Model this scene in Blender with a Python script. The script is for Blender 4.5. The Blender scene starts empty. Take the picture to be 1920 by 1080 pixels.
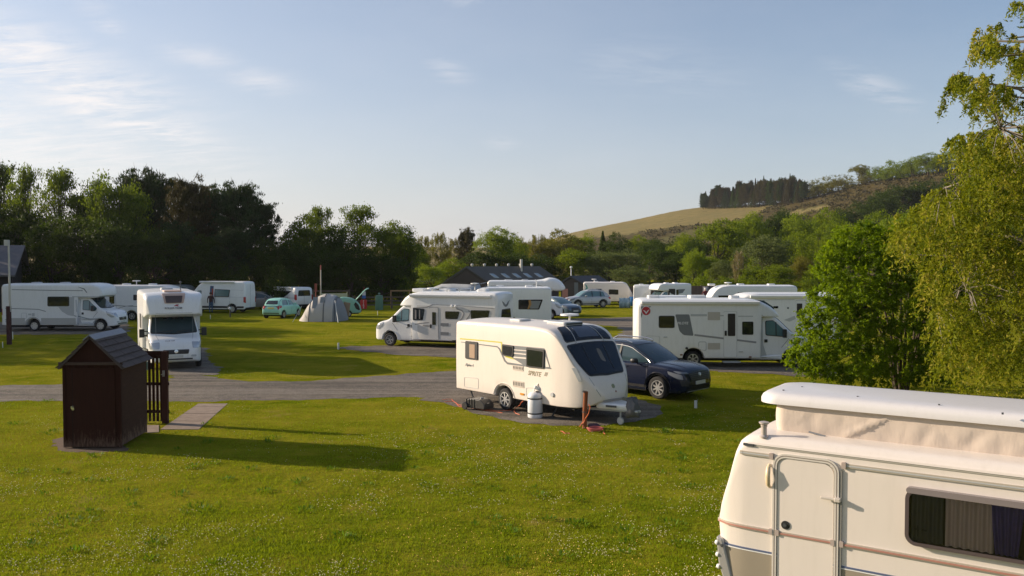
import bpy, bmesh, math, random
import numpy as np
from mathutils import Vector, Matrix
from mathutils.bvhtree import BVHTree
from mathutils.geometry import delaunay_2d_cdt

R = math.radians
scn = bpy.context.scene
col = scn.collection
rnd = random.Random(7)

# ---------------------------------------------------------------- camera
CAM_H, FPX, HOR = 4.4, 1600.0, 488.0
PITCH = math.atan((540 - HOR) / FPX)
cd = bpy.data.cameras.new('camera')
cam = bpy.data.objects.new('camera', cd)
col.objects.link(cam)
cam.location = (0, 0, CAM_H)
cam.rotation_euler = (math.pi / 2 - PITCH, 0, 0)
cd.sensor_width = 36
cd.lens = FPX / 1920 * 36
cd.clip_start = 0.1
cd.clip_end = 8000
scn.camera = cam
FW = Vector((0, math.cos(PITCH), -math.sin(PITCH)))
UP = Vector((0, math.sin(PITCH), math.cos(PITCH)))


def ray(px, py):
    return Vector((1, 0, 0)) * ((px - 960) / FPX) + UP * ((540 - py) / FPX) + FW


def at(px, py, z=0.0):
    d = ray(px, py)
    t = (z - CAM_H) / d.z
    return Vector((d.x * t, d.y * t, z))


def atY(px, py, Y):
    d = ray(px, py)
    t = Y / d.y
    return Vector((d.x * t, Y, CAM_H + d.z * t))


def proj(p):
    v = Vector(p) - Vector((0, 0, CAM_H))
    w = v.dot(FW)
    return 960 + FPX * v.x / w, 540 - FPX * v.dot(UP) / w


# ---------------------------------------------------------------- light and sky
SUN_EL = R(18.7)
SUN_DIR = Vector((-0.964 * math.cos(SUN_EL), 0.266 * math.cos(SUN_EL), math.sin(SUN_EL)))
sd = bpy.data.lights.new('sun', 'SUN')
sd.energy = 5.0
sd.angle = R(0.6)
sd.color = (1.0, 0.83, 0.64)
sun = bpy.data.objects.new('sun', sd)
col.objects.link(sun)
sun.rotation_euler = SUN_DIR.to_track_quat('Z', 'Y').to_euler()

world = bpy.data.worlds.new('World')
scn.world = world
world.use_nodes = True
wt = world.node_tree
for n in list(wt.nodes):
    wt.nodes.remove(n)


class NT:
    """short helper to wire shader nodes"""
    def __init__(s, t):
        s.t = t

    def n(s, typ, ins=None, **props):
        nd = s.t.nodes.new(typ)
        for k, v in props.items():
            setattr(nd, k, v)
        if ins:
            for k, v in ins.items():
                if isinstance(v, bpy.types.NodeSocket):
                    s.t.links.new(v, nd.inputs[k])
                else:
                    nd.inputs[k].default_value = v
        return nd

    def math(s, op, a, b=0.0, clamp=False):
        nd = s.n('ShaderNodeMath', {0: a, 1: b}, operation=op)
        nd.use_clamp = clamp
        return nd.outputs[0]

    def mix(s, fac, a, b, blend='MIX'):
        nd = s.n('ShaderNodeMix', data_type='RGBA', blend_type=blend)
        for k, v in ((0, fac), (6, a), (7, b)):
            if isinstance(v, bpy.types.NodeSocket):
                s.t.links.new(v, nd.inputs[k])
            elif k == 0:
                nd.inputs[k].default_value = v
            else:
                nd.inputs[k].default_value = tuple(v) + (1,) if len(v) == 3 else v
        return nd.outputs[2]

    def ramp(s, fac, stops):
        nd = s.n('ShaderNodeValToRGB', {0: fac})
        e = nd.color_ramp.elements
        while len(e) < len(stops):
            e.new(0.5)
        for i, (p, c) in enumerate(stops):
            e[i].position = p
            e[i].color = tuple(c) + (1,) if not isinstance(c, (int, float)) else (c, c, c, 1)
        return nd.outputs[0]

    def noise(s, vec, scale, detail=4, rough=0.55):
        ins = {'Scale': scale, 'Detail': detail, 'Roughness': rough}
        if vec is not None:
            ins['Vector'] = vec
        return s.n('ShaderNodeTexNoise', ins).outputs[0]


W = NT(wt)
sky = W.n('ShaderNodeTexSky')
sky.sky_type = 'NISHITA'
sky.sun_disc = False
sky.sun_elevation = SUN_EL
sky.sun_rotation = R(-74.6)
sky.altitude = 50
sky.air_density = 1.0
sky.dust_density = 1.2
sky.ozone_density = 2.0
tc = W.n('ShaderNodeTexCoord')
dirv = tc.outputs['Generated']
sep = W.n('ShaderNodeSeparateXYZ', {0: dirv})
zc = W.math('MAXIMUM', sep.outputs[2], 0.0)
den = W.math('ADD', zc, 0.16)
cu = W.math('DIVIDE', sep.outputs[0], den)
cv = W.math('DIVIDE', sep.outputs[1], den)
cvec = W.n('ShaderNodeCombineXYZ', {0: cu, 1: cv, 2: 0.0}).outputs[0]


def blob(px, py, wx, wy, ang):
    """soft patch of sky round the direction of one cloud"""
    d = ray(px, py).normalized()
    az0 = math.atan2(d.x, d.y)
    el0 = math.asin(d.z)
    az = W.math('SUBTRACT', W.math('ARCTAN2', sep.outputs[0], sep.outputs[1]), az0)
    el = W.math('SUBTRACT', W.math('ARCSINE', sep.outputs[2]), el0)
    ca, sa = math.cos(ang), math.sin(ang)
    u = W.math('ADD', W.math('MULTIPLY', az, ca / wx), W.math('MULTIPLY', el, sa / wx))
    v = W.math('ADD', W.math('MULTIPLY', az, -sa / wy), W.math('MULTIPLY', el, ca / wy))
    r2 = W.math('ADD', W.math('MULTIPLY', u, u), W.math('MULTIPLY', v, v))
    return W.math('POWER', 2.718, W.math('MULTIPLY', r2, -1.0))


stretch = W.n('ShaderNodeMapping', {'Vector': cvec, 'Rotation': (0, 0, R(25)), 'Scale': (0.9, 2.6, 1)}).outputs[0]
warp = W.n('ShaderNodeTexNoise', {'Vector': stretch, 'Scale': 1.6, 'Detail': 3.0}).outputs[1]
wvec = W.n('ShaderNodeVectorMath', {0: stretch, 1: W.n('ShaderNodeVectorMath', {0: warp, 'Scale': 0.5}, operation='SCALE').outputs[0]}, operation='ADD').outputs[0]
nz = W.noise(wvec, 4.2, 12, 0.72)
cl = None
for (px, py, wx, wy, ang, k) in ((90, 135, .125, .030, R(-14), 1.0), (215, 215, .12, .026, R(-20), 1.0), (40, 85, .08, .022, R(-10), .85),
                                 (200, 42, .022, .012, R(-30), .5), (490, 152, .04, .012, R(-5), .45), (840, 132, .024, .012, R(-20), .4),
                                 (1640, 165, .045, .014, R(-28), .42), (940, 268, .02, .008, 0, .3), (860, 2, .03, .008, 0, .4),
                                 (60, 260, .18, .045, R(-4), .6), (1230, 130, .1, .03, R(-10), .16), (370, 105, .04, .012, R(-5), .4)):
    b = W.math('MULTIPLY', blob(px, py, wx, wy, ang), k)
    cl = b if cl is None else W.math('MAXIMUM', cl, b)
thin = W.ramp(nz, ((0.38, 0.0), (0.60, 1.0)))
cmask = W.math('MULTIPLY', W.math('MULTIPLY', cl, thin), 0.95, True)
veil = W.math('MULTIPLY', W.ramp(W.noise(cvec, 0.8, 6, 0.6), ((0.4, 0.0), (0.8, 1.0))), 0.12)
# ground mist low down in the air: pale band, warmer on the sun's side
low = W.math('POWER', W.math('SUBTRACT', 1.0, zc, True), 5.0)
side = W.math('MULTIPLY_ADD', sep.outputs[0], -0.75, True)
side.node.inputs[2].default_value = 0.42
side.node.use_clamp = True
SKY_STRENGTH = 0.098
mistc = W.mix(side, (3.9, 4.2, 4.7), (6.0, 5.35, 5.35))
skyc = W.mix(1.0, sky.outputs[0], (0.92, 0.96, 1.02), 'MULTIPLY')
base = W.mix(W.math('MULTIPLY', low, 0.72), skyc, mistc)
wide = W.mix(W.math('MULTIPLY', side, 0.30), base, (4.8, 4.75, 4.9))
cloudc = W.mix(side, (5.6, 5.6, 5.9), (7.0, 6.6, 6.4))
fin = W.mix(W.math('MAXIMUM', cmask, veil), wide, cloudc)
bg = W.n('ShaderNodeBackground', {0: fin, 1: SKY_STRENGTH})
wo = W.n('ShaderNodeOutputWorld', {0: bg.outputs[0]})

scn.view_settings.view_transform = 'Standard'
scn.view_settings.look = 'None'
scn.view_settings.gamma = 1
scn.view_settings.use_curve_mapping = False
scn.view_settings.exposure = 0.60
scn.render.engine = 'CYCLES'

# ---------------------------------------------------------------- materials
MATS = {}


def mat(name, c, rough=0.5, metal=0.0, coat=0.0, var=0.06, vs=3.0, bump=0.0, bs=40.0, spec=0.5, dirt=0.0, alpha=None, trans=0.0):
    if name in MATS:
        return MATS[name]
    m = bpy.data.materials.new(name)
    m.use_nodes = True
    t = NT(m.node_tree)
    p = m.node_tree.nodes['Principled BSDF']
    tcn = t.n('ShaderNodeTexCoord').outputs['Object']
    f = t.noise(tcn, vs, 5, 0.6)
    lo = tuple(max(0, x * (1 - var)) for x in c)
    hi = tuple(min(1, x * (1 + var)) for x in c)
    cc = t.mix(f, lo, hi)
    if dirt:
        st = t.n('ShaderNodeMapping', {'Vector': tcn, 'Scale': (5, 5, .6)}).outputs[0]
        g = t.ramp(t.noise(st, 2.0, 6, 0.65), ((0.5, 0.0), (0.8, dirt)))
        cc = t.mix(g, cc, (c[0] * .5, c[1] * .48, c[2] * .4))
    m.node_tree.links.new(cc, p.inputs['Base Color'])
    p.inputs['Roughness'].default_value = rough
    p.inputs['Metallic'].default_value = metal
    p.inputs['Coat Weight'].default_value = coat
    p.inputs['Coat Roughness'].default_value = 0.08
    p.inputs['Specular IOR Level'].default_value = spec
    if trans:
        p.inputs['Transmission Weight'].default_value = trans
    if bump:
        b = t.n('ShaderNodeBump', {'Height': t.noise(tcn, bs, 4, 0.6), 'Strength': bump, 'Distance': 0.02})
        m.node_tree.links.new(b.outputs[0], p.inputs['Normal'])
    MATS[name] = m
    return m


white = mat('white_paint', (.77, .77, .76), .32, coat=.3, var=.03, dirt=.18)
cream = mat('cream_gelcoat', (.72, .655, .59), .38, coat=.2, var=.03, vs=2, dirt=.12)
silver = mat('silver_paint', (.42, .43, .44), .35, metal=.3, coat=.4)
lgrey = mat('light_grey_trim', (.45, .46, .46), .45)
mgrey = mat('mid_grey_vinyl', (.17, .18, .19), .4)
dgrey = mat('dark_grey_vinyl', (.06, .065, .07), .4)
black = mat('black_plastic', (.018, .018, .02), .5)
glass = mat('dark_glass', (.012, .016, .018), .06, spec=.9, var=.3, vs=1.5)
bluegl = mat('sky_tinted_glass', (.03, .055, .065), .06, spec=.6, var=.35, vs=1.3)
skytealgl = mat('teal_sky_glass', (.09, .17, .18), .08, spec=.9, var=.3, vs=1.2)  # teal-ish sky reflection is put into the base colour
tyre = mat('tyre_rubber', (.014, .014, .015), .8)
alloy = mat('wheel_alloy', (.5, .5, .5), .35, metal=.6)
dalloy = mat('dark_wheel_centre', (.03, .03, .03), .6)
lampm = mat('clear_lamp', (.45, .47, .5), .12, metal=.3, spec=1)
redlamp = mat('red_lamp', (.4, .012, .015), .25)
plate = mat('number_plate', (.55, .55, .52), .5)
navy = mat('navy_paint', (.006, .010, .028), .25, coat=.45, var=.1, spec=.3)
blu = mat('steel_blue_paint', (.06, .10, .14), .3, coat=.8)
gpaint = mat('grey_brown_paint', (.16, .15, .14), .35, coat=.5)
mint = mat('mint_paint', (.30, .62, .52), .35, coat=.4, var=.04)
chrome = mat('bright_metal', (.6, .6, .6), .25, metal=.9)
under = mat('underbody_black', (.01, .01, .01), .9)
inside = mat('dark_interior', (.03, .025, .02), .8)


# ---------------------------------------------------------------- mesh helpers
class MB:
    def __init__(s):
        s.v = []
        s.f = []

    def add(s, vs, fs):
        o = len(s.v)
        s.v += [tuple(v) for v in vs]
        s.f += [tuple(i + o for i in f) for f in fs]
        return s

    def box(s, x0, x1, y0, y1, z0, z1):
        v = [(x, y, z) for z in (z0, z1) for y in (y0, y1) for x in (x0, x1)]
        return s.add(v, [(0, 2, 3, 1), (4, 5, 7, 6), (0, 1, 5, 4), (2, 6, 7, 3), (0, 4, 6, 2), (1, 3, 7, 5)])

    def obox(s, m, sx, sy, sz):
        v = [m @ Vector((x * sx / 2, y * sy / 2, z * sz / 2)) for z in (-1, 1) for y in (-1, 1) for x in (-1, 1)]
        return s.add(v, [(0, 2, 3, 1), (4, 5, 7, 6), (0, 1, 5, 4), (2, 6, 7, 3), (0, 4, 6, 2), (1, 3, 7, 5)])

    def tube(s, pts, r, n=6, cap=True):
        pts = [Vector(p) for p in pts]
        if not hasattr(r, '__len__'):
            r = [r] * len(pts)
        rings = []
        prev = None
        for i, p in enumerate(pts):
            d = (pts[min(i + 1, len(pts) - 1)] - pts[max(i - 1, 0)])
            d = d.normalized() if d.length > 1e-9 else Vector((0, 0, 1))
            a = prev if prev is not None else Vector((0, 0, 1)).cross(d)
            if a.length < 1e-3:
                a = Vector((1, 0, 0))
            a = (a - d * a.dot(d))
            if a.length < 1e-4:
                a = d.orthogonal()
            a.normalize()
            prev = a
            b = d.cross(a)
            rings.append([p + (a * math.cos(2 * math.pi * k / n) + b * math.sin(2 * math.pi * k / n)) * r[i] for k in range(n)])
        vs = [v for rg in rings for v in rg]
        fs = []
        for i in range(len(pts) - 1):
            for k in range(n):
                k2 = (k + 1) % n
                fs.append((i * n + k, i * n + k2, (i + 1) * n + k2, (i + 1) * n + k))
        if cap:
            fs.append(tuple(range(n))[::-1])
            fs.append(tuple((len(pts) - 1) * n + k for k in range(n)))
        return s.add(vs, fs)

    def lathe(s, prof, n=20, m=None, axis='z', cap=True):
        """prof: (r, h) pairs"""
        vs = []
        for (r, h) in prof:
            for k in range(n):
                a = 2 * math.pi * k / n
                p = (r * math.cos(a), r * math.sin(a), h) if axis == 'z' else (r * math.cos(a), h, r * math.sin(a))
                vs.append(m @ Vector(p) if m else p)
        fs = []
        for i in range(len(prof) - 1):
            for k in range(n):
                k2 = (k + 1) % n
                fs.append((i * n + k, i * n + k2, (i + 1) * n + k2, (i + 1) * n + k))
        if cap:
            fs.append(tuple(range(n)))
            fs.append(tuple((len(prof) - 1) * n + k for k in range(n)))
        return s.add(vs, fs)

    def prism(s, poly, a, b, axis='y', m=None):
        """extrude a 2D polygon between a and b along an axis"""
        n = len(poly)

        def P(p, h):
            q = {'y': (p[0], h, p[1]), 'x': (h, p[0], p[1]), 'z': (p[0], p[1], h)}[axis]
            return m @ Vector(q) if m else q
        vs = [P(p, a) for p in poly] + [P(p, b) for p in poly]
        fs = [tuple(range(n)), tuple(range(n, 2 * n))[::-1]] + [(i, (i + 1) % n, n + (i + 1) % n, n + i) for i in range(n)]
        return s.add(vs, fs)

    def mesh(s, name, smooth=None):
        me = bpy.data.meshes.new(name)
        me.from_pydata(s.v, [], s.f)
        bm = bmesh.new()
        bm.from_mesh(me)
        bmesh.ops.recalc_face_normals(bm, faces=bm.faces)
        bm.to_mesh(me)
        bm.free()
        if smooth:
            me.shade_smooth()
            me.set_sharp_from_angle(angle=R(smooth))
        me.update()
        return me

    def build(s, name, m, parent=None, smooth=None, bevel=0, segs=2):
        me = s.mesh(name, smooth)
        for mm in (m if isinstance(m, (list, tuple)) else [m]):
            me.materials.append(mm)
        o = bpy.data.objects.new(name, me)
        col.objects.link(o)
        if parent:
            o.parent = parent
        if bevel:
            b = o.modifiers.new('bevel', 'BEVEL')
            b.width = bevel
            b.segments = segs
            b.limit_method = 'ANGLE'
            b.angle_limit = R(35)
            b.harden_normals = False
        return o


def tag(o, label=None, cat=None, group=None, kind=None):
    if label:
        o['label'] = label
    if cat:
        o['category'] = cat
    if group:
        o['group'] = group
    if kind:
        o['kind'] = kind
    return o


def empty(name, loc=(0, 0, 0), rz=0, label=None, cat=None, group=None):
    o = bpy.data.objects.new(name, None)
    col.objects.link(o)
    o.empty_display_size = .3
    o.location = loc
    o.rotation_euler = (0, 0, rz)
    return tag(o, label, cat, group)


def rr(x0, z0, x1, z1, r=.06, n=4):
    """rounded rectangle"""
    if x0 > x1:
        x0, x1 = x1, x0
    if z0 > z1:
        z0, z1 = z1, z0
    r = min(r, (x1 - x0) / 2.01, (z1 - z0) / 2.01)
    out = []
    for cx, cz, a0 in ((x1 - r, z1 - r, 0), (x0 + r, z1 - r, 90), (x0 + r, z0 + r, 180), (x1 - r, z0 + r, 270)):
        for k in range(n + 1):
            a = R(a0 + 90 * k / n)
            out.append((cx + r * math.cos(a), cz + r * math.sin(a)))
    return out


def rpoly(pts, r=.05, n=3):
    """round the corners of a polygon"""
    out = []
    m = len(pts)
    for i in range(m):
        p = Vector(pts[i])
        a = Vector(pts[i - 1]) - p
        b = Vector(pts[(i + 1) % m]) - p
        k = min(r, a.length * .45, b.length * .45)
        p0 = p + a.normalized() * k
        p1 = p + b.normalized() * k
        for j in range(n + 1):
            t = j / n
            q = p0 * (1 - t) ** 2 + p * 2 * t * (1 - t) + p1 * t * t
            out.append((q.x, q.y))
    return out


def circ(x, z, r, n=20, sx=1.0):
    return [(x + r * sx * math.cos(2 * math.pi * k / n), z + r * math.sin(2 * math.pi * k / n)) for k in range(n)]


def strip(path, w):
    """thin ribbon polygon along a 2D path (a closed path gives two halves)"""
    if len(path) > 4 and (Vector(path[0]) - Vector(path[-1])).length < 1e-6:
        h = len(path) // 2
        return [strip(path[:h + 1], w), strip(path[h:], w)]
    L, Rr = [], []
    P = [Vector(p) for p in path]
    for i, p in enumerate(P):
        d = (P[min(i + 1, len(P) - 1)] - P[max(i - 1, 0)]).normalized()
        n = Vector((-d.y, d.x))
        ww = w[i] if hasattr(w, '__len__') else w
        L.append(tuple(p + n * ww / 2))
        Rr.append(tuple(p - n * ww / 2))
    return L + Rr[::-1]


def inset(poly, d):
    """shrink a convex-ish polygon"""
    n = len(poly)
    ar = sum(poly[i][0] * poly[(i + 1) % n][1] - poly[(i + 1) % n][0] * poly[i][1] for i in range(n))
    sg = 1 if ar > 0 else -1
    cx = sum(p[0] for p in poly) / n
    cz = sum(p[1] for p in poly) / n
    out = []
    for p in poly:
        v = Vector((cx - p[0], cz - p[1]))
        k = Vector((math.copysign(min(d, abs(v.x)), v.x), math.copysign(min(d, abs(v.y)), v.y)))
        out.append((p[0] + k.x, p[1] + k.y))
    return out


def lin(pts):
    xs = [p[0] for p in pts]
    ys = [p[1] for p in pts]
    return lambda x: float(np.interp(x, xs, ys))


def smo(pts):
    """monotone cubic interpolation"""
    xs = np.array([p[0] for p in pts], float)
    ys = np.array([p[1] for p in pts], float)
    h = np.diff(xs)
    d = np.diff(ys) / h
    m = np.zeros(len(xs))
    m[0], m[-1] = d[0], d[-1]
    for i in range(1, len(xs) - 1):
        m[i] = 0 if d[i - 1] * d[i] <= 0 else 3 * (h[i - 1] + h[i]) / ((2 * h[i] + h[i - 1]) / d[i - 1] + (h[i] + 2 * h[i - 1]) / d[i])

    def f(x):
        if x <= xs[0]:
            return float(ys[0])
        if x >= xs[-1]:
            return float(ys[-1])
        i = int(np.searchsorted(xs, x) - 1)
        t = (x - xs[i]) / h[i]
        return float((1 + 2 * t) * (1 - t) ** 2 * ys[i] + t * (1 - t) ** 2 * h[i] * m[i] + t * t * (3 - 2 * t) * ys[i + 1] + t * t * (t - 1) * h[i] * m[i + 1])
    return f


def shell(x0, x1, top, bot, hw, rt=.12, rb=.04, tum=0.0, arches=(), crown=.03, extra=(), step=.09, belt=None, barrel=0.0):
    """lofted body: x forward; returns MB"""
    xs = set(np.linspace(x0, x1, int((x1 - x0) / step) + 2).tolist())
    for (xa, za, ra) in arches:
        for k in range(13):
            xs.add(xa + ra * math.cos(math.pi * k / 12))
        xs.add(xa - ra - .002)
        xs.add(xa + ra + .002)
    for e in extra:
        xs.add(e)
    for k in range(7):                       # finer at both ends
        e = .3 * (1 - math.cos(math.pi / 2 * k / 6)) / 1.0
        xs.add(x0 + e * .6)
        xs.add(x1 - e * .6)
    xs = sorted(x for x in xs if x0 - 1e-9 <= x <= x1 + 1e-9)
    xs = [x for i, x in enumerate(xs) if i == 0 or x - xs[i - 1] > 1e-4]
    rings = []
    NB, NS, NT_, NC = 3, 7, 6, 5
    for x in xs:
        zt, zb, w = top(x), bot(x), hw(x)
        for (xa, za, ra) in arches:
            if abs(x - xa) <= ra + 1e-9:
                zb = max(zb, za + math.sqrt(max(0, ra * ra - (x - xa) ** 2)))
        h = max(zt - zb, .004)
        a = min(rt, h * .48, w * .9)
        b = min(rb, h * .48, w * .5)
        bz = belt(x) if belt else zb

        def W_(z):
            u = max(0.0, z - bz)
            return w - tum * u + barrel * math.sin(math.pi * min(1, max(0, (z - zb) / h)))
        pts = [(0, zb), (w * .5, zb), (max(w - b, .01), zb)]
        for k in range(1, NB + 1):
            t = math.pi / 2 * k / NB
            pts.append((w - b + b * math.sin(t), zb + b - b * math.cos(t)))
        for k in range(1, NS + 1):
            z = zb + b + (zt - a - zb - b) * k / NS
            pts.append((W_(z), z))
        wt_ = W_(zt - a)
        for k in range(1, NT_ + 1):
            t = math.pi / 2 * k / NT_
            pts.append((max(.01, wt_ - a + a * math.cos(t)), zt - a + a * math.sin(t)))
        we = max(.01, wt_ - a)
        for k in range(1, NC + 1):
            u = 1 - k / NC
            pts.append((we * u, zt + crown * (1 - u * u)))
        half = [(y, z) for (y, z) in pts]
        ring = [(x, y, z) for (y, z) in half] + [(x, -y, z) for (y, z) in half[-2:0:-1]]
        rings.append(ring)
    n = len(rings[0])
    mb = MB()
    vs = [v for r in rings for v in r]
    fs = []
    for i in range(len(rings) - 1):
        for k in range(n):
            k2 = (k + 1) % n
            fs.append((i * n + k, i * n + k2, (i + 1) * n + k2, (i + 1) * n + k))
    fs.append(tuple(range(n)))
    fs.append(tuple((len(rings) - 1) * n + k for k in range(n)))
    return mb.add(vs, fs)


# ---------------------------------------------------------------- vehicles
WHEEL_CACHE = {}


class Veh:
    def __init__(s, name, label, cat, group=None):
        s.root = empty(name, (0, 0, 0), 0, label, cat, group)
        s.V, s.F = [], []
        s.bvh = None
        s.M = Matrix.Identity(4)

    def place(s, l1, p1, yaw, sc=1.0, l2=None, px2=None):
        """put local point l1 on photo point p1 (on the ground), turn by yaw, refine yaw so that l2 falls on column px2"""
        def solve(a):
            Rm = Matrix.Rotation(R(a), 4, 'Z')
            w = at(p1[0], p1[1], l1[2] * sc)
            off = Rm @ (Vector(l1) * sc)
            return Matrix.Translation((w.x - off.x, w.y - off.y, 0)) @ Rm @ Matrix.Scale(sc, 4)
        if l2 is not None:
            best = min((abs(proj(solve(yaw + d) @ Vector(l2))[0] - px2) + abs(d) * .02, yaw + d) for d in np.arange(-25, 25.1, .5))
            yaw = best[1]
        s.M = solve(yaw)
        s.root.matrix_world = s.M
        print('PLACE', s.root.name, 'yaw %.1f' % yaw, 'loc', [round(v, 2) for v in s.M.translation])
        s.Mi = s.M.inverted()
        return s

    def P(s, px, py, axis='y', c=-1.1):
        """photo point -> local coordinates on the plane axis = c"""
        o = s.Mi @ Vector((0, 0, CAM_H))
        d = (s.Mi.to_3x3() @ ray(px, py))
        i = 'xyz'.index(axis)
        t = (c - o[i]) / d[i]
        q = o + d * t
        return {'x': (q.y, q.z), 'y': (q.x, q.z), 'z': (q.x, q.y)}[axis]

    def PP(s, pts, axis='y', c=-1.1):
        return [s.P(x, y, axis, c) for x, y in pts]

    def shell(s, name, mb, m, smooth=40, parent=None):
        o = len(s.V)
        s.V += mb.v
        s.F += [tuple(i + o for i in f) for f in mb.f]
        s.bvh = None
        return mb.build(name, m, parent or s.root, smooth)

    def dmb(s, polys, side, off=.006, thick=.012, step=.14):
        if s.bvh is None:
            s.bvh = BVHTree.FromPolygons([Vector(v) for v in s.V], s.F)
        mb = MB()
        if not isinstance(polys[0][0], (tuple, list)):
            polys = [polys]
        sg = 1 if side[0] == '+' else -1
        ax = side[1]
        for poly in polys:
            n = len(poly)
            xs = [p[0] for p in poly]
            zs = [p[1] for p in poly]
            pv = []
            for i in range(n):          # densify outline
                a, b = Vector(poly[i]), Vector(poly[(i + 1) % n])
                k = max(1, int((b - a).length / step))
                for j in range(k):
                    pv.append(a.lerp(b, j / k))
            m = len(pv)
            edges = [(i, (i + 1) % m) for i in range(m)]
            gx = np.arange(min(xs) + step / 2, max(xs), step)
            gz = np.arange(min(zs) + step / 2, max(zs), step)
            extra = []
            if len(gx) * len(gz) < 900:
                for x in gx:
                    for z in gz:
                        inside_ = False
                        j = m - 1
                        md = 9
                        for i in range(m):
                            xi, zi, xj, zj = pv[i].x, pv[i].y, pv[j].x, pv[j].y
                            if (zi > z) != (zj > z) and x < (xj - xi) * (z - zi) / (zj - zi) + xi:
                                inside_ = not inside_
                            md = min(md, (xi - x) ** 2 + (zi - z) ** 2)
                            j = i
                        if inside_ and md > (step * .3) ** 2:
                            extra.append(Vector((x, z)))
            res = delaunay_2d_cdt(pv + extra, edges, [], 1, 1e-5)
            v2, f2 = res[0], res[2]
            top, bt = [], []
            for q in v2:
                if ax == 'y':
                    o_ = Vector((q.x, sg * 6, q.y)); d = Vector((0, -sg, 0))
                elif ax == 'x':
                    o_ = Vector((sg * 12, q.x, q.y)); d = Vector((-sg, 0, 0))
                else:
                    o_ = Vector((q.x, q.y, 8)); d = Vector((0, 0, -1))
                h = s.bvh.ray_cast(o_, d)
                if h[0] is None:
                    h = s.bvh.find_nearest(o_)
                    hit = h[0]
                    nn = -d
                else:
                    hit, nn = h[0], h[1]
                    if nn.dot(d) > 0:
                        nn = -nn
                top.append(hit + nn * off)
                bt.append(hit - nn * max(thick - off, .004))
            nn_ = len(v2)
            fs = [tuple(f) for f in f2]
            cnt = {}
            for f in fs:
                for i in range(len(f)):
                    e = (f[i], f[(i + 1) % len(f)])
                    cnt[tuple(sorted(e))] = cnt.get(tuple(sorted(e)), 0) + 1
            sk = []
            for f in fs:
                for i in range(len(f)):
                    e = (f[i], f[(i + 1) % len(f)])
                    if cnt[tuple(sorted(e))] == 1:
                        sk.append((e[0], e[1], e[1] + nn_, e[0] + nn_))
            mb.add(top + bt, fs + sk)
        return mb

    def dec(s, name, m, polys, side='-y', off=.006, parent=None, thick=.012, step=.14, smooth=30):
        return s.dmb(polys, side, off, thick, step).build(name, m, parent or s.root, smooth)

    def window(s, poly, side='-y', frame=black, pane=glass, fw=.035, off=.012, name='window', step=.2):
        f = s.dec(name, frame, poly, side, off, step=step)
        s.dec('pane', pane, inset(poly, fw), side, off + .006, parent=f, step=step)
        return f

    def text(s, txt, m, pos, h, side='-y', c=-1.12, name='lettering', parent=None, shear=0.0, mirror=False):
        cu_ = bpy.data.curves.new('text', 'FONT')
        cu_.body = txt
        cu_.size = h * 1.4
        cu_.extrude = .003
        cu_.shear = shear
        cu_.offset = h * .02
        t = bpy.data.objects.new('tmp', cu_)
        col.objects.link(t)
        dg = bpy.context.evaluated_depsgraph_get()
        me = bpy.data.meshes.new_from_object(t.evaluated_get(dg))
        bpy.data.objects.remove(t)
        me.name = name
        o = bpy.data.objects.new(name, me)
        me.materials.clear()
        me.materials.append(m)
        col.objects.link(o)
        o.parent = parent or s.root
        rot = {'-y': Matrix.Rotation(R(90), 4, 'X'), '+y': Matrix.Rotation(R(180), 4, 'Z') @ Matrix.Rotation(R(90), 4, 'X'),
               '+x': Matrix.Rotation(R(90), 4, 'Z') @ Matrix.Rotation(R(90), 4, 'X'), '-x': Matrix.Rotation(R(-90), 4, 'Z') @ Matrix.Rotation(R(90), 4, 'X')}[side]
        loc = {'y': (pos[0], c, pos[1]), 'x': (c, pos[0], pos[1])}[side[1]]
        o.matrix_local = Matrix.Translation(loc) @ rot
        return o

    def wheel(s, x, y, r=.34, w=.2, style='steel', spokes=7):
        """wheel > rim; outer face towards sign(y)"""
        key = (r, w, style, spokes)
        if key not in WHEEL_CACHE:
            a = MB()
            a.lathe([(r * .62, -w / 2), (r * .9, -w / 2), (r * .985, -w / 2 * .7), (r, 0), (r * .985, w / 2 * .7), (r * .9, w / 2), (r * .66, w / 2), (r * .62, w / 2 * .7)], 28, axis='y', cap=False)
            b = MB()
            b.lathe([(r * .66, w * .42), (r * .66, w * .5), (r * .6, w * .5), (r * .58, w * .25)], 24, axis='y', cap=False)
            k = MB()
            k.lathe([(.001, w * .1), (r * .6, w * .1), (r * .6, w * .2), (.001, w * .2)], 24, axis='y')
            b.lathe([(.001, w * .44), (r * .13, w * .44), (r * .17, w * .3), (r * .17, w * .2)], 14, axis='y')
            for i in range(spokes):
                an = 2 * math.pi * i / spokes
                d = Vector((math.cos(an), 0, math.sin(an)))
                sdv = Vector((-math.sin(an), 0, math.cos(an)))
                offs = (0,) if style == 'steel' else (-.045, .045)
                wd = r * (.2 if style == 'steel' else .055)
                for oo in offs:
                    p0 = d * r * .1 + sdv * oo * .6
                    p1 = d * r * .62 + sdv * oo * 2.0 * r / .34
                    vs = []
                    for (p, ww) in ((p0, wd * .8), (p1, wd)):
                        for (sx, yy) in ((-1, .25), (1, .25), (1, .42), (-1, .42)):
                            vs.append(p + sdv * sx * ww + Vector((0, yy * w, 0)))
                    b.add(vs, [(0, 1, 2, 3), (4, 7, 6, 5), (0, 4, 5, 1), (1, 5, 6, 2), (2, 6, 7, 3), (3, 7, 4, 0)])
            ma = a.mesh('wheel', 40)
            ma.materials.append(tyre)
            nv = len(b.f)
            b.add(k.v, k.f)
            mr = b.mesh('rim', 30)
            mr.materials.append(alloy)
            mr.materials.append(dalloy)
            for i in range(nv, len(mr.polygons)):
                mr.polygons[i].material_index = 1
            WHEEL_CACHE[key] = (ma, mr)
        ma, mr = WHEEL_CACHE[key]
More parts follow.
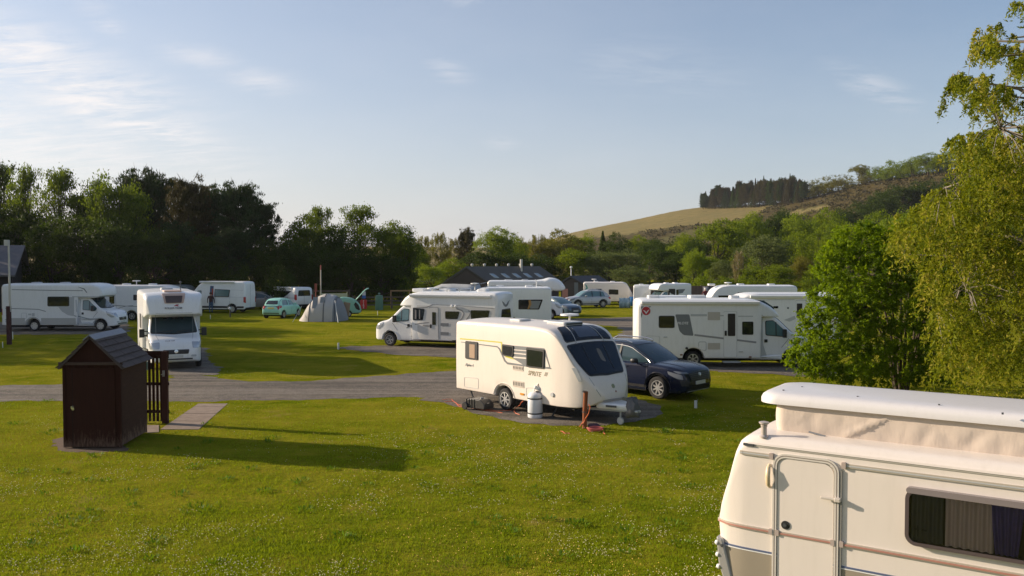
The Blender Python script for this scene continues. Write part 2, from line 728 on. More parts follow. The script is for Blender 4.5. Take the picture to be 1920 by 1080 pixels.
        o = bpy.data.objects.new('wheel', ma)
        col.objects.link(o)
        o.parent = s.root
        o.location = (x, y, r)
        if y < 0:
            o.rotation_euler = (0, 0, math.pi)
        q = bpy.data.objects.new('rim', mr)
        col.objects.link(q)
        q.parent = o
        return o

    def underbody(s, x0, x1, hw_, z0=.22, z1=.6):
        return MB().box(x0, x1, -hw_, hw_, z0, z1).build('underbody', under, s.root)

    def awning(s, x0, x1, z, y, m=None):
        sg = 1 if y > 0 else -1
        o = MB()
        prof = [(-.02, -.06), (.1, -.07), (.13, -.03), (.13, .05), (.07, .08), (-.02, .08)]
        o.prism([(y + sg * a, z + b) for a, b in prof], x0, x1, 'x')
        return o.build('awning_case', m or white, s.root, 40)

    def roof_vent(s, x, y, z, w=.5, l=.5, h=.09, m=None):
        o = MB()
        o.prism(rr(x - l / 2, y - w / 2, x + l / 2, y + w / 2, .08), z - .05, z + h, 'z')
        return o.build('roof_light', m or lgrey, s.root, bevel=.03)

    def antenna(s, x, y, z, h=.25):
        o = MB()
        o.tube([(x, y, z - .05), (x, y, z + h)], .03, 8)
        o.lathe([(.05, z + h - .02), (.28, z + h), (.28, z + h + .05), (.05, z + h + .07)], 14, Matrix.Translation((x, y, 0)))
        return o.build('antenna', white, s.root, 40)

    def arch_lip(s, xa, za, ra, side, m=lgrey, w=.07):
        pts = [(xa + (ra + w / 2) * math.cos(R(a)), za + (ra + w / 2) * math.sin(R(a))) for a in range(0, 181, 15)]
        return s.dec('wheel_arch_trim', m, strip(pts, w), side, .022, thick=.03, step=.3)


def cab(v, L, paint=white, hood=white, wr=.33, style='steel', x_back=2.6, both=False, bumper=None, glassm=skytealgl, w=1.0):
    """panel-van cab (front bumper at x = L)"""
    ax = L - .95
    top = smo([(L - x_back, 2.22), (L - 1.95, 2.2), (L - 1.7, 2.1), (L - .95, 1.44), (L - .85, 1.37), (L - .3, 1.2), (L - .14, 1.08), (L - .04, .9), (L, .74)])
    bot = lin([(L - x_back, .32), (L - .2, .3), (L - .03, .36), (L, .5)])
    hw_ = smo([(L - x_back, w), (L - .9, w), (L - .35, w - .04), (L - .1, w - .14), (L, w - .3)])
    sh = shell(L - x_back, L, top, bot, hw_, rt=.14, rb=.06, tum=.13, belt=lambda x: 1.2, arches=((ax, wr + .02, wr + .1),), crown=.02, step=.07)
    o = v.shell('cab', sh, paint)
    for sd_ in ('-y', '+y'):
        win = rpoly([(L - 2.05, 1.32), (L - 2.05, 1.92), (L - 1.72, 1.94), (L - 1.15, 1.42), (L - 1.25, 1.25)], .07)
        f = v.window(win, sd_, black, glassm, .03, name='door_window', step=.15)
        v.dec('pillar_trim', black, strip([(L - 1.62, 1.3), (L - 1.62, 1.86)], .04), sd_, .022, parent=f)
        v.dec('cab_door_seam', dgrey, [strip([(L - 2.2, .5), (L - 2.2, 1.98)], .014), strip([(L - 1.4, .82), (L - 1.1, 1.2)], .014)], sd_, .004)
        v.dec('door_handle', black, rr(L - 2.1, 1.03, L - 1.97, 1.16, .02), sd_, .02)
        sg = -1 if sd_ == '-y' else 1
        m = MB().obox(Matrix.Translation((L - 1.33, sg * (w + .2), 1.42)), .13, .2, .34)
        m.tube([(L - 1.3, sg * (w - .06), 1.3), (L - 1.33, sg * (w + .14), 1.33)], .035)
        m.tube([(L - 1.3, sg * (w - .06), 1.48), (L - 1.33, sg * (w + .14), 1.5)], .025)
        m.build('mirror', black, v.root, bevel=.03)
        v.arch_lip(ax, wr + .02, wr + .1, sd_, bumper or dgrey, .04)
        v.dec('headlight', lampm, rpoly([(L - .12, .86), (L - .2, 1.1), (L - .62, 1.24), (L - .52, 1.0), (L - .3, .84)], .05), sd_, .012, step=.06)
    # windscreen laid over the raked front of the cab
    ws = rpoly([(-.90, 1.42), (-.80, 2.05), (0, 2.07), (.80, 2.05), (.90, 1.42), (0, 1.37)], .07)
    f = v.dec('windscreen', black, ws, '+x', .012, step=.09)
    v.dec('pane', bluegl, inset(ws, .035), '+x', .02, parent=f, step=.09)
    v.dec('wiper', black, [strip([(-.55, 1.45), (-.05, 1.5)], .02), strip([(.1, 1.45), (.6, 1.5)], .02)], '+x', .03)
    v.dec('headlight', lampm, [rpoly([(-.88, .86), (-.88, 1.1), (-.6, 1.12), (-.62, .86)], .05)], '+x', .012, step=.06)
    v.dec('headlight', lampm, [rpoly([(.88, .86), (.88, 1.1), (.6, 1.12), (.62, .86)], .05)], '+x', .012, step=.06)
    g = v.dec('grille', black, rpoly([(-.46, .64), (-.5, .82), (.5, .82), (.46, .64)], .04), '+x', .012, step=.08)
    v.dec('badge', chrome, circ(0, .75, .075, 14), '+x', .024, parent=g)
    v.dec('lower_grille', dgrey, rr(-.62, .41, .62, .47, .02), '+x', .012, step=.1)
    v.dec('number_plate', plate, rr(-.26, .5, .26, .61, .01), '+x', .02)
    v.dec('fog_lamp', lgrey, [rr(-.76, .52, -.56, .6, .03)], '+x', .014)
    v.dec('fog_lamp', lgrey, [rr(.76, .52, .56, .6, .03)], '+x', .014)
    v.dec('bonnet_seam', mgrey, [strip([(L - .16, -.62), (L - .86, -.72)], .012), strip([(L - .16, .62), (L - .86, .72)], .012)], '+z', .003)
    return o


def motorhome(name, label, L=7.0, H=2.8, hwid=1.14, kind='low', rear_ax=2.1, paint=white, wr=.33, style='steel', skirt=.38, group=None, glassm=skytealgl, rake=.0):
    v = Veh(name, label, 'motorhome', group)
    ax = L - .95
    cx = L - 2.25
    if kind == 'low':
        top = smo([(0, H - .12), (.08, H - .03), (.3, H), (L - 2.9, H), (L - 2.4, H - .04), (L - 1.95, H - .22), (L - 1.6, 2.3), (L - 1.48, 2.14)])
        bot = lambda x: skirt if x < cx else 2.08
        x1 = L - 1.48
        hw_ = smo([(0, hwid - .06), (.12, hwid), (L - 2.5, hwid), (L - 1.9, hwid - .1), (L - 1.48, hwid - .3)])
    else:
        top = smo([(0, H - .12), (.08, H - .03), (.3, H), (L - 2.3, H), (L - 1.6, H + .02), (L - 1.1, H - .08), (L - .85, H - .3), (L - .78, 2.3)])
        b0 = lin([(cx, 2.08), (L - 1.2, 2.06), (L - .78, 2.2)])
        bot = lambda x: skirt if x < cx else b0(x)
        x1 = L - .78
        hw_ = smo([(0, hwid - .06), (.12, hwid), (L - 1.4, hwid), (L - .95, hwid - .08), (L - .78, hwid - .2)])
    sh = shell(0, x1, top, bot, hw_, rt=.14, rb=.05, arches=((rear_ax, wr + .02, wr + .12),), extra=(cx, cx + .003), crown=.04, step=.12)
    v.shell('body', sh, paint)
    v.hwid, v.L, v.H = hwid, L, H
    v.cabargs = dict(L=L, paint=paint, wr=wr, glassm=glassm)
    v.ax, v.rear_ax, v.wr, v.wstyle = ax, rear_ax, wr, style
    return v


def finish_motorhome(v, spokes=7, both=True, bumper=None):
    cab(v, bumper=bumper, **v.cabargs)
    for x in (v.rear_ax, v.ax):
        for y in (-.92, .92):
            v.wheel(x, y, v.wr, .2, v.wstyle, spokes)
    v.underbody(.3, v.rear_ax - v.wr - .12, v.hwid - .1, .25, .6)
    MB().box(v.rear_ax - v.wr - .12, v.ax - v.wr - .12, -.7, .7, .24, 1.0).box(v.ax - v.wr - .12, v.L - .3, -.68, .68, .3, .95).build('chassis', under, v.root)
    v.dec('rear_lamp', redlamp, [rr(-1.02, .55, -.9, 1.0, .03)], '-x', .014)
    v.dec('rear_lamp', redlamp, [rr(1.02, .55, .9, 1.0, .03)], '-x', .014)
    v.dec('rear_bumper', lgrey, rr(-1.05, .38, 1.05, .5, .04), '-x', .03)
    return v
# ================================================================ terrain
E_PTS = [(-900, 30), (0, 22), (700, 26), (900, 24), (1000, 30), (1066, 50), (1180, 74), (1315, 99), (1420, 104), (1500, 114), (1560, 129),
         (1634, 149), (1733, 164), (1850, 182), (2000, 205), (2400, 250), (3200, 280)]
YC_PTS = [(-900, 900), (1000, 760), (1300, 680), (1500, 560), (1750, 470), (2400, 420), (3200, 420)]
e_f = smo(E_PTS)
yc_f = lin(YC_PTS)
Y0 = 185.0


def terr(X, Y):
    if Y <= Y0:
        return 0.0
    px = min(3200, max(-900, 960 + 1600 * X / Y))
    e, yc = e_f(px) / 1600, yc_f(px)
    t = min(1.0, (Y - Y0) / (yc - Y0))
    s = t * t * (3 - 2 * t) * .45 + t * .55
    if Y <= yc:
        und = 1.3 * math.sin(X * .031 + Y * .012) * math.sin(Y * .023 + 1) * min(1, t * 3) * (1 - t)
        return s * (4.4 + Y * e) + und
    return (4.4 + yc * e) - (Y - yc) * .03 - ((Y - yc) / 60) ** 2 * .2


def pip(x, y, poly):
    c = False
    j = len(poly) - 1
    for i in range(len(poly)):
        xi, yi = poly[i]
        xj, yj = poly[j]
        if (yi > y) != (yj > y) and x < (xj - xi) * (y - yi) / (yj - yi) + xi:
            c = not c
        j = i
    return c


def grass_material(name, lush, dry, dark, fine=1.0, wear=None):
    m = bpy.data.materials.new(name)
    m.use_nodes = True
    t = NT(m.node_tree)
    p = m.node_tree.nodes['Principled BSDF']
    pos = t.n('ShaderNodeNewGeometry').outputs['Position']
    big = t.noise(pos, .16, 4, .55)
    mid = t.noise(pos, 1.1, 5, .6)
    small = t.noise(pos, 7.0, 5, .65)
    tiny = t.noise(pos, 55.0 * fine, 3, .6)
    c1 = t.mix(t.ramp(small, ((.38, 0), (.62, 1))), dark, lush)
    c2 = t.mix(t.ramp(mid, ((.46, 0), (.66, .8))), c1, dry)
    c3 = t.mix(t.ramp(big, ((.38, 0), (.62, .7))), c2, dry)
    streak = t.noise(t.n('ShaderNodeMapping', {'Vector': pos, 'Scale': (.35, 1.3, 1), 'Rotation': (0, 0, .12)}).outputs[0], .9, 6, .65)
    c3 = t.mix(t.ramp(streak, ((.48, 0), (.66, .6))), c3, (.38, .35, .03))
    c3 = t.mix(t.ramp(streak, ((.30, .35), (.44, 0))), c3, dark)
    c4 = t.mix(t.ramp(tiny, ((.3, .75), (.62, 0))), c3, tuple(x * .45 for x in dark))
    c5 = t.mix(t.ramp(tiny, ((.62, 0), (.8, .4))), c4, (.27, .26, .04))
    if wear:
        c5 = t.mix(t.ramp(t.noise(pos, .55, 5, .7), ((.60, 0), (.72, .6))), c5, wear)
    m.node_tree.links.new(c5, p.inputs['Base Color'])
    p.inputs['Roughness'].default_value = .85
    p.inputs['Specular IOR Level'].default_value = .0
    h = t.math('ADD', t.math('MULTIPLY', tiny, .5), t.math('MULTIPLY', small, 1.2))
    h = t.math('ADD', h, t.math('MULTIPLY', mid, 2.0))
    b = t.n('ShaderNodeBump', {'Height': h, 'Strength': 1.0, 'Distance': .075})
    m.node_tree.links.new(b.outputs[0], p.inputs['Normal'])
    return m


grass = grass_material('lawn_grass', (.192, .235, .007), (.36, .30, .028), (.105, .145, .005), wear=(.27, .2, .07))

g = MB()
xs = [-4000, -1500, -600, -250, -120, -60, -30, -15, 0, 15, 30, 60, 120, 250, 600, 1500, 4000]
ys = [-600, -100, -20, 0, 10, 20, 35, 60, 100, 150, 200, 400, 1000, 3000, 7000]
g.add([(x, y, 0) for y in ys for x in xs], [(j * len(xs) + i, j * len(xs) + i + 1, (j + 1) * len(xs) + i + 1, (j + 1) * len(xs) + i) for j in range(len(ys) - 1) for i in range(len(xs) - 1)])
ground = g.build('grass_field', grass)
tag(ground, kind='structure')

# hill behind the woods
TAN = [(1060, 436), (1317, 380), (1450, 380), (1436, 392), (1416, 405), (1388, 412), (1337, 420), (1285, 423), (1230, 431), (1170, 441), (1060, 448)]
PATCH = [(1472, 405), (1482, 397), (1508, 391), (1552, 384), (1550, 389), (1515, 397), (1490, 406)]
OLIVE = [(1220, 470), (1240, 445), (1300, 428), (1345, 425), (1330, 445), (1290, 475), (1230, 500)]
pxs = np.arange(-880, 3180, 7.0)
Ys = np.concatenate([np.arange(Y0 - 4, 780, 6.0), np.arange(786, 1500, 40.0)])
hv, hc = [], []
for Y in Ys:
    for px in pxs:
        X = (px - 960) / 1600 * Y
        z = terr(X, Y) - (.3 if Y <= Y0 + 3 else 0)
        hv.append((X, Y, z))
        jx, jy = px + rnd.uniform(-5, 5), 488 - (z - 4.4) / Y * 1600 + rnd.uniform(-1.5, 1.5)
        back = Y > yc_f(px) + 5
        k = 0.0
        if pip(jx, jy, TAN) or back or px < 1060 or pip(jx, jy, PATCH):
            k = 1.0
        elif pip(jx, jy, OLIVE) or jy > 470:
            k = .5
        hc.append(k)
nx = len(pxs)
hm = bpy.data.meshes.new('hill')
hm.from_pydata(hv, [], [(j * nx + i, j * nx + i + 1, (j + 1) * nx + i + 1, (j + 1) * nx + i) for j in range(len(Ys) - 1) for i in range(nx - 1)])
att = hm.attributes.new('cover', 'FLOAT', 'POINT')
att.data.foreach_set('value', hc)
hm.shade_smooth()
m = bpy.data.materials.new('hillside')
m.use_nodes = True
t = NT(m.node_tree)
p = m.node_tree.nodes['Principled BSDF']
pos = t.n('ShaderNodeNewGeometry').outputs['Position']
cov = t.n('ShaderNodeAttribute', attribute_name='cover').outputs['Fac']
n1, n2, n3 = t.noise(pos, .03, 5, .6), t.noise(pos, .14, 6, .7), t.noise(pos, .6, 5, .7)
tanc = t.mix(n1, (.22, .175, .07), (.30, .235, .095))
tanc = t.mix(t.ramp(n2, ((.46, 0), (.68, .75))), tanc, (.15, .145, .05))
tanc = t.mix(t.ramp(t.noise(t.n('ShaderNodeMapping', {'Vector': pos, 'Scale': (.2, 1, 3)}).outputs[0], .05, 5, .65), ((.5, 0), (.62, .5))), tanc, (.19, .17, .07))
tanc = t.mix(t.ramp(t.noise(pos, .11, 2, .5), ((.72, 0), (.75, .9))), tanc, (.05, .05, .02))
heath = t.mix(t.ramp(n2, ((.35, 0), (.65, 1))), (.055, .04, .018), (.13, .10, .035))
heath = t.mix(t.ramp(n3, ((.5, 0), (.7, .8))), heath, (.07, .075, .02))
olive = t.mix(n2, (.10, .10, .03), (.15, .13, .045))
cc = t.mix(t.math('MULTIPLY', cov, 2.0, True), heath, olive)
cc = t.mix(t.math('MULTIPLY', t.math('SUBTRACT', cov, .5), 2.0, True), cc, tanc)
m.node_tree.links.new(cc, p.inputs['Base Color'])
p.inputs['Roughness'].default_value = .95
p.inputs['Specular IOR Level'].default_value = .05
b = t.n('ShaderNodeBump', {'Height': t.math('ADD', n2, n3), 'Strength': .9, 'Distance': 2.5})
m.node_tree.links.new(b.outputs[0], p.inputs['Normal'])
hm.materials.append(m)
ho = bpy.data.objects.new('hill', hm)
col.objects.link(ho)
tag(ho, kind='structure')

# ---------------------------------------------------------------- roads, pads, path
gm = bpy.data.materials.new('gravel')
gm.use_nodes = True
t = NT(gm.node_tree)
p = gm.node_tree.nodes['Principled BSDF']
pos = t.n('ShaderNodeNewGeometry').outputs['Position']
st = t.n('ShaderNodeTexVoronoi', {'Vector': pos, 'Scale': 34.0}).outputs
a1 = t.mix(t.n('ShaderNodeSeparateColor', {0: st[1]}).outputs[0], (.075, .066, .056), (.25, .215, .175))
a2 = t.mix(t.ramp(t.noise(pos, .5, 5, .6), ((.4, 0), (.65, .6))), a1, (.21, .175, .135))
a3 = t.mix(t.ramp(t.noise(pos, 2.4, 5, .65), ((.45, 0), (.7, .6))), a2, (.07, .062, .055))
trk = t.noise(t.n('ShaderNodeMapping', {'Vector': pos, 'Scale': (.06, 1.1, 1), 'Rotation': (0, 0, -.05)}).outputs[0], 1.3, 4, .6)
a3 = t.mix(t.ramp(trk, ((.50, 0), (.64, .55))), a3, (.27, .235, .19))
a3 = t.mix(t.ramp(trk, ((.34, .5), (.46, 0))), a3, (.055, .05, .043))
a3 = t.mix(t.ramp(t.noise(pos, 3.3, 6, .7), ((.62, 0), (.72, .6))), a3, (.09, .11, .02))
gm.node_tree.links.new(a3, p.inputs['Base Color'])
p.inputs['Roughness'].default_value = .9
p.inputs['Specular IOR Level'].default_value = .2
b = t.n('ShaderNodeBump', {'Height': st[0], 'Strength': .9, 'Distance': .03})
gm.node_tree.links.new(b.outputs[0], p.inputs['Normal'])

PAVED = []


def sheet(name, pix, z, m=gm, jit=.07, step=.35):
    P = [at(x, y) for x, y in pix]
    out = []
    n = len(P)
    for i in range(n):
        a, b = P[i], P[(i + 1) % n]
        k = max(1, min(160, int((b - a).length / step)))
        for j in range(k):
            q = a.lerp(b, j / k)
            jj = jit * (1 + q.y / 60)
            out.append((q.x + rnd.gauss(0, jj), q.y + rnd.gauss(0, jj)))
    res = delaunay_2d_cdt([Vector(q) for q in out], [(i, (i + 1) % len(out)) for i in range(len(out))], [], 1, 1e-4)
    me = bpy.data.meshes.new(name)
    me.from_pydata([(v.x, v.y, z) for v in res[0]], [], [tuple(f) for f in res[2]])
    me.materials.append(m)
    o = bpy.data.objects.new(name, me)
    col.objects.link(o)
    PAVED.append(out)
    return tag(o, kind='structure')


sheet('gravel_road', [(-260, 724), (60, 722), (200, 720), (314, 716), (330, 700), (372, 702), (405, 708), (470, 716), (560, 715), (660, 708), (760, 702), (860, 694),
                      (980, 680), (1090, 655), (1150, 636), (1168, 620), (1150, 612), (1095, 607), (1000, 606), (900, 606), (900, 599), (1060, 598), (1200, 594), (1420, 592), (1420, 600), (1230, 606),
                      (1215, 640), (1290, 660), (1210, 672), (1190, 700), (1100, 730), (960, 735), (870, 742), (790, 744), (700, 746), (560, 750), (430, 752), (330, 753), (200, 752), (-300, 754)], .004)
sheet('caravan_pitch_gravel', [(770, 741), (900, 738), (1060, 735), (1170, 745), (1240, 762), (1243, 775), (1190, 792), (1110, 799), (1040, 798), (960, 789), (890, 774), (835, 758)], .009)
sheet('motorhome_pitch_gravel', [(318, 704), (300, 660), (345, 640), (385, 655), (412, 696), (400, 704)], .009)
sheet('motorhome_pitch_gravel', [(634, 653), (665, 649), (800, 648), (900, 650), (905, 672), (850, 671), (760, 666), (690, 660)], .009)
sheet('motorhome_pitch_gravel', [(1150, 676), (1300, 678), (1560, 683), (1570, 708), (1500, 706), (1400, 700), (1320, 694), (1200, 690)], .009)
sheet('motorhome_pitch_gravel', [(-200, 604), (232, 604), (246, 614), (228, 627), (-200, 628)], .009)
sheet('soil_patch', [(96, 826), (130, 815), (190, 820), (240, 836), (236, 846), (170, 849), (112, 846)], .004,
      mat('bare_soil', (.10, .062, .035), .95, var=.4, vs=9, bump=.6, bs=30), .05, .12)

slabm = mat('pink_concrete_slab', (.26, .20, .155), .95, var=.4, vs=4, bump=.4, bs=60, spec=.2, dirt=.3)
pl = MB()
LA = [at(372, 756), at(318, 797), at(272, 797.5)]
rows = 7
for i in range(rows):
    a = i / rows
    bb = (i + 1) / rows - .008
    l0, l1 = at(372, 757).lerp(at(300, 806), a), at(372, 757).lerp(at(300, 806), bb)
    r0, r1 = at(427, 757).lerp(at(372, 806), a), at(427, 757).lerp(at(372, 806), bb)
    hh = .006 + rnd.uniform(0, .008)
    pl.add([(q.x, q.y, zz) for zz in (0.0, hh) for q in (l0, r0, r1, l1)], [(4, 5, 6, 7), (0, 1, 5, 4), (1, 2, 6, 5), (2, 3, 7, 6), (3, 0, 4, 7)])
for k in range(2):
    q = [at(298 - 22 * k, 798), at(298 - 22 * k, 811), at(276 - 22 * k, 812), at(276 - 22 * k, 798)]
    q = [Vector((q_.x, q_.y, 0)) for q_ in q]
    pl.add([(v.x, v.y, zz) for zz in (0.0, .014) for v in q], [(4, 5, 6, 7), (0, 1, 5, 4), (1, 2, 6, 5), (2, 3, 7, 6), (3, 0, 4, 7)])
tag(pl.build('slab_path', slabm), kind='structure')
PAVED.append([(q.x, q.y) for q in (at(372, 756), at(428, 756), at(372, 808), at(280, 812), at(262, 812), at(268, 797), at(318, 797))])
SHED_FOOT = [(-10.55, 19.85), (-9.15, 19.85), (-9.1, 21.8), (-10.6, 21.8)]
PAVED.append(SHED_FOOT)

# ---------------------------------------------------------------- grass blades and flowers (uncountable)
rng = np.random.default_rng(3)


def vnoise(x, y, s, seed=0):
    """cheap value noise on arrays"""
    x, y = x * s + seed * 17.3, y * s - seed * 9.1
    xi, yi = np.floor(x).astype(int), np.floor(y).astype(int)
    fx, fy = x - xi, y - yi
    fx, fy = fx * fx * (3 - 2 * fx), fy * fy * (3 - 2 * fy)

    def h(a, b):
        n = (a * 374761393 + b * 668265263 + seed * 1274126177) & 0x7fffffff
        n = ((n ^ (n >> 13)) * 1274126177) & 0x7fffffff
        return (n & 0xffff) / 65535.0
    return (h(xi, yi) * (1 - fx) + h(xi + 1, yi) * fx) * (1 - fy) + (h(xi, yi + 1) * (1 - fx) + h(xi + 1, yi + 1) * fx) * fy


def paved_mask(x, y, polys):
    out = np.zeros(len(x), bool)
    for poly in polys:
        c = np.zeros(len(x), bool)
        j = len(poly) - 1
        for i in range(len(poly)):
            xi, yi = poly[i]
            xj, yj = poly[j]
            with np.errstate(divide='ignore', invalid='ignore'):
                c ^= ((yi > y) != (yj > y)) & (x < (xj - xi) * (y - yi) / ((yj - yi) or 1e-9) + xi)
            j = i
        out |= c
    return out


def np_mesh(name, verts, nper, m, attr=None):
    """polygons of nper corners each, one after another"""
    me = bpy.data.meshes.new(name)
    N = len(verts) // nper
    me.vertices.add(len(verts))
    me.vertices.foreach_set('co', np.asarray(verts, np.float32).ravel())
    me.loops.add(len(verts))
    me.loops.foreach_set('vertex_index', np.arange(len(verts), dtype=np.int32))
    me.polygons.add(N)
    me.polygons.foreach_set('loop_start', np.arange(0, len(verts), nper, dtype=np.int32))
    me.polygons.foreach_set('loop_total', np.full(N, nper, np.int32))
    if attr is not None:
        a = me.attributes.new('tone', 'FLOAT', 'FACE')
        a.data.foreach_set('value', np.asarray(attr, np.float32))
    me.update(calc_edges=True)
    me.materials.append(m)
    return me


def leaf_mat(name, c1, c2, trans=.35, rough=.6, c3=None):
    m = bpy.data.materials.new(name)
    m.use_nodes = True
    tr = m.node_tree
    t = NT(tr)
    p = tr.nodes['Principled BSDF']
    tone = t.n('ShaderNodeAttribute', attribute_name='tone').outputs['Fac']
    oi = t.n('ShaderNodeObjectInfo').outputs['Random']
    cc = t.mix(tone, c1, c2)
    if c3:
        cc = t.mix(t.ramp(tone, ((.8, 0), (.95, 1))), cc, c3)
    cc = t.mix(t.math('MULTIPLY', oi, .35), cc, (c1[0] * 1.3, c1[1] * .85, c1[2] * .8))
    tr.links.new(cc, p.inputs['Base Color'])
    p.inputs['Roughness'].default_value = rough
    p.inputs['Specular IOR Level'].default_value = .12
    if trans:
        tl = t.n('ShaderNodeBsdfTranslucent', {0: t.mix(.5, cc, (c2[0] * 1.6, c2[1] * 1.5, c2[2] * .8))})
        ms = t.n('ShaderNodeMixShader', {0: trans, 1: p.outputs[0], 2: tl.outputs[0]})
        tr.links.new(ms.outputs[0], tr.nodes['Material Output'].inputs[0])
    return m


blade_m = leaf_mat('grass_blade', (.11, .18, .004), (.24, .30, .008), .4, .8, (.30, .26, .05))
N = 230000
yy = 11.0 / (1 - rng.random(N) * (1 - 11.0 / 30.0))
xx = (rng.random(N) * 2 - 1) * (yy * .62 + .3)
dens = vnoise(xx, yy, 2.2, 1) * .6 + vnoise(xx, yy, 7.0, 2) * .4
keep = (dens + rng.random(N) * .5 > .55) & ~paved_mask(xx, yy, PAVED)
xx, yy, dens = xx[keep], yy[keep], dens[keep]
n = len(xx)
hh = (.018 + .035 * rng.random(n)) * (.6 + dens * .9)
an = rng.random(n) * 6.283
wd = .004 + .004 * rng.random(n)
lean = rng.normal(0, .5, (n, 2)) * hh[:, None]
bv = np.zeros((n, 3, 3))
bv[:, 0] = np.stack([xx - np.cos(an) * wd, yy - np.sin(an) * wd, np.zeros(n) + .002], 1)
bv[:, 1] = np.stack([xx + np.cos(an) * wd, yy + np.sin(an) * wd, np.zeros(n) + .002], 1)
bv[:, 2] = np.stack([xx + lean[:, 0], yy + lean[:, 1], hh], 1)
gb = bpy.data.objects.new('grass_blades', np_mesh('grass_blades', bv.reshape(-1, 3), 3, blade_m, np.clip(vnoise(xx, yy, .9, 5) * .6 + rng.random(n) * .45, 0, 1)))
col.objects.link(gb)
tag(gb, kind='stuff')


def flowers(name, N, m, thr, seed, r0, r1, ymax=34.0):
    yy = 11.0 / (1 - rng.random(N) * (1 - 11.0 / ymax))
    xx = (rng.random(N) * 2 - 1) * (yy * .62 + .3)
    d = vnoise(xx, yy, .45, seed) * .55 + vnoise(xx, yy, 1.9, seed + 1) * .45
    k = (d > thr + rng.random(N) * .25 - .12) & ~paved_mask(xx, yy, PAVED)
    xx, yy = xx[k], yy[k]
    n = len(xx)
    r = r0 + (r1 - r0) * rng.random(n)
    z = .02 + .03 * rng.random(n)
    vs = np.zeros((n, 4, 4, 3))     # small lantern of four facets
    for f in range(4):
        a0, a1 = f * math.pi / 2, (f + 1) * math.pi / 2
        for c, (a, s, u) in enumerate(((a0, 1, 0), (a1, 1, 0), (a1, .35, 1), (a0, .35, 1))):
            vs[:, f, c, 0] = xx + np.cos(a) * r * s
            vs[:, f, c, 1] = yy + np.sin(a) * r * s
            vs[:, f, c, 2] = z + u * r * .9
    o = bpy.data.objects.new(name, np_mesh(name, vs.reshape(-1, 3), 4, m))
    col.objects.link(o)
    tag(o, kind='stuff')


flowers('clover_flowers', 30000, mat('clover_white', (.55, .50, .30), .9, var=.35, spec=.1), .58, 11, .006, .011)
flowers('buttercup_flowers', 5200, mat('buttercup_yellow', (.65, .42, .02), .6), .58, 21, .007, .011)

# weeds: darker leafy clumps standing in the lawn
wv, wtone = [], []
spots = [(120, 985, .55), (375, 955, .35), (368, 800, .3), (92, 752, .2), (510, 823, .25), (1175, 1003, .4), (360, 876, .22), (1010, 930, .2), (640, 1010, .25), (1255, 985, .3),
         (178, 855, .2), (35, 885, .2), (800, 853, .25), (1050, 1045, .25), (95, 812, .35), (30, 795, .25), (425, 900, .15), (960, 1055, .2), (1090, 985, .2), (240, 925, .2), (1210, 850, .2)]
for k in range(70):
    spots.append((rnd.uniform(-60, 1380), rnd.uniform(775, 1079), rnd.uniform(.07, .2)))
for (px, py, rad) in spots:
    c = at(px, py)
    if any(pip(c.x, c.y, pp_) for pp_ in PAVED):
        continue
    for k in range(int(70 * rad / .3)):
        a, rr_ = rnd.uniform(0, 6.28), rad * math.sqrt(rnd.random())
        b = Vector((c.x + rr_ * math.cos(a), c.y + rr_ * math.sin(a) * 1.1, .004))
        d = Vector((math.cos(a) + rnd.gauss(0, .5), math.sin(a) + rnd.gauss(0, .5), rnd.uniform(.6, 1.6))).normalized()
        L_ = rnd.uniform(.05, .11) * (1.3 - rr_ / rad * .6)
        s_ = d.cross(Vector((0, 0, 1))).normalized() * L_ * .16
        wv += [b, b + d * L_ * .5 + s_, b + d * L_, b + d * L_ * .5 - s_]
        wtone.append(rnd.random())
wo_ = bpy.data.objects.new('lawn_weeds', np_mesh('lawn_weeds', np.array([tuple(v) for v in wv]), 4, leaf_mat('weed_leaf', (.06, .13, .005), (.13, .22, .010), .35), wtone))
col.objects.link(wo_)
tag(wo_, kind='stuff')

# ================================================================ trees
bark = mat('bark', (.075, .06, .045), .9, var=.4, vs=6, bump=.6, bs=14, spec=.1)
pbark = mat('pine_bark', (.045, .03, .02), .9, var=.4, vs=6, bump=.6, bs=14, spec=.1)
wbark = mat('birch_bark', (.42, .38, .33), .8, var=.4, vs=8, spec=.1)


def rhombs(C, s, asp, Rg, axis=None, jitter=1.0):
    """leaf-sized quads at C; size s; random orientation or along axis"""
    n = len(C)
    u = Rg.normal(size=(n, 3))
    if axis is not None:
        u = axis + Rg.normal(size=(n, 3)) * jitter
    u /= np.linalg.norm(u, axis=1)[:, None] + 1e-9
    w = Rg.normal(size=(n, 3))
    v = np.cross(u, w)
    v /= np.linalg.norm(v, axis=1)[:, None] + 1e-9
    s = np.broadcast_to(s, n)[:, None]
    out = np.empty((n, 4, 3))
    out[:, 0] = C - u * s
    out[:, 1] = C + v * s * asp - u * s * .15
    out[:, 2] = C + u * s
    out[:, 3] = C - v * s * asp - u * s * .15
    return out.reshape(-1, 3)


def sph(n, Rg):
    d = Rg.normal(size=(n, 3))
    return d / np.linalg.norm(d, axis=1)[:, None]


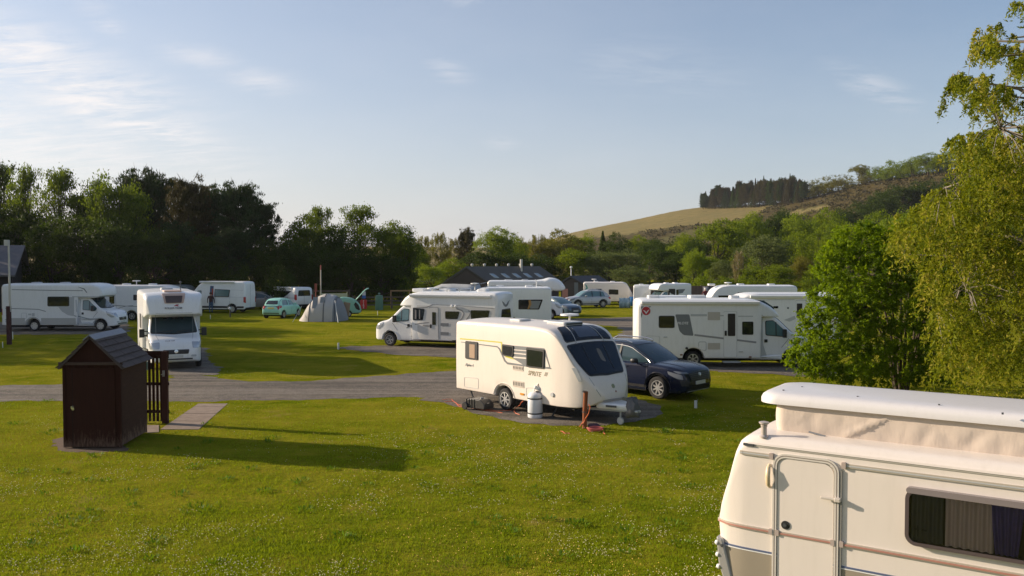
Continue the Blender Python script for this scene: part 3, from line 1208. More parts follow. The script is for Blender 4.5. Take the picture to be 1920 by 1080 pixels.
def proto_broad(seed, nl=20, open_top=0, leaf=.013):
    """unit-size broadleaf crown and trunk"""
    Rg = np.random.default_rng(seed)
    C, tone = [], []
    lobes = []
    for i in range(nl):
        d = sph(1, Rg)[0]
        if d[2] < -.55:
            d[2] = -d[2]
        k = Rg.uniform(.55, 1.0)
        lobes.append((np.array([d[0] * .31 * k, d[1] * .31 * k, .56 + d[2] * .29 * k]), Rg.uniform(.11, .19)))
    for i in range(6):
        a = Rg.uniform(0, 6.28)
        lobes.append((np.array([math.cos(a) * .27, math.sin(a) * .27, Rg.uniform(.16, .32)]), Rg.uniform(.08, .14)))
    for i in range(open_top):
        a = Rg.uniform(0, 6.28)
        q = Rg.uniform(.02, .2)
        lobes.append((np.array([math.cos(a) * q, math.sin(a) * q, Rg.uniform(.84, .97)]), Rg.uniform(.03, .06)))
    for (c, r) in lobes:
        m_ = max(5, int(26 * (r / .15) ** 2))
        d = sph(m_, Rg)
        d[:, 2] = np.where(Rg.random(m_) < .6, np.abs(d[:, 2]), d[:, 2])
        cc = c + d * r * Rg.uniform(.7, 1.1, (m_, 1)) * np.array([1, 1, .85])
        lt = Rg.uniform(.25, .75)
        for q in cc:
            k = int(Rg.integers(16, 26))
            C.append(q + Rg.normal(size=(k, 3)) * np.array([.026, .026, .018]))
            tone.append(np.clip(lt + Rg.normal(0, .12) + Rg.normal(0, .12, k), 0, 1))
    C = np.concatenate(C)
    tone = np.concatenate(tone)
    zmax = np.quantile(C[:, 2], .999)
    C[:, 2] *= 1.0 / zmax
    wmax = np.quantile(np.abs(C[:, :2]), .995) * 2
    C[:, :2] /= wmax
    V = rhombs(C, Rg.uniform(.7, 1.3, len(C)) * leaf, .62, Rg)
    tb = MB()
    tb.tube([(0, 0, -.02), (.005, 0, .15), (0, .01, .4), (.01, 0, .8)], [.028, .02, .014, .004], 7)
    for (c, r) in lobes[::2]:
        z0 = Rg.uniform(.15, .45)
        m1 = c * .5 + np.array([0, 0, z0]) * .5
        tb.tube([(0, 0, z0), (m1[0] / wmax, m1[1] / wmax, m1[2]), (c[0] / wmax, c[1] / wmax, c[2] / zmax)], [.011, .007, .003], 5)
    return V, tone, tb


def proto_pine(seed, tall=.3):
    Rg = np.random.default_rng(seed)
    C, A, tone = [], [], []
    tb = MB()
    tb.tube([(0, 0, -.02), (.005, .004, .5), (0, 0, .97)], [.02, .013, .003], 7)
    nb = 78
    for i in range(nb):
        z = tall + (.93 - tall) * (i / nb) ** .9 + Rg.normal(0, .012)
        u = min(1, max(0, (z - tall) / (1 - tall)))
        rad = .46 * (1 - u ** 2.6 * .62) * Rg.uniform(.55, 1.05) * (0.7 + .3 * min(1, u * 4))
        a = i * 2.4 + Rg.normal(0, .4)
        rise = Rg.uniform(.02, .1) + .06 * u
        n_c = 7
        lt = Rg.uniform(.15, .85)
        end = np.array([math.cos(a) * rad, math.sin(a) * rad, z + rise])
        end = end * np.array([.8, .8, 1]) - np.array([0, 0, .01])
        tb.tube([(0, 0, z - .01), tuple(end * .6 + np.array([0, 0, z]) * .4 - np.array([0, 0, .01])), tuple(end)], [.004, .0028, .001], 4)
        for k in range(n_c):
            f = .35 + .65 * (k + Rg.random() * .6) / n_c
            p0 = np.array([math.cos(a) * rad * f, math.sin(a) * rad * f, z + rise * f * f]) + Rg.normal(size=3) * np.array([.035, .035, .010])
            m_ = 44
            C.append(p0 + Rg.normal(size=(m_, 3)) * np.array([.03, .03, .009]))
            A.append(np.tile([math.cos(a) * .35, math.sin(a) * .35, .8], (m_, 1)))
            tone.append(np.clip(lt + Rg.normal(0, .15, m_), 0, 1))
    for i in range(46):          # upright leading shoots
        a, q = Rg.uniform(0, 6.28), .32 * math.sqrt(Rg.random())
        zt = .985 - (q / .40) ** 2 * .17 + Rg.normal(0, .012)
        m_ = 40
        t_ = Rg.random(m_)
        C.append(np.stack([math.cos(a) * q + Rg.normal(0, .006, m_), math.sin(a) * q + Rg.normal(0, .006, m_), zt - t_ * .085], 1))
        A.append(np.tile([0, 0, 1.3], (m_, 1)))
        tone.append(np.clip(.6 + Rg.normal(0, .15, m_), 0, 1))
    C, A, tone = map(np.concatenate, (C, A, tone))
    C[:, 2] /= np.quantile(C[:, 2], .9995)
    V = rhombs(C, Rg.uniform(.7, 1.3, len(C)) * .0145, .34, Rg, A, .55)
    return V, tone, tb


def proto_spruce(seed):
    Rg = np.random.default_rng(seed)
    n = 5200
    z = Rg.random(n) ** .8
    a = Rg.uniform(0, 6.28, n)
    lay = np.abs(((z * 15 + a * .16) % 1) - .5) * 2
    r = (1 - z) * .5 * (.35 + .65 * np.sqrt(Rg.random(n))) * (.65 + .35 * lay) + .01
    C = np.stack([np.cos(a) * r, np.sin(a) * r, .05 + z * .95 - r * .12], 1)
    V = rhombs(C, Rg.uniform(.7, 1.4, n) * .02, .4, Rg, np.stack([np.cos(a), np.sin(a), -.3 + 0 * a], 1), .5)
    tb = MB()
    tb.tube([(0, 0, -.02), (0, 0, .9)], [.02, .003], 6)
    return V, np.clip(.5 + Rg.normal(0, .2, n), 0, 1), tb


def proto_birch(seed):
    Rg = np.random.default_rng(seed)
    C, A, tone = [], [], []
    tb = MB()
    tb.tube([(0, 0, -.02), (.01, 0, .5), (0, .01, .95)], [.014, .009, .002], 7)
    for i in range(60):
        z = Rg.uniform(.3, .97)
        a = Rg.uniform(0, 6.28)
        rad = .42 * math.sin(math.pi * min(1, (1.03 - z) * 1.25) ** .8) ** .6 * Rg.uniform(.5, 1)
        e = np.array([math.cos(a) * rad, math.sin(a) * rad, min(.99, z + .05)])
        tb.tube([(0, 0, z - .06), tuple(e)], [.004, .0015], 4)
        lt = Rg.uniform(.2, .9)
        for k in range(9):
            f = Rg.uniform(.3, 1.05)
            b = np.array([e[0] * f, e[1] * f, z - .04 + .08 * f]) + Rg.normal(0, .02, 3)
            L_ = Rg.uniform(.05, .16)
            m_ = 22
            t_ = Rg.random(m_)
            C.append(b + np.stack([Rg.normal(0, .012, m_), Rg.normal(0, .012, m_), -t_ * L_], 1))
            A.append(np.tile([0, 0, -1.0], (m_, 1)))
            tone.append(np.clip(lt + Rg.normal(0, .15, m_), 0, 1))
    C, A, tone = map(np.concatenate, (C, A, tone))
    C[:, 2] /= np.quantile(C[:, 2], .9995)
    return rhombs(C, Rg.uniform(.7, 1.3, len(C)) * .011, .55, Rg, A, .8), tone, tb


def proto_bush(seed, leaf=.02):
    Rg = np.random.default_rng(seed)
    C, tone = [], []
    for i in range(30):
        d = sph(1, Rg)[0]
        d[2] = abs(d[2])
        c = np.array([d[0] * .34, d[1] * .34, .1 + d[2] * .62]) * Rg.uniform(.6, 1)
        lt = Rg.uniform(.2, .8)
        for k in range(9):
            q = c + sph(1, Rg)[0] * .13
            m_ = 20
            C.append(q + Rg.normal(size=(m_, 3)) * .03)
            tone.append(np.clip(lt + Rg.normal(0, .15, m_), 0, 1))
    C, tone = np.concatenate(C), np.concatenate(tone)
    C[:, 2] = np.clip(C[:, 2] / np.quantile(C[:, 2], .999), 0.0, 1.05)
    C[:, :2] /= np.quantile(np.abs(C[:, :2]), .995) * 2
    tb = MB()
    for k in range(5):
        a = k * 1.26
        tb.tube([(0, 0, -.02), (math.cos(a) * .15, math.sin(a) * .15, .5)], [.02, .006], 5)
    return rhombs(C, Rg.uniform(.7, 1.3, len(C)) * leaf, .6, Rg), tone, tb


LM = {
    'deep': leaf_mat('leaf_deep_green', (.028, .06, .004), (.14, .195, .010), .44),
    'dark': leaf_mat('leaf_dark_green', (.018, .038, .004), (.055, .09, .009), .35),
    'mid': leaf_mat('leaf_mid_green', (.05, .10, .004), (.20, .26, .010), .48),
    'bright': leaf_mat('leaf_bright_green', (.08, .145, .006), (.20, .26, .012), .45),
    'olive': leaf_mat('leaf_olive', (.075, .088, .012), (.19, .185, .026), .42),
    'sage': leaf_mat('leaf_sage', (.06, .09, .025), (.14, .175, .055), .36),
    'pine': leaf_mat('pine_needles', (.014, .032, .010), (.045, .075, .022), .2),
    'brownpine': leaf_mat('brownish_pine_needles', (.03, .034, .010), (.085, .072, .02), .15),
    'pale': leaf_mat('leaf_pale', (.15, .14, .06), (.24, .21, .10), .3),
    'copper': leaf_mat('leaf_copper', (.07, .022, .012), (.15, .06, .025), .2),
}
PROTO = {}


def get_proto(kind, tint, seed):
    k = (kind, seed)
    if k not in PROTO:
        if kind == 'broad':
            PROTO[k] = proto_broad(seed)
        elif kind == 'airy':
            PROTO[k] = proto_broad(seed, 13, 22, .012)
        elif kind == 'pine':
            PROTO[k] = proto_pine(seed, .22)
        elif kind == 'spruce':
            PROTO[k] = proto_spruce(seed)
        elif kind == 'birch':
            PROTO[k] = proto_birch(seed)
        else:
            PROTO[k] = proto_bush(seed)
        V, tone, tb = PROTO[k]
        tm = tb.mesh('trunk', 60)
        tm.materials.append(pbark if kind in ('pine', 'spruce') else wbark if kind == 'birch' else bark)
        PROTO[k] = [V, tone, tm]
    kk = (kind, seed, tint)
    if kk not in PROTO:
        V, tone, tm = PROTO[k]
        PROTO[kk] = np_mesh('crown', V, 4, LM[tint], tone)
    return PROTO[kk], PROTO[k][2]


TREES = []


def tree(kind, tint, px, top, Y, wpx, grp, desc, seed=None, base=None, zb=None):
    X = (px - 960) / 1600 * Y
    z0 = terr(X, Y) if zb is None else zb
    zt = atY(px, top - (5 if Y < 240 and top > 380 else 3), Y).z
    h = zt - z0
    w = wpx / 1600 * Y
    if seed is None:
        seed = rnd.choice((1, 2, 3))
    cm, tm = get_proto(kind, tint, seed)
    nm = {'broad': 'broadleaf_tree', 'airy': 'broadleaf_tree', 'pine': 'pine_tree', 'spruce': 'spruce_tree', 'birch': 'birch_tree', 'bush': 'shrub'}[kind]
    r = empty(nm, (X, Y, z0 - .05), rnd.uniform(0, 6.28))
    r.scale = (w, w, h)
    c = bpy.data.objects.new('crown', cm)
    tk = bpy.data.objects.new('trunk' if kind != 'bush' else 'stems', tm)
    for o in (c, tk):
        col.objects.link(o)
        o.parent = r
    TREES.append((grp, desc, px, r, 'shrub' if kind == 'bush' else 'tree'))
    return r


G1 = 'dark tree belt on the left'
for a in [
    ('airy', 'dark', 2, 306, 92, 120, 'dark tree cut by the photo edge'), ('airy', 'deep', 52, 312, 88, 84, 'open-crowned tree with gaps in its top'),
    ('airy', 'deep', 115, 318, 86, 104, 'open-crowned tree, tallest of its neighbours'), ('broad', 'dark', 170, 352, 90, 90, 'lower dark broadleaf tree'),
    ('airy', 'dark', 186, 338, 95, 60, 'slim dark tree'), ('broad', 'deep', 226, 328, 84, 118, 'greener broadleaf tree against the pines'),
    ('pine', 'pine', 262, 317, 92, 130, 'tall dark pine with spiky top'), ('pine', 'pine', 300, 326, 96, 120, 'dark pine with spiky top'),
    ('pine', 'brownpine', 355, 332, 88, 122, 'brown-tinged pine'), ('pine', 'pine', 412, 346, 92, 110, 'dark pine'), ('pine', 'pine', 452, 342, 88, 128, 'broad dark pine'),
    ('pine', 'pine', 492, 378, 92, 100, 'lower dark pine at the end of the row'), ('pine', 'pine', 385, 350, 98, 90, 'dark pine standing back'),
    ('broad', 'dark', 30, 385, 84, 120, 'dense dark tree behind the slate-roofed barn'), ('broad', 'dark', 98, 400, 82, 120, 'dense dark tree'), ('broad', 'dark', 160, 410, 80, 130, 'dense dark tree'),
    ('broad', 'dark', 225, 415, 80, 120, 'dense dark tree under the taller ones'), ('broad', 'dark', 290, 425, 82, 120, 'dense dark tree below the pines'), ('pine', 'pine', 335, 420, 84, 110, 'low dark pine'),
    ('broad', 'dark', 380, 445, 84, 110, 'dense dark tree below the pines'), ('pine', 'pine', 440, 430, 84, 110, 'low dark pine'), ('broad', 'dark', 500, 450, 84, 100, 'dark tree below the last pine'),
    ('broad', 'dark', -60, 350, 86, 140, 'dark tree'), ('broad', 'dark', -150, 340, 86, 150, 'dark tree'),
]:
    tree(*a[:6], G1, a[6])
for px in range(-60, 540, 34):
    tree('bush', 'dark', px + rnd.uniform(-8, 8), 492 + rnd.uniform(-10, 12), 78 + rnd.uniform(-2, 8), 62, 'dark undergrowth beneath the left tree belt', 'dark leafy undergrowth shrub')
G2 = 'green trees behind the tent'
for a in [
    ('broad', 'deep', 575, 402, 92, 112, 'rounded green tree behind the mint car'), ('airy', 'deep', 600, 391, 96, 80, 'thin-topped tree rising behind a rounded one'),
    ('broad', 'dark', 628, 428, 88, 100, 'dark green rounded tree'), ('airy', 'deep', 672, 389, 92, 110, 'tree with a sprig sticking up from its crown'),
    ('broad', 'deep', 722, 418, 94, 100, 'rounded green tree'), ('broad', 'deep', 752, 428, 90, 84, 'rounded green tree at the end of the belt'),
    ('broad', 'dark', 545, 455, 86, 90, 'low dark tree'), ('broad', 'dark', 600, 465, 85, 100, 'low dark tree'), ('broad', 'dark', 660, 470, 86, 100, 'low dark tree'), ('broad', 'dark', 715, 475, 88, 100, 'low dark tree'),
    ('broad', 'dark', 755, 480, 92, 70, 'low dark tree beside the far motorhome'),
]:
    tree(*a[:6], G2, a[6])
for px in range(545, 770, 30):
    tree('bush', 'dark', px + rnd.uniform(-6, 6), 508 + rnd.uniform(-6, 8), 84 + rnd.uniform(0, 8), 56, 'dark undergrowth behind the post-and-rail fence', 'dark leafy undergrowth shrub')
G3 = 'mixed trees behind the wooden building'
for a in [
    ('birch', 'olive', 795, 446, 150, 62, 'yellowish feathery birch'), ('birch', 'olive', 826, 440, 140, 58, 'feathery birch with a pale trunk'), ('birch', 'olive', 852, 450, 145, 50, 'feathery birch beside the thin pine'),
    ('pine', 'brownpine', 875, 431, 138, 52, 'thin brownish pine above the building roof'), ('broad', 'bright', 930, 430, 135, 92, 'bright green rounded tree above the building'),
    ('broad', 'mid', 965, 448, 140, 70, 'green tree beside the brighter one'), ('birch', 'olive', 1006, 444, 150, 60, 'olive birch'), ('broad', 'olive', 1050, 434, 165, 92, 'broad olive tree'),
    ('broad', 'mid', 1088, 442, 170, 60, 'green tree at the foot of the tan hill'), ('spruce', 'dark', 1130, 438, 160, 54, 'narrow dark spruce'), ('broad', 'dark', 1155, 440, 158, 66, 'dark rounded tree'),
    ('broad', 'mid', 1192, 446, 162, 66, 'dark rounded tree'), ('broad', 'sage', 1143, 472, 128, 118, 'large dome-shaped grey-green willow'), ('broad', 'sage', 1182, 502, 118, 74, 'small grey-green willow'),
    ('broad', 'dark', 1218, 455, 140, 70, 'dark tree behind the small willow'), ('broad', 'dark', 1250, 466, 132, 76, 'dark tree behind the coachbuilt motorhome'), ('broad', 'mid', 1290, 442, 150, 74, 'dark tree'),
    ('broad', 'dark', 1268, 482, 128, 70, 'low dark tree'), ('broad', 'dark', 905, 470, 125, 90, 'low dark tree behind the ridge vents'), ('broad', 'dark', 960, 478, 124, 90, 'low dark tree behind the flue pipe'),
    ('broad', 'dark', 1015, 480, 128, 80, 'low dark tree'), ('broad', 'mid', 1075, 470, 128, 80, 'low dark tree behind the small hut'), ('broad', 'mid', 845, 488, 118, 70, 'low leafy tree beside the gable'),
    ('broad', 'bright', 808, 500, 112, 66, 'low bright leafy tree'), ('broad', 'mid', 780, 462, 140, 60, 'dark tree in the gap'), ('broad', 'dark', 1110, 478, 140, 60, 'dark tree beside the dome-shaped willow'),
    ('bush', 'mid', 1110, 530, 112, 40, 'low yellow-green shrub behind the caravan'), ('bush', 'mid', 1205, 536, 110, 50, 'low green shrub'), ('bush', 'olive', 1255, 528, 112, 20, 'small pale young shrub'),
    ('bush', 'bright', 1283, 526, 112, 22, 'small yellow-green young shrub'), ('broad', 'olive', 985, 450, 160, 70, 'dark tree between the crowns'), ('broad', 'olive', 1030, 455, 150, 70, 'dark tree'),
]:
    tree(*a[:6], G3, a[6])
for px in range(790, 1330, 45):
    tree('bush', 'dark', px, 524 + rnd.uniform(-6, 4), 126, 62, 'dark undergrowth behind the buildings', 'dark leafy undergrowth shrub')
G4 = 'hillside woodland on the right'
for a in [
    ('broad', 'mid', 1345, 415, 150, 120, 'large green tree lit along its crown'), ('broad', 'dark', 1312, 452, 135, 70, 'dark tree'), ('broad', 'mid', 1318, 480, 120, 80, 'green tree above the board fence'),
    ('broad', 'bright', 1400, 402, 175, 90, 'green tree on the slope'), ('broad', 'dark', 1452, 402, 180, 76, 'dark tree on the slope'), ('broad', 'bright', 1508, 404, 170, 100, 'green tree on the slope'),
    ('broad', 'sage', 1436, 446, 122, 116, 'large pale dome-shaped tree'), ('birch', 'pale', 1384, 474, 108, 34, 'narrow pale straw-coloured tree'), ('broad', 'sage', 1362, 492, 112, 66, 'pale green low tree'),
    ('broad', 'mid', 1490, 440, 130, 90, 'green tree beside the pale dome-shaped one'), ('broad', 'olive', 1512, 484, 108, 64, 'yellowish low tree behind the lamp mast'), ('broad', 'bright', 1556, 420, 135, 90, 'bright green tree'),
    ('broad', 'mid', 1550, 396, 175, 90, 'green tree on the slope'), ('broad', 'bright', 1600, 422, 120, 100, 'bright green tree behind the shrub'), ('broad', 'mid', 1640, 400, 140, 110, 'green tree behind the shrub'),
    ('broad', 'bright', 1690, 392, 125, 110, 'bright green tree beside the willow'), ('broad', 'mid', 1750, 385, 130, 120, 'green tree behind the willow'), ('broad', 'mid', 1830, 390, 120, 130, 'green tree behind the willow'),
    ('broad', 'mid', 1910, 380, 120, 130, 'green tree behind the willow'), ('broad', 'mid', 2010, 380, 120, 150, 'green tree'), ('broad', 'dark', 1690, 345, 300, 90, 'dark scrub tree high on the slope'),
    ('broad', 'dark', 1650, 362, 280, 80, 'dark scrub tree high on the slope'), ('broad', 'dark', 1610, 380, 260, 70, 'dark scrub tree on the slope'), ('broad', 'dark', 1735, 340, 300, 80, 'dark scrub tree high on the slope'),
    ('broad', 'dark', 1780, 330, 290, 80, 'dark scrub tree high on the slope'), ('broad', 'dark', 1580, 392, 240, 60, 'dark scrub tree on the slope'), ('broad', 'mid', 1300, 470, 118, 50, 'green tree'),
    ('broad', 'mid', 1540, 500, 105, 90, 'low green tree'), ('broad', 'mid', 1600, 520, 100, 100, 'low green tree'), ('broad', 'mid', 1460, 500, 106, 80, 'low green tree'), ('broad', 'mid', 1410, 505, 108, 70, 'low green tree'),
    ('broad', 'mid', 1680, 520, 95, 110, 'low green tree'), ('broad', 'mid', 1780, 520, 95, 120, 'low green tree'), ('broad', 'mid', 1880, 520, 95, 120, 'low green tree'), ('broad', 'olive', 1375, 420, 190, 80, 'olive tree on the slope'),
    ('broad', 'dark', 1425, 412, 210, 80, 'dark tree on the slope'), ('broad', 'mid', 1336, 505, 114, 60, 'low green tree'), ('broad', 'dark', 1480, 396, 230, 70, 'dark tree on the slope'),
    ('broad', 'dark', 1235, 452, 190, 60, 'dark tree below the heath'), ('broad', 'dark', 1275, 448, 200, 60, 'dark tree below the heath'),
]:
    tree(*a[:6], G4, a[6])
for px in range(1320, 1960, 40):
    tree('bush', 'mid', px + rnd.uniform(-6, 6), 522 + rnd.uniform(-6, 6), 98 + rnd.uniform(0, 6), 62, 'leafy scrub at the foot of the hillside woodland', 'leafy green scrub bush')
G5 = 'round trees along the hill crest'
for (px, top, w) in [(1496, 345, 36), (1514, 341, 40), (1534, 337, 44), (1556, 331, 48), (1580, 330, 50), (1608, 312, 46), (1626, 329, 46), (1648, 314, 52), (1668, 303, 62), (1690, 305, 54), (1709, 297, 48), (1737, 289, 60),
                     (1756, 293, 48), (1776, 285, 60), (1796, 277, 66), (1825, 272, 80), (1870, 262, 90)]:
    tree('bush' if px not in (1608, 1737, 1796) else 'broad', 'olive' if px < 1640 else 'mid', px, top, yc_f(px) - 14, w, G5, 'small rounded tree on the skyline')
G6 = 'conifer plantation on the hilltop'
for r_ in range(4):
    for i in range(25):
        f = i / 24
        px = 1319 + f * 184 + rnd.uniform(-5, 5)
        tp = np.interp(px, [1315, 1345, 1380, 1420, 1460, 1500], [366, 359, 350, 343, 339, 338]) + rnd.gauss(2.5, 4.2) + 2 * math.sin(px * .13)
        tree('spruce' if rnd.random() < .55 else 'pine', rnd.choice(('pine', 'brownpine', 'dark', 'brownpine')), px, float(tp), yc_f(px) - 2 - r_ * 9, rnd.uniform(17, 25), G6, 'tall conifer in the hilltop plantation')
# trees outside the frame on the left: their long shadows cross the lawn
for (X, Y, w, h, sd_) in [(-40, 50, 9, 12, 1), (-50, 58, 10, 13, 2), (-56, 49, 9, 12, 3), (-43, 60, 8, 11, 2), (-62, 66, 10, 14, 1), (-58, 72, 10, 13, 3), (-36, 41.5, 5, 6.5, 1), (-70, 56, 10, 13, 2), (-58, 78, 11, 15, 2), (-72, 88, 12, 15, 3)]:
    r = empty('broadleaf_tree', (X, Y, 0), rnd.uniform(0, 6))
    r.scale = (w, w, h)
    cm, tm = get_proto('broad', 'mid', sd_)
    for nme, mm in (('crown', cm), ('trunk', tm)):
        o = bpy.data.objects.new(nme, mm)
        col.objects.link(o)
        o.parent = r
    TREES.append(('trees outside the left edge of the photo', 'broadleaf tree standing outside the left edge of the photo', X, r, 'tree'))

ORD = 'first second third fourth fifth sixth seventh eighth ninth tenth eleventh twelfth thirteenth fourteenth fifteenth sixteenth seventeenth eighteenth nineteenth twentieth'.split()
TENS = {2: 'twenty', 3: 'thirty', 4: 'forty', 5: 'fifty', 6: 'sixty', 7: 'seventy', 8: 'eighty', 9: 'ninety', 10: 'one hundred', 11: 'one hundred ten', 12: 'one hundred twenty', 13: 'one hundred thirty'}


def ordw(n):
    if n <= 20:
        return ORD[n - 1]
    if n > 69:
        return '%dth' % n if n % 10 > 3 or n % 10 == 0 or n % 100 in (11, 12, 13) else str(n) + {1: 'st', 2: 'nd', 3: 'rd'}[n % 10]
    a, b = divmod(n, 10)
    return {2: 'twentieth', 3: 'thirtieth', 4: 'fortieth', 5: 'fiftieth', 6: 'sixtieth'}[a] if b == 0 else TENS[a] + '-' + ORD[b - 1]


byg = {}
for tr_ in TREES:
    byg.setdefault(tr_[0], []).append(tr_)
for grp, lst in byg.items():
    lst.sort(key=lambda q: q[2])
    descs = [q[1] for q in lst]
    for i, (g_, d_, px_, r_, c_) in enumerate(lst):
        lab = d_ if descs.count(d_) == 1 and len(d_.split()) > 3 else '%s, %s from left among the %s' % (d_, ordw(i + 1), grp.replace('leafy scrub', 'scrub'))
        ws = lab.split()
        if len(ws) > 16:
            lab = '%s, %s from left' % (d_, ordw(i + 1))
        tag(r_, lab, c_, grp)

# heath scrub on the slope (uncountable)
C, tn = [], []
Rg = np.random.default_rng(9)
cnt = 0
while cnt < 2600:
    px = Rg.uniform(1200, 1960)
    Y = Rg.uniform(250, yc_f(px) - 4)
    X = (px - 960) / 1600 * Y
    z = terr(X, Y)
    py = 488 - (z - 4.4) / Y * 1600
    if pip(px, py, TAN) or pip(px, py, PATCH) or (pip(px, py, OLIVE) and Rg.random() < .8):
        continue
    if vnoise(np.array([X]), np.array([Y]), .05, 4)[0] < .3:
        continue
    cnt += 1
    s_ = Rg.uniform(.5, 1.5)
    k = 12
    C.append(np.array([X, Y, z + s_ * .35]) + Rg.normal(size=(k, 3)) * np.array([s_, s_, s_ * .4]))
    tn.append(np.clip(Rg.uniform(0, 1) + Rg.normal(0, .15, k), 0, 1))
C, tn = np.concatenate(C), np.concatenate(tn)
ho = bpy.data.objects.new('heath_scrub', np_mesh('heath_scrub', rhombs(C, Rg.uniform(.3, .8, len(C)), .7, Rg), 4, leaf_mat('heath_leaf', (.035, .03, .012), (.09, .075, .022), .1), tn))
col.objects.link(ho)
tag(ho, kind='stuff')

# ---------------------------------------------------------------- the large shrub on the right
SY = 28.2


def custom_plant(name, C, A, size, asp, m, tone, trunk, tm_, label, cat, jit=.7):
    V = rhombs(C, size, asp, Rg, A, jit)
    r = empty(name, (float(np.mean(C[:, 0])), float(np.mean(C[:, 1])), 0), 0, label, cat)
    off = np.array([r.location.x, r.location.y, 0])
    me = np_mesh('crown', V - off, 4, m, tone)
    o = bpy.data.objects.new('crown', me)
    col.objects.link(o)
    o.parent = r
    trunk.v = [(a - off[0], b - off[1], c) for a, b, c in trunk.v]
    trunk.build('trunk', tm_, r, 60)
    return r


Rg = np.random.default_rng(21)
outl = [(1492, 694), (1476, 672), (1494, 640), (1506, 600), (1512, 560), (1528, 530), (1530, 500), (1548, 470), (1562, 440), (1600, 428), (1630, 412), (1660, 424), (1700, 416), (1750, 430), (1800, 460), (1820, 560), (1822, 640), (1800, 700), (1760, 728),
        (1700, 722), (1650, 722), (1600, 724), (1550, 712), (1515, 704)]
C, A, tn = [], [], []
tb = MB()
bx, by = at(1690, 738).x, at(1690, 738).y
stems = []
for k in range(9):
    a = k * .7
    sp = .16
    b0 = (bx + math.cos(a) * sp, by + math.sin(a) * sp, -.03)
    e = Vector((bx + math.cos(a) * Rg.uniform(.8, 1.6), by + math.sin(a) * Rg.uniform(.6, 1.4), Rg.uniform(2.5, 4.6)))
    md = Vector(b0).lerp(e, .45) + Vector((-.15 * math.cos(a), -.15 * math.sin(a), .3))
    tb.tube([b0, md, e], [.06, .04, .012], 7)
    stems += [md, e]
n = 0
while n < 1080:
    px, py = Rg.uniform(1470, 1815), Rg.uniform(420, 730)
    if not pip(px, py, outl):
        continue
    # depth inside a rounded volume
    fx = (px - 1655) / 185
    fy = (py - 585) / 165
    dep = 2.4 * math.sqrt(max(.08, 1 - .8 * (fx * fx + fy * fy) / 1.4))
    sgn = -1 if Rg.random() < .72 else 1
    Y = SY + sgn * dep * Rg.uniform(.45, 1.0)
    Pp = atY(px, py, Y)
    if Pp.z < .45:
        continue
    if vnoise(np.array([px * .02]), np.array([py * .02]), 1.0, 8)[0] + Rg.random() * .45 < .27:
        continue
    n += 1
    s0 = min(stems, key=lambda q: (q - Pp).length)
    if n % 4 == 0:
        tb.tube([s0, (s0 + Pp) / 2 + Vector((0, 0, .12)), Pp], [.014, .009, .004], 4)
    out = Vector((Pp.x - bx, Pp.y - by, .5)).normalized()
    lt = Rg.uniform(.1, .9)
    for f in range(7):          # seven leaf sprays round each shoot
        dv = (out + Vector(Rg.normal(size=3)) * .7).normalized()
        k = 11
        tt = np.linspace(.05, 1, k)[:, None]
        L_ = Rg.uniform(.18, .34)
        pts = np.array(Pp) + np.array(dv) * tt * L_ + np.array([0, 0, -1.0]) * (tt ** 2) * .07 + Rg.normal(size=(k, 3)) * .022
        C.append(pts)
        A.append(np.tile(np.array(dv) * .5 + np.array([0, 0, -.2]), (k, 1)))
        tn.append(np.clip(lt + Rg.normal(0, .15, k), 0, 1))
C, A, tn = map(np.concatenate, (C, A, tn))
custom_plant('rowan_tree', C, A, Rg.uniform(.7, 1.3, len(C)) * .050, .46, leaf_mat('rowan_leaf', (.045, .105, .003), (.24, .34, .008), .46, .6), tn, tb, bark,
             'bushy multi-stemmed bright green tree in front of the last motorhome', 'tree', .9)

# ---------------------------------------------------------------- willow at the right edge
Rg = np.random.default_rng(33)
left = smo([(0, 1905), (20, 1886), (45, 1860), (60, 1800), (95, 1815), (130, 1790), (165, 1775), (200, 1768), (215, 1800), (228, 1850), (240, 1870), (252, 1800), (262, 1776), (300, 1790), (340, 1775), (380, 1712), (420, 1672), (470, 1680), (520, 1735), (600, 1752), (680, 1768), (730, 1790)])
C, A, tn = [], [], []
tb = MB()
WX, WY = 15.0, 22.5
tb.tube([(WX, WY, -.1), (WX - .1, WY, 2), (WX + .1, WY + .2, 5), (WX - .2, WY, 8), (WX, WY, 11.2)], [.3, .24, .18, .1, .03], 10)
limbs = []
for i in range(40):
    z0 = Rg.uniform(1.8, 10.3)
    ang = Rg.uniform(-2.2, 2.2) + math.pi
    L_ = Rg.uniform(2.2, 4.6) * (1 if z0 < 8 else .7)
    e = Vector((WX + math.cos(ang) * L_, WY + math.sin(ang) * L_ * .8, z0 + Rg.uniform(.3, 1.6)))
    md = Vector((WX, WY, z0)).lerp(e, .5) + Vector((0, 0, .35))
    px, py = proj(e)
    if px < left(min(730, max(0, py))) - 5:
        e = Vector((WX, WY, z0)).lerp(e, .6)
        md = Vector((WX, WY, z0)).lerp(e, .5) + Vector((0, 0, .3))
    tb.tube([(WX, WY, z0), md, e], [.075, .045, .012], 6)
    limbs += [md, e, md.lerp(e, .5)]
n = 0
tries = 0
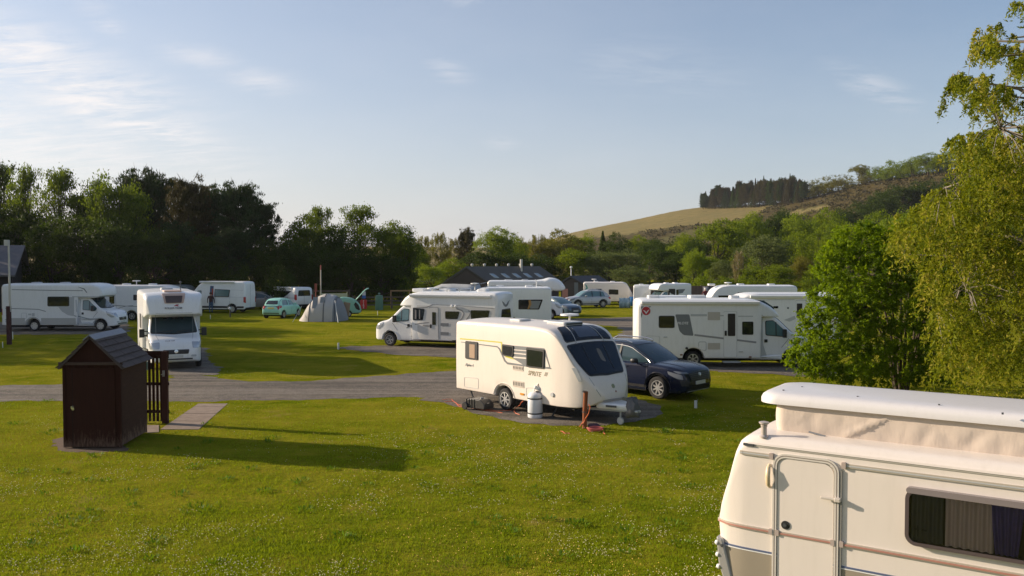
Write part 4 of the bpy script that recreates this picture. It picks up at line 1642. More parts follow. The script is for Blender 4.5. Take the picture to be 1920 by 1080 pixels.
while n < 2300 and tries < 120000:
    tries += 1
    py = Rg.uniform(5, 735)
    px = Rg.uniform(1640, 2240)
    lf = left(py)
    if px < lf:
        continue
    Y = WY + Rg.uniform(-3.4, 3.2)
    hole = vnoise(np.array([px * .018]), np.array([py * .028]), 1.0, 12)[0]
    near = (px - lf) < 50
    lim = .33 if py > 262 else .44
    if hole + Rg.normal(0, .08) < lim:
        continue
    if py > 660 and Rg.random() < (py - 640) / 120 and px > 1830:
        continue
    Pp = atY(px, py, Y)
    if Pp.z < .7:
        continue
    n += 1
    s0 = min(limbs, key=lambda q: (q - Pp).length)
    if n % 5 == 0 and (s0 - Pp).length < 2.2:
        tb.tube([s0, (s0 + Pp) / 2 + Vector((0, 0, .15)), Pp], [.016, .01, .004], 4)
    lt = Rg.uniform(.05, .95)
    for f in range(4):
        L_ = Rg.uniform(.3, .9) if py > 260 else Rg.uniform(.18, .42)
        dh = Vector((Rg.normal(), Rg.normal(), 0)).normalized() * L_ * .55
        k = 22
        tt = np.linspace(0, 1, k)[:, None]
        pts = np.array(Pp) + np.array(dh) * tt + np.array([0, 0, -1.0]) * (tt ** 1.7) * L_ + Rg.normal(size=(k, 3)) * .028
        C.append(pts)
        A.append(np.tile(np.array(dh) * .8 + np.array([0, 0, -.55]), (k, 1)))
        tn.append(np.clip(lt + Rg.normal(0, .2, k), 0, 1))
C, A, tn = map(np.concatenate, (C, A, tn))
print('WILLOW', n, len(C))
custom_plant('willow_tree', C, A, Rg.uniform(.7, 1.3, len(C)) * .052, .34, leaf_mat('willow_leaf', (.06, .095, .004), (.27, .295, .015), .45, .6, (.40, .34, .05)), tn, tb, mat('willow_bark', (.22, .19, .15), .9, var=.3, vs=6),
             'tall yellow-green willow with drooping twigs at the right edge of the photo', 'tree', .7)
# ================================================================ vehicles
def side_y(v, sd_='-y'):
    return (-1 if sd_ == '-y' else 1) * v.hwid


# ---- white touring caravan in the middle
def touring():
    v = Veh('touring_caravan', 'white touring caravan with big dark front windows beside the navy car', 'caravan')
    v.place((0, -1.1, .42), (854, 726), -49, 1.0)
    W_ = 1.1
    rt_ = v.P(853, 606)[1]
    H = 2.52
    L = 5.75
    top = smo([(0, H - .1), (.05, H - .03), (.25, H), (3.5, H + .02), (4.1, H - .02), (4.45, H - .14), (4.75, H - .42), (5.1, H - .9), (5.42, 1.24), (5.62, .95), (5.7, .78)])
    bot = lin([(0, .40), (4.6, .40), (5.2, .42), (5.5, .5), (5.7, .66)])
    hw_ = smo([(0, W_ - .05), (.08, W_), (4.3, W_), (4.9, W_ - .06), (5.3, W_ - .2), (5.55, W_ - .42), (5.7, W_ - .7)])
    v.shell('body', shell(0, 5.7, top, bot, hw_, rt=.10, rb=.03, arches=((2.35, .33, .43),), crown=.05, step=.06, barrel=.01), cream, smooth=50)
    P = v.P
    # side windows (dark acrylic in black frames), the first with a drawn blind
    f = v.dec('window', black, rpoly(v.PP([(874, 639), (896.5, 641), (896.5, 675), (874, 672)]), .05), off=.03, step=.3)
    v.dec('blind', mat('tan_blind', (.36, .25, .17), .8), rpoly(v.PP([(882, 645), (892, 646), (892, 672), (882, 670)]), .02), off=.036, parent=f, step=.3)
    v.dec('window_surround', mgrey, rpoly(v.PP([(941, 646), (1022, 653), (1033, 690.5), (988, 688), (944, 660)]), .05), off=.006, step=.3)
    for lv in [rpoly(v.PP([(964, 655), (989, 657), (989, 658.6), (964, 656.6)]), .005), rpoly(v.PP([(964, 661), (989, 663.5), (989, 665.6), (964, 663)]), .005),
                               rpoly(v.PP([(964, 668.5), (989, 670.5), (989, 673), (964, 671)]), .005), rpoly(v.PP([(1024, 668), (1031, 688), (1024, 688)]), .02)]:
        v.dec('trim_bar', cream, lv, off=.012, step=.3)
    f = v.dec('window', black, rpoly(v.PP([(943, 645), (964, 648), (963, 669), (943, 666)]), .05), off=.035, step=.3)
    v.dec('pane', glass, rpoly(v.PP([(945, 648), (962, 650.5), (961, 667), (945, 664)]), .04), off=.042, parent=f, step=.3)
    f = v.dec('window', black, rpoly(v.PP([(988.5, 651), (1022, 655.5), (1021, 691), (988.5, 687.5)]), .05), off=.035, step=.3)
    v.dec('pane', glass, rpoly(v.PP([(990.5, 655), (1019.5, 659), (1018.5, 688.5), (990.5, 685)]), .04), off=.042, parent=f, step=.3)
    lime = mat('lime_stripe', (.50, .47, .04), .4)
    v.dec('lime_stripe', lime, [strip(v.PP([(863, 635), (900, 638), (941, 642)]), .035), strip(v.PP([(948, 668), (962, 672), (988, 677)]), .045), strip(v.PP([(941, 642), (942, 660)]), .05)], off=.004)
    v.dec('grey_stripe', mgrey, strip(v.PP([(865, 641), (933, 650), (937, 654), (947, 676), (952, 681), (988, 686), (1034, 691)]), [.02, .035, .05, .06, .06, .04, .03]), off=.009, step=.3)
    v.text('SPRITE', mat('bronze_letters', (.25, .21, .13), .5), P(990, 702.5), .13, shear=.35, c=-W_ - .012)
    v.text('///', mat('bronze_letters', (.25, .21, .13), .5), P(1021, 704.5), .11, shear=.2, c=-W_ - .012)
    v.text('Alpine 4', mgrey, P(873, 685.5), .085, shear=.2, c=-W_ - .012)
    grm = mat('vent_grille', (.48, .42, .36), .6)
    for (a, b, c_, d) in ((962.5, 684, 982, 695.5), (962.5, 713, 983, 727)):
        q0, q1 = P(a, b), P(c_, d)
        f = v.dec('vent', grm, rr(q0[0], q0[1], q1[0], q1[1] - .01, .015), off=.012, step=.4)
        k = 7
        v.dec('vent_slots', dgrey, [rr(q0[0] + (q1[0] - q0[0]) * (i + .25) / k, q0[1] - .03, q0[0] + (q1[0] - q0[0]) * (i + .6) / k, q1[1] + .03, .005) for i in range(k)], off=.016, parent=f, step=.4)

    def outline(name, pts, w=.014, r=.05, m=lgrey):
        q = rpoly(v.PP(pts), r)
        q.append(q[0])
        return v.dec(name, m, strip(q, w), off=.007, step=.3)
    outline('locker_door', [(871, 707), (897, 709.5), (897, 729), (871, 725)])
    outline('battery_locker', [(987, 727), (1013, 728), (1013, 747), (987, 743)])
    v.dec('water_inlet', lgrey, circ(*P(1036, 740), .06, 14), off=.03)
    v.dec('side_marker', mat('amber_lamp', (.6, .25, .03), .3), [rr(P(976, 740)[0], P(976, 740)[1], P(983, 740)[0], P(983, 740)[1] + .035, .01)], off=.02)
    v.dec('corner_trim', lgrey, strip([(.03, .42), (.03, H - .12)], .02), off=.006)
    cs = [(x, top(x) - .055) for x in np.linspace(.1, 5.25, 40)]
    v.dec('roof_edge_rail', mat('rail_trim', (.55, .50, .42), .45), strip(cs, .018), off=.008, step=.3)
    for sd_ in ('-y', '+y'):
        v.arch_lip(2.35, .33, .43, sd_, cream, .05)
        sg = -1 if sd_ == '-y' else 1
    # front window assembly laid on the curved nose
    F = '+z'
    xa, xb, xc, xd = 4.16, 4.72, 4.77, 5.40
    for nm_, (a0, a1), (w0, w1) in (('skylight', (xa, xb), (.72, .93)), ('front_window', (xc, xd), (.97, .70))):
        q = rpoly([(a0, -w0), (a0, w0), ((a0 + a1) / 2, (w0 + w1) / 2 + .02), (a1, w1), (a1 + (.05 if nm_ == 'front_window' else 0), 0), (a1, -w1), ((a0 + a1) / 2, -(w0 + w1) / 2 - .02)], .09)
        f = v.dec(nm_, black, q, F, .016, step=.07)
        v.dec('pane', mat('front_glass', (.008, .01, .015), .08, spec=.45, var=.5, vs=1.1), inset(q, .03), F, .022, parent=f, step=.07)
        if nm_ == 'skylight':
            v.dec('blind', mat('blind_grey', (.07, .085, .12), .4), rpoly([(4.3, -.3), (4.3, .36), (4.66, .46), (4.66, -.36)], .05), F, .03, parent=f, step=.07)
            v.dec('glazing_bar', lgrey, [strip([(4.22, -.42), (4.78, -.56)], .016), strip([(4.22, .42), (4.78, .56)], .016)], F, .03, parent=f, step=.07)
        else:
            v.dec('glazing_bar', black, [strip([(4.85, -.42), (5.33, -.36)], .03), strip([(4.85, .42), (5.33, .36)], .03)], F, .03, parent=f, step=.07)
            cu_ = mat('curtain_grey', (.16, .15, .14), .8)
            v.dec('curtain', cu_, [rpoly([(4.9, .06), (4.92, .2), (5.18, .22), (5.14, .05)], .06)], F, .0235, parent=f, step=.07)
    v.dec('front_grab_rail', lgrey, [strip([(1.0 - .02, 1.5), (.93, 1.15)], .05)], '+x', .03)
    v.dec('front_grab_rail', lgrey, [strip([(-.98, 1.5), (-.91, 1.15)], .05)], '+x', .03)
    v.dec('badge', mat('olive_badge', (.25, .27, .16), .4), circ(0, .98, .055, 16), '+x', .014)
    v.dec('badge', mat('rust_mark', (.35, .18, .14), .5), circ(.04, .84, .025, 10), '+x', .014)
    v.dec('front_locker_seam', mgrey, [strip([(-.72, 1.25), (-.6, .9), (-.42, .62), (.42, .62), (.6, .9), (.72, 1.25)], .012)], '+x', .004)
    # hitch
    a = MB()
    a.tube([(4.9, -.55, .36), (6.55, -.04, .40)], .035, 6).tube([(4.9, .55, .36), (6.55, .04, .40)], .035, 6)
    a.build('a_frame', lgrey, v.root)
    m = MB()
    m.prism([(5.45, -.5), (6.3, -.16), (6.3, .16), (5.45, .5)], .40, .56, 'z')
    fa = m.build('hitch_fairing', white, v.root, bevel=.05)
    MB().obox(Matrix.Translation((5.9, -.37, .5)) @ Matrix.Rotation(R(22), 4, 'Z'), .3, .02, .05).build('vent_slot', dgrey, fa)
    cv_ = MB()
    rg = random.Random(5)
    cv_.lathe([(.02, .74), (.07, .73), (.11, .68), (.14, .60), (.17, .50), (.19, .40), (.20, .32), (.19, .25), (.15, .22)], 22, Matrix.Translation((6.32, 0, .02)))
    cv_.v = [(x + rg.gauss(0, .022), y + rg.gauss(0, .022), z + rg.gauss(0, .018)) for x, y, z in cv_.v]
    cv_.build('hitch_cover', mat('grey_vinyl_cover', (.10, .10, .105), .45, bump=.4, bs=12), v.root, 80)
    j = MB().tube([(6.05, -.16, .55), (6.05, -.16, .14)], .025, 8)
    j.lathe([(.04, -.03), (.10, -.03), (.105, .0), (.10, .03), (.04, .03)], 14, Matrix.Translation((6.05, -.16, .105)), 'y')
    j.build('jockey_wheel', lgrey, v.root, 40)
    # steadies, roof things, wheels
    for x, dx in ((.35, -.22), (4.35, .28)):
        for y in (-.8, .8):
            s_ = MB().tube([(x, y, .42), (x - dx, y, .03)], .025, 6)
            s_.box(x - dx - .08, x - dx + .08, y - .07, y + .07, .005, .03)
            s_.build('corner_steady', dgrey, v.root)
    v.roof_vent(2.1, -.25, H + .03, .45, .55, .09)
    v.roof_vent(2.9, .25, H + .03, .35, .35, .07)
    rl = v.roof_vent(3.75, 0, H + .03, .75, .8, .1)
    MB().box(4.14, 4.16, -.32, .32, H + .055, H + .1).build('hinge_blocks', dgrey, rl)
    v.antenna(3.2, .75, H + .05, .18)
    v.wheel(2.35, -.98, .325, .19, 'alloy', 7)
    v.wheel(2.35, .98, .325, .19, 'alloy', 7)
    MB().box(.2, 5.1, -.95, .95, .36, .5).box(1.8, 2.9, -.8, .8, .4, .95).build('chassis', under, v.root)
    MB().tube([(2.35, -.95, .32), (2.35, .95, .32)], .05).build('axle', dgrey, v.root)
    return v


sprite = touring()

# ---- pop-top caravan in the foreground
def poptop():
    v = Veh('pop_top_caravan', 'cream pop-top caravan with raised canvas roof, nearest the camera', 'caravan')
    o = atY(1340, 981, 10.67)
    v.M = Matrix.Translation((o.x, o.y, 0)) @ Matrix.Rotation(R(-34.1), 4, 'Z') @ Matrix.Translation((0, 1.0, 0))
    v.root.matrix_world = v.M
    v.Mi = v.M.inverted()
    L, W_ = 5.6, 1.0
    P = v.P
    print('POP', [tuple(round(q, 2) for q in P(a, b, 'y', -1)) for a, b in ((1340, 981), (1385, 825), (1400, 827), (1354, 1023), (1453, 860), (1570, 872), (1698, 913), (1840, 1074))])
    top = smo([(0, 1.13), (.02, 1.25), (.17, 1.75), (.25, 2.05), (.31, 2.17), (.42, 2.235), (.62, 2.26), (L - .6, 2.26), (L - .4, 2.2), (L - .02, 1.2), (L, 1.1)])
    bot = lin([(0, 1.09), (.03, .95), (.10, .60), (.20, .36), (L - .3, .36), (L, 1.05)])
    hw_ = smo([(0, W_ - .16), (.05, W_ - .08), (.2, W_ - .02), (.4, W_), (L - .4, W_), (L, W_ - .16)])
    v.shell('body', shell(0, L, top, bot, hw_, rt=.14, rb=.05, crown=.02, step=.05, arches=((3.3, .33, .42),)), cream, smooth=50)
    c = -W_
    PP = lambda pts: [P(x, y, 'y', -W_) for x, y in pts]
    # lower painted band and pinstripe
    zb = .83
    v.dec('lower_band', mat('beige_grey_paint', (.30, .26, .20), .4, coat=.2), [(.06, zb), (.105, .62), (.19, .42), (3.3 - .52, .42), (3.3 - .5, .6), (3.3 - .3, zb)], off=.004, step=.06)
    v.dec('lower_band', mat('beige_grey_paint', (.30, .26, .20), .4), [(3.3 + .3, zb), (3.3 + .52, .5), (3.3 + .52, .42), (L - .3, .42), (L - .15, zb)], off=.004, step=.3)
    v.dec('pinstripe', mat('blue_pinstripe', (.10, .13, .22), .4), strip([(.05, zb + .012), (L - .15, zb + .012)], .022), off=.007, step=.05)
    v.dec('pinstripe', white, strip([(.06, zb - .008), (L - .15, zb - .008)], .012), off=.0075, step=.05)
    # belt rail with red insert, upper rail, gutter
    alu = mat('anodised_rail', (.50, .45, .38), .35, metal=.25)
    redi = mat('faded_red_insert', (.42, .20, .155), .5)
    capm = mat('rail_end_cap', (.40, .33, .29), .6)
    d0, d1 = .757, 1.476
    for (a, b) in ((.02, d0 - .045), (d0 + .035, d1 - .04), (d1 + .06, L - .1)):
        f = v.dec('belt_rail', alu, strip([(a, 1.11), (b, 1.11)], .045), off=.022, thick=.03, step=.12)
        v.dec('red_insert', redi, strip([(a + .02, 1.107), (b - .02, 1.107)], .02), off=.0275, parent=f, step=.12)
        for e in ((a if a > .1 else None), b):
            if e is not None and e < L - .3:
                v.dec('end_cap', capm, rr(e - .022, 1.075, e + .022, 1.145, .01), off=.034, thick=.04, parent=f)
    for (a, b) in ((.2, d0 - .045), (d1 + .075, L - .3)):
        f = v.dec('upper_rail', alu, strip([(a, 2.03), (b, 2.03)], .045), off=.02, thick=.03, step=.12)
        v.dec('groove', lgrey, strip([(a, 2.03), (b, 2.03)], .014), off=.0235, parent=f, step=.12)
        e = b if a < .5 else a
        v.dec('end_cap', capm, rr(e - .024, 1.993, e + .024, 2.067, .01), off=.034, thick=.04, parent=f)
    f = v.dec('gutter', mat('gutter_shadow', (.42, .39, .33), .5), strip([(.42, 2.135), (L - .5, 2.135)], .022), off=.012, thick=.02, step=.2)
    v.dec('gutter_lip', cream, strip([(.42, 2.152), (L - .5, 2.152)], .02), off=.022, thick=.03, parent=f, step=.2)
    MB().prism(rr(.36, -1.02, .5, -.985, .01), 2.12, 2.15, 'z').build('gutter_end', dgrey, f)
    # door
    dz0, dz1 = .42, 2.055
    dp = rr(d0, dz0, d1, dz1, .13, 6)
    ring = strip(dp + [dp[0]], .05)
    f = v.dec('door_frame', mat('door_frame_cream', (.62, .58, .52), .4), ring, off=.026, thick=.035, step=.25)
    v.dec('door_seal', mat('seal_brown', (.22, .18, .15), .6), strip(dp + [dp[0]], .010), off=.0275, parent=f, step=.25)
    dd = v.dec('door', cream, inset(dp, .035), off=.014, step=.3)
    q = strip(rr(d1 + .035, .42, d1 + .06, 1.98, .01), .008)
    v.dec('rubber_strip', mat('seal_grey', (.20, .20, .18), .6), rr(d1 + .034, .42, d1 + .058, 1.97, .01), off=.02, step=.5)
    hk = v.dec('door_lock', black, circ(*P(1469, 988), .052, 22), off=.022, thick=.03, parent=dd)
    v.dec('lock_paddle', dgrey, rr(P(1469, 988)[0] - .03, P(1469, 988)[1] - .018, P(1469, 988)[0] + .015, P(1469, 988)[1] + .018, .015), off=.034, thick=.02, parent=dd)
    hx, hz = P(1562, 938.5)
    h = MB().obox(Matrix.Translation((d1 + .02, c - .045, hz)), .07, .08, .045)
    h.obox(Matrix.Translation((d1 - .09, c - .06, hz + .004)), .16, .025, .03)
    h.build('door_catch', mat('catch_cream', (.55, .50, .44), .5), dd, bevel=.008)
    # grab handle near the corner
    gx, gz = P(1438, 895)
    m = MB().tube([(gx, c - .0, gz + .14), (gx, c - .055, gz + .10), (gx, c - .075, gz), (gx, c - .055, gz - .10), (gx, c, gz - .14)], [.012, .018, .02, .018, .012], 8)
    m.v = [(gx + (x - gx) * 1.5, y, z) for x, y, z in m.v]
    m.build('grab_handle', mat('handle_cream', (.62, .50, .32), .4), v.root, 60)
    # window: frame, glass and curtains behind it
    w0 = P(1700, 913)
    wl, wr_ = w0[0], w0[0] + 1.72
    wz1 = 1.865
    wz0 = 1.27
    wp = rr(wl, wz0, wr_, wz1, .10, 6)
    fr = mat('window_frame_brown', (.085, .065, .065), .4)
    f = v.dec('window', fr, strip(wp + [wp[0]], .04), off=.065, thick=.075, step=.3)
    v.dec('frame_lip', mat('frame_lip_grey', (.22, .19, .19), .3), rr(wl - .01, wz1 - .035, wr_ + .01, wz1 + .03, .03), off=.075, thick=.075, parent=f, step=.4)
    iw = inset(wp, .018)
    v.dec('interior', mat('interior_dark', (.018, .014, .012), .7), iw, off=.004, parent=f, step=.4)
    gl = bpy.data.materials.new('clear_pane')
    gl.use_nodes = True
    t_ = NT(gl.node_tree)
    tr = t_.n('ShaderNodeBsdfTransparent', {0: (.86, .84, .82, 1)})
    gs = t_.n('ShaderNodeBsdfGlossy', {'Roughness': .03})
    fn = t_.n('ShaderNodeFresnel', {0: 1.5})
    gl.node_tree.links.new(t_.n('ShaderNodeMixShader', {0: fn.outputs[0], 1: tr.outputs[0], 2: gs.outputs[0]}).outputs[0], gl.node_tree.nodes['Material Output'].inputs[0])
    v.dec('pane', gl, iw, off=.058, thick=.002, parent=f, step=.4)
    cx_ = MB()

    def drape(x0, x1, z0, z1, amp, nfold, gather=0.0, y0=c - .006):
        nx_, nz_ = int(nfold * 8), 8
        vs = []
        for j in range(nz_ + 1):
            w = j / nz_
            for i in range(nx_ + 1):
                u = i / nx_
                xx_ = x0 + (x1 - x0) * (u * (1 - gather * w) + gather * w * .5)
                vs.append((xx_, y0 - amp * (.5 + .5 * math.sin(u * nfold * 6.283 + .5 * math.sin(w * 2))), z1 + (z0 - z1) * w))
        mb = MB()
        mb.add(vs, [(j * (nx_ + 1) + i, j * (nx_ + 1) + i + 1, (j + 1) * (nx_ + 1) + i + 1, (j + 1) * (nx_ + 1) + i) for j in range(nz_) for i in range(nx_)])
        return mb
    drape(wl + .04, wl + .36, 1.30, wz1 - .03, .035, 4).build('curtain', mat('dark_net_curtain', (.09, .09, .08), .9), f, 60)
    drape(wl + .38, wl + .84, 1.30, wz1 - .03, .046, 5.5).build('curtain', mat('beige_curtain', (.55, .44, .38), .9), f, 60)
    drape(wl + .80, wl + 1.12, 1.30, wz1 - .03, .046, 4, .35, c - .008).build('curtain', mat('violet_curtain', (.12, .09, .24), .9), f, 60)
    drape(wl + 1.15, wl + 1.6, 1.30, wz1 - .03, .046, 5).build('curtain', mat('beige_curtain', (.55, .44, .38), .9), f, 60)
    MB().box(wl + .07, wl + .2, c - .030, c - .02, 1.42, 1.435).box(wl + .1, wl + .115, c - .03, c - .02, 1.35, 1.47).build('stay', black, f)
    # roof: canvas and lid
    lidm = mat('lid_white', (.66, .64, .63), .4, coat=.15, var=.05, vs=1.2, dirt=.12)
    x0, x1, y0, y1 = .62, L - .6, -.585, .585
    canv = bpy.data.materials.new('canvas')
    canv.use_nodes = True
    t_ = NT(canv.node_tree)
    p_ = canv.node_tree.nodes['Principled BSDF']
    oc = t_.n('ShaderNodeTexCoord').outputs['Object']
    wr2 = t_.noise(t_.n('ShaderNodeMapping', {'Vector': oc, 'Scale': (2.2, 2.2, .9), 'Rotation': (0, .5, 0)}).outputs[0], 2.2, 4, .6)
    canv.node_tree.links.new(t_.mix(t_.noise(oc, 1.3, 4, .6), (.50, .42, .35), (.60, .51, .43)), p_.inputs['Base Color'])
    p_.inputs['Roughness'].default_value = .9
    bb_ = t_.n('ShaderNodeBump', {'Height': wr2, 'Strength': .35, 'Distance': .03})
    canv.node_tree.links.new(bb_.outputs[0], p_.inputs['Normal'])
    cm_ = MB()
    per = []
    nn = 150
    base_poly = rr(x0, y0, x1, y1, .12, 6)
    tot = []
    for i in range(len(base_poly)):
        a, b = Vector(base_poly[i]), Vector(base_poly[(i + 1) % len(base_poly)])
        k = max(1, int((b - a).length / .035))
        tot += [a.lerp(b, j / k) for j in range(k)]
    rows = 9
    rg = np.random.default_rng(2)
    cen = Vector(((x0 + x1) / 2, 0))
    folds = [(x0 + (x1 - x0) * u, rg.uniform(-.5, .5), rg.uniform(.03, .09), rg.uniform(.002, .009)) for u in rg.random(40)]
    for j in range(rows + 1):
        w = j / rows
        for p2 in tot:
            z = 2.265 + (2.62 - 2.265) * w
            o_ = .02 * math.sin(math.pi * w)
            o_ -= sum(am * math.exp(-((p2.x - fx + sl * (w - .5)) / wd_) ** 2) for fx, sl, wd_, am in folds) * math.sin(math.pi * min(1, w + .1))
            # the long diagonal crease
            dx = (p2.x - (1.42 + .62 * w)) / .03
            o_ += .035 * math.exp(-dx * dx) * math.sin(math.pi * min(1, w * .9 + .1))
            nrm = Vector((0, math.copysign(1, p2.y))) if abs(p2.y) > .5 else Vector((math.copysign(1, p2.x - cen.x), 0))
            cm_.v.append((p2.x + nrm.x * o_, p2.y + nrm.y * o_, z))
    n_ = len(tot)
    for j in range(rows):
        for i in range(n_):
            cm_.f.append((j * n_ + i, j * n_ + (i + 1) % n_, (j + 1) * n_ + (i + 1) % n_, (j + 1) * n_ + i))
    cm_.build('canvas_wall', canv, v.root, 80)
    ld = MB()
    lp = rr(x0 - .22, -.66, L - .36, .66, .26, 10)
    rings = [(0.0, 2.60, .05), (.0, 2.605, .0), (0, 2.66, 0), (0, 2.70, .018), (0, 2.728, .055), (0, 2.742, .12), (0, 2.752, .25)]
    for (_, z, ins) in rings:
        for (a, b) in lp:
            v_ = Vector((cen.x - a, -b))
            kx = max(0, abs(v_.x) - ins) / max(1e-6, abs(v_.x))
            ky = max(0, abs(v_.y) - ins) / max(1e-6, abs(v_.y))
            ld.v.append((cen.x - v_.x * kx, -v_.y * ky, z))
    n_ = len(lp)
    for j in range(len(rings) - 1):
        for i in range(n_):
            ld.f.append((j * n_ + i, j * n_ + (i + 1) % n_, (j + 1) * n_ + (i + 1) % n_, (j + 1) * n_ + i))
    ld.f.append(tuple(range(n_)))
    ld.f.append(tuple((len(rings) - 1) * n_ + i for i in range(n_)))
    lid = ld.build('roof_lid', lidm, v.root, 60)
    sc_ = MB()
    for (px, py) in ((1469, 731), (1504, 725), (1608, 743), (1761, 758), (1880, 774)):
        a, b = P(px, py, 'z', 2.755)
        sc_.obox(Matrix.Translation((a, b, 2.748)), .02, .02, .02)
    sc_.build('roof_debris', dgrey, lid)
    # flue
    fx, fy = P(1432.5, 817, 'z', 2.25)
    fl = MB().lathe([(.055, 2.2), (.055, 2.215), (.035, 2.235), (.034, 2.33), (.04, 2.335), (.04, 2.35), (.034, 2.355), (.045, 2.36), (.062, 2.375), (.062, 2.39), (.02, 2.40)], 18, Matrix.Translation((fx, fy, .03)))
    fl.build('flue', mat('flue_metal', (.50, .44, .40), .4, metal=.4), v.root, 30)
    st_ = MB().tube([(1.05, -.63, 2.30), (1.25, -.645, 2.27)], .012)
    st_.build('strap_end', mgrey, v.root)
    # steel guard with knobs at the front corner
    q0 = P(1333, 1015, 'y', -.85)
    gm_ = mat('galvanised_guard', (.42, .41, .40), .4, metal=.35)
    gb_ = MB()
    gy = -.97
    pr = [(.02, .92), (.105, .90), (.27, .30), (.16, .26), (.05, .6)]
    gb_.prism(pr, gy - .035, gy + .25, 'y')
    go_ = gb_.build('corner_guard', gm_, v.root, bevel=.02)
    for k in range(4):
        z = .84 - k * .15
        x = .015 + .02 * k * .6 + .03
        kb = MB().lathe([(.001, 0), (.03, .004), (.032, .02), (.022, .04), (.001, .046)], 12, Matrix.Translation((x, gy - .02, z)) @ Matrix.Rotation(R(-80), 4, 'Y'))
        kb.build('guard_knob', white, go_, 60)
    bt = MB().lathe([(.001, 0), (.02, 0), (.02, .012), (.001, .014)], 10, Matrix.Translation((.1, gy - .035, .82)) @ Matrix.Rotation(R(90), 4, 'X'))
    bt.build('bolt', dgrey, go_)
    v.wheel(3.3, -.88, .32, .18, 'steel', 6)
    v.wheel(3.3, .88, .32, .18, 'steel', 6)
    MB().box(.5, L - .5, -.85, .85, .3, .45).build('chassis', under, v.root)
    MB().tube([(L - .5, -.3, .42), (L + 1.1, 0, .42)], .04).tube([(L - .5, .3, .42), (L + 1.1, 0, .42)], .04).tube([(L + .9, .0, .5), (L + .9, 0, .0)], .03).build('a_frame', lgrey, v.root)
    return v


poptop()


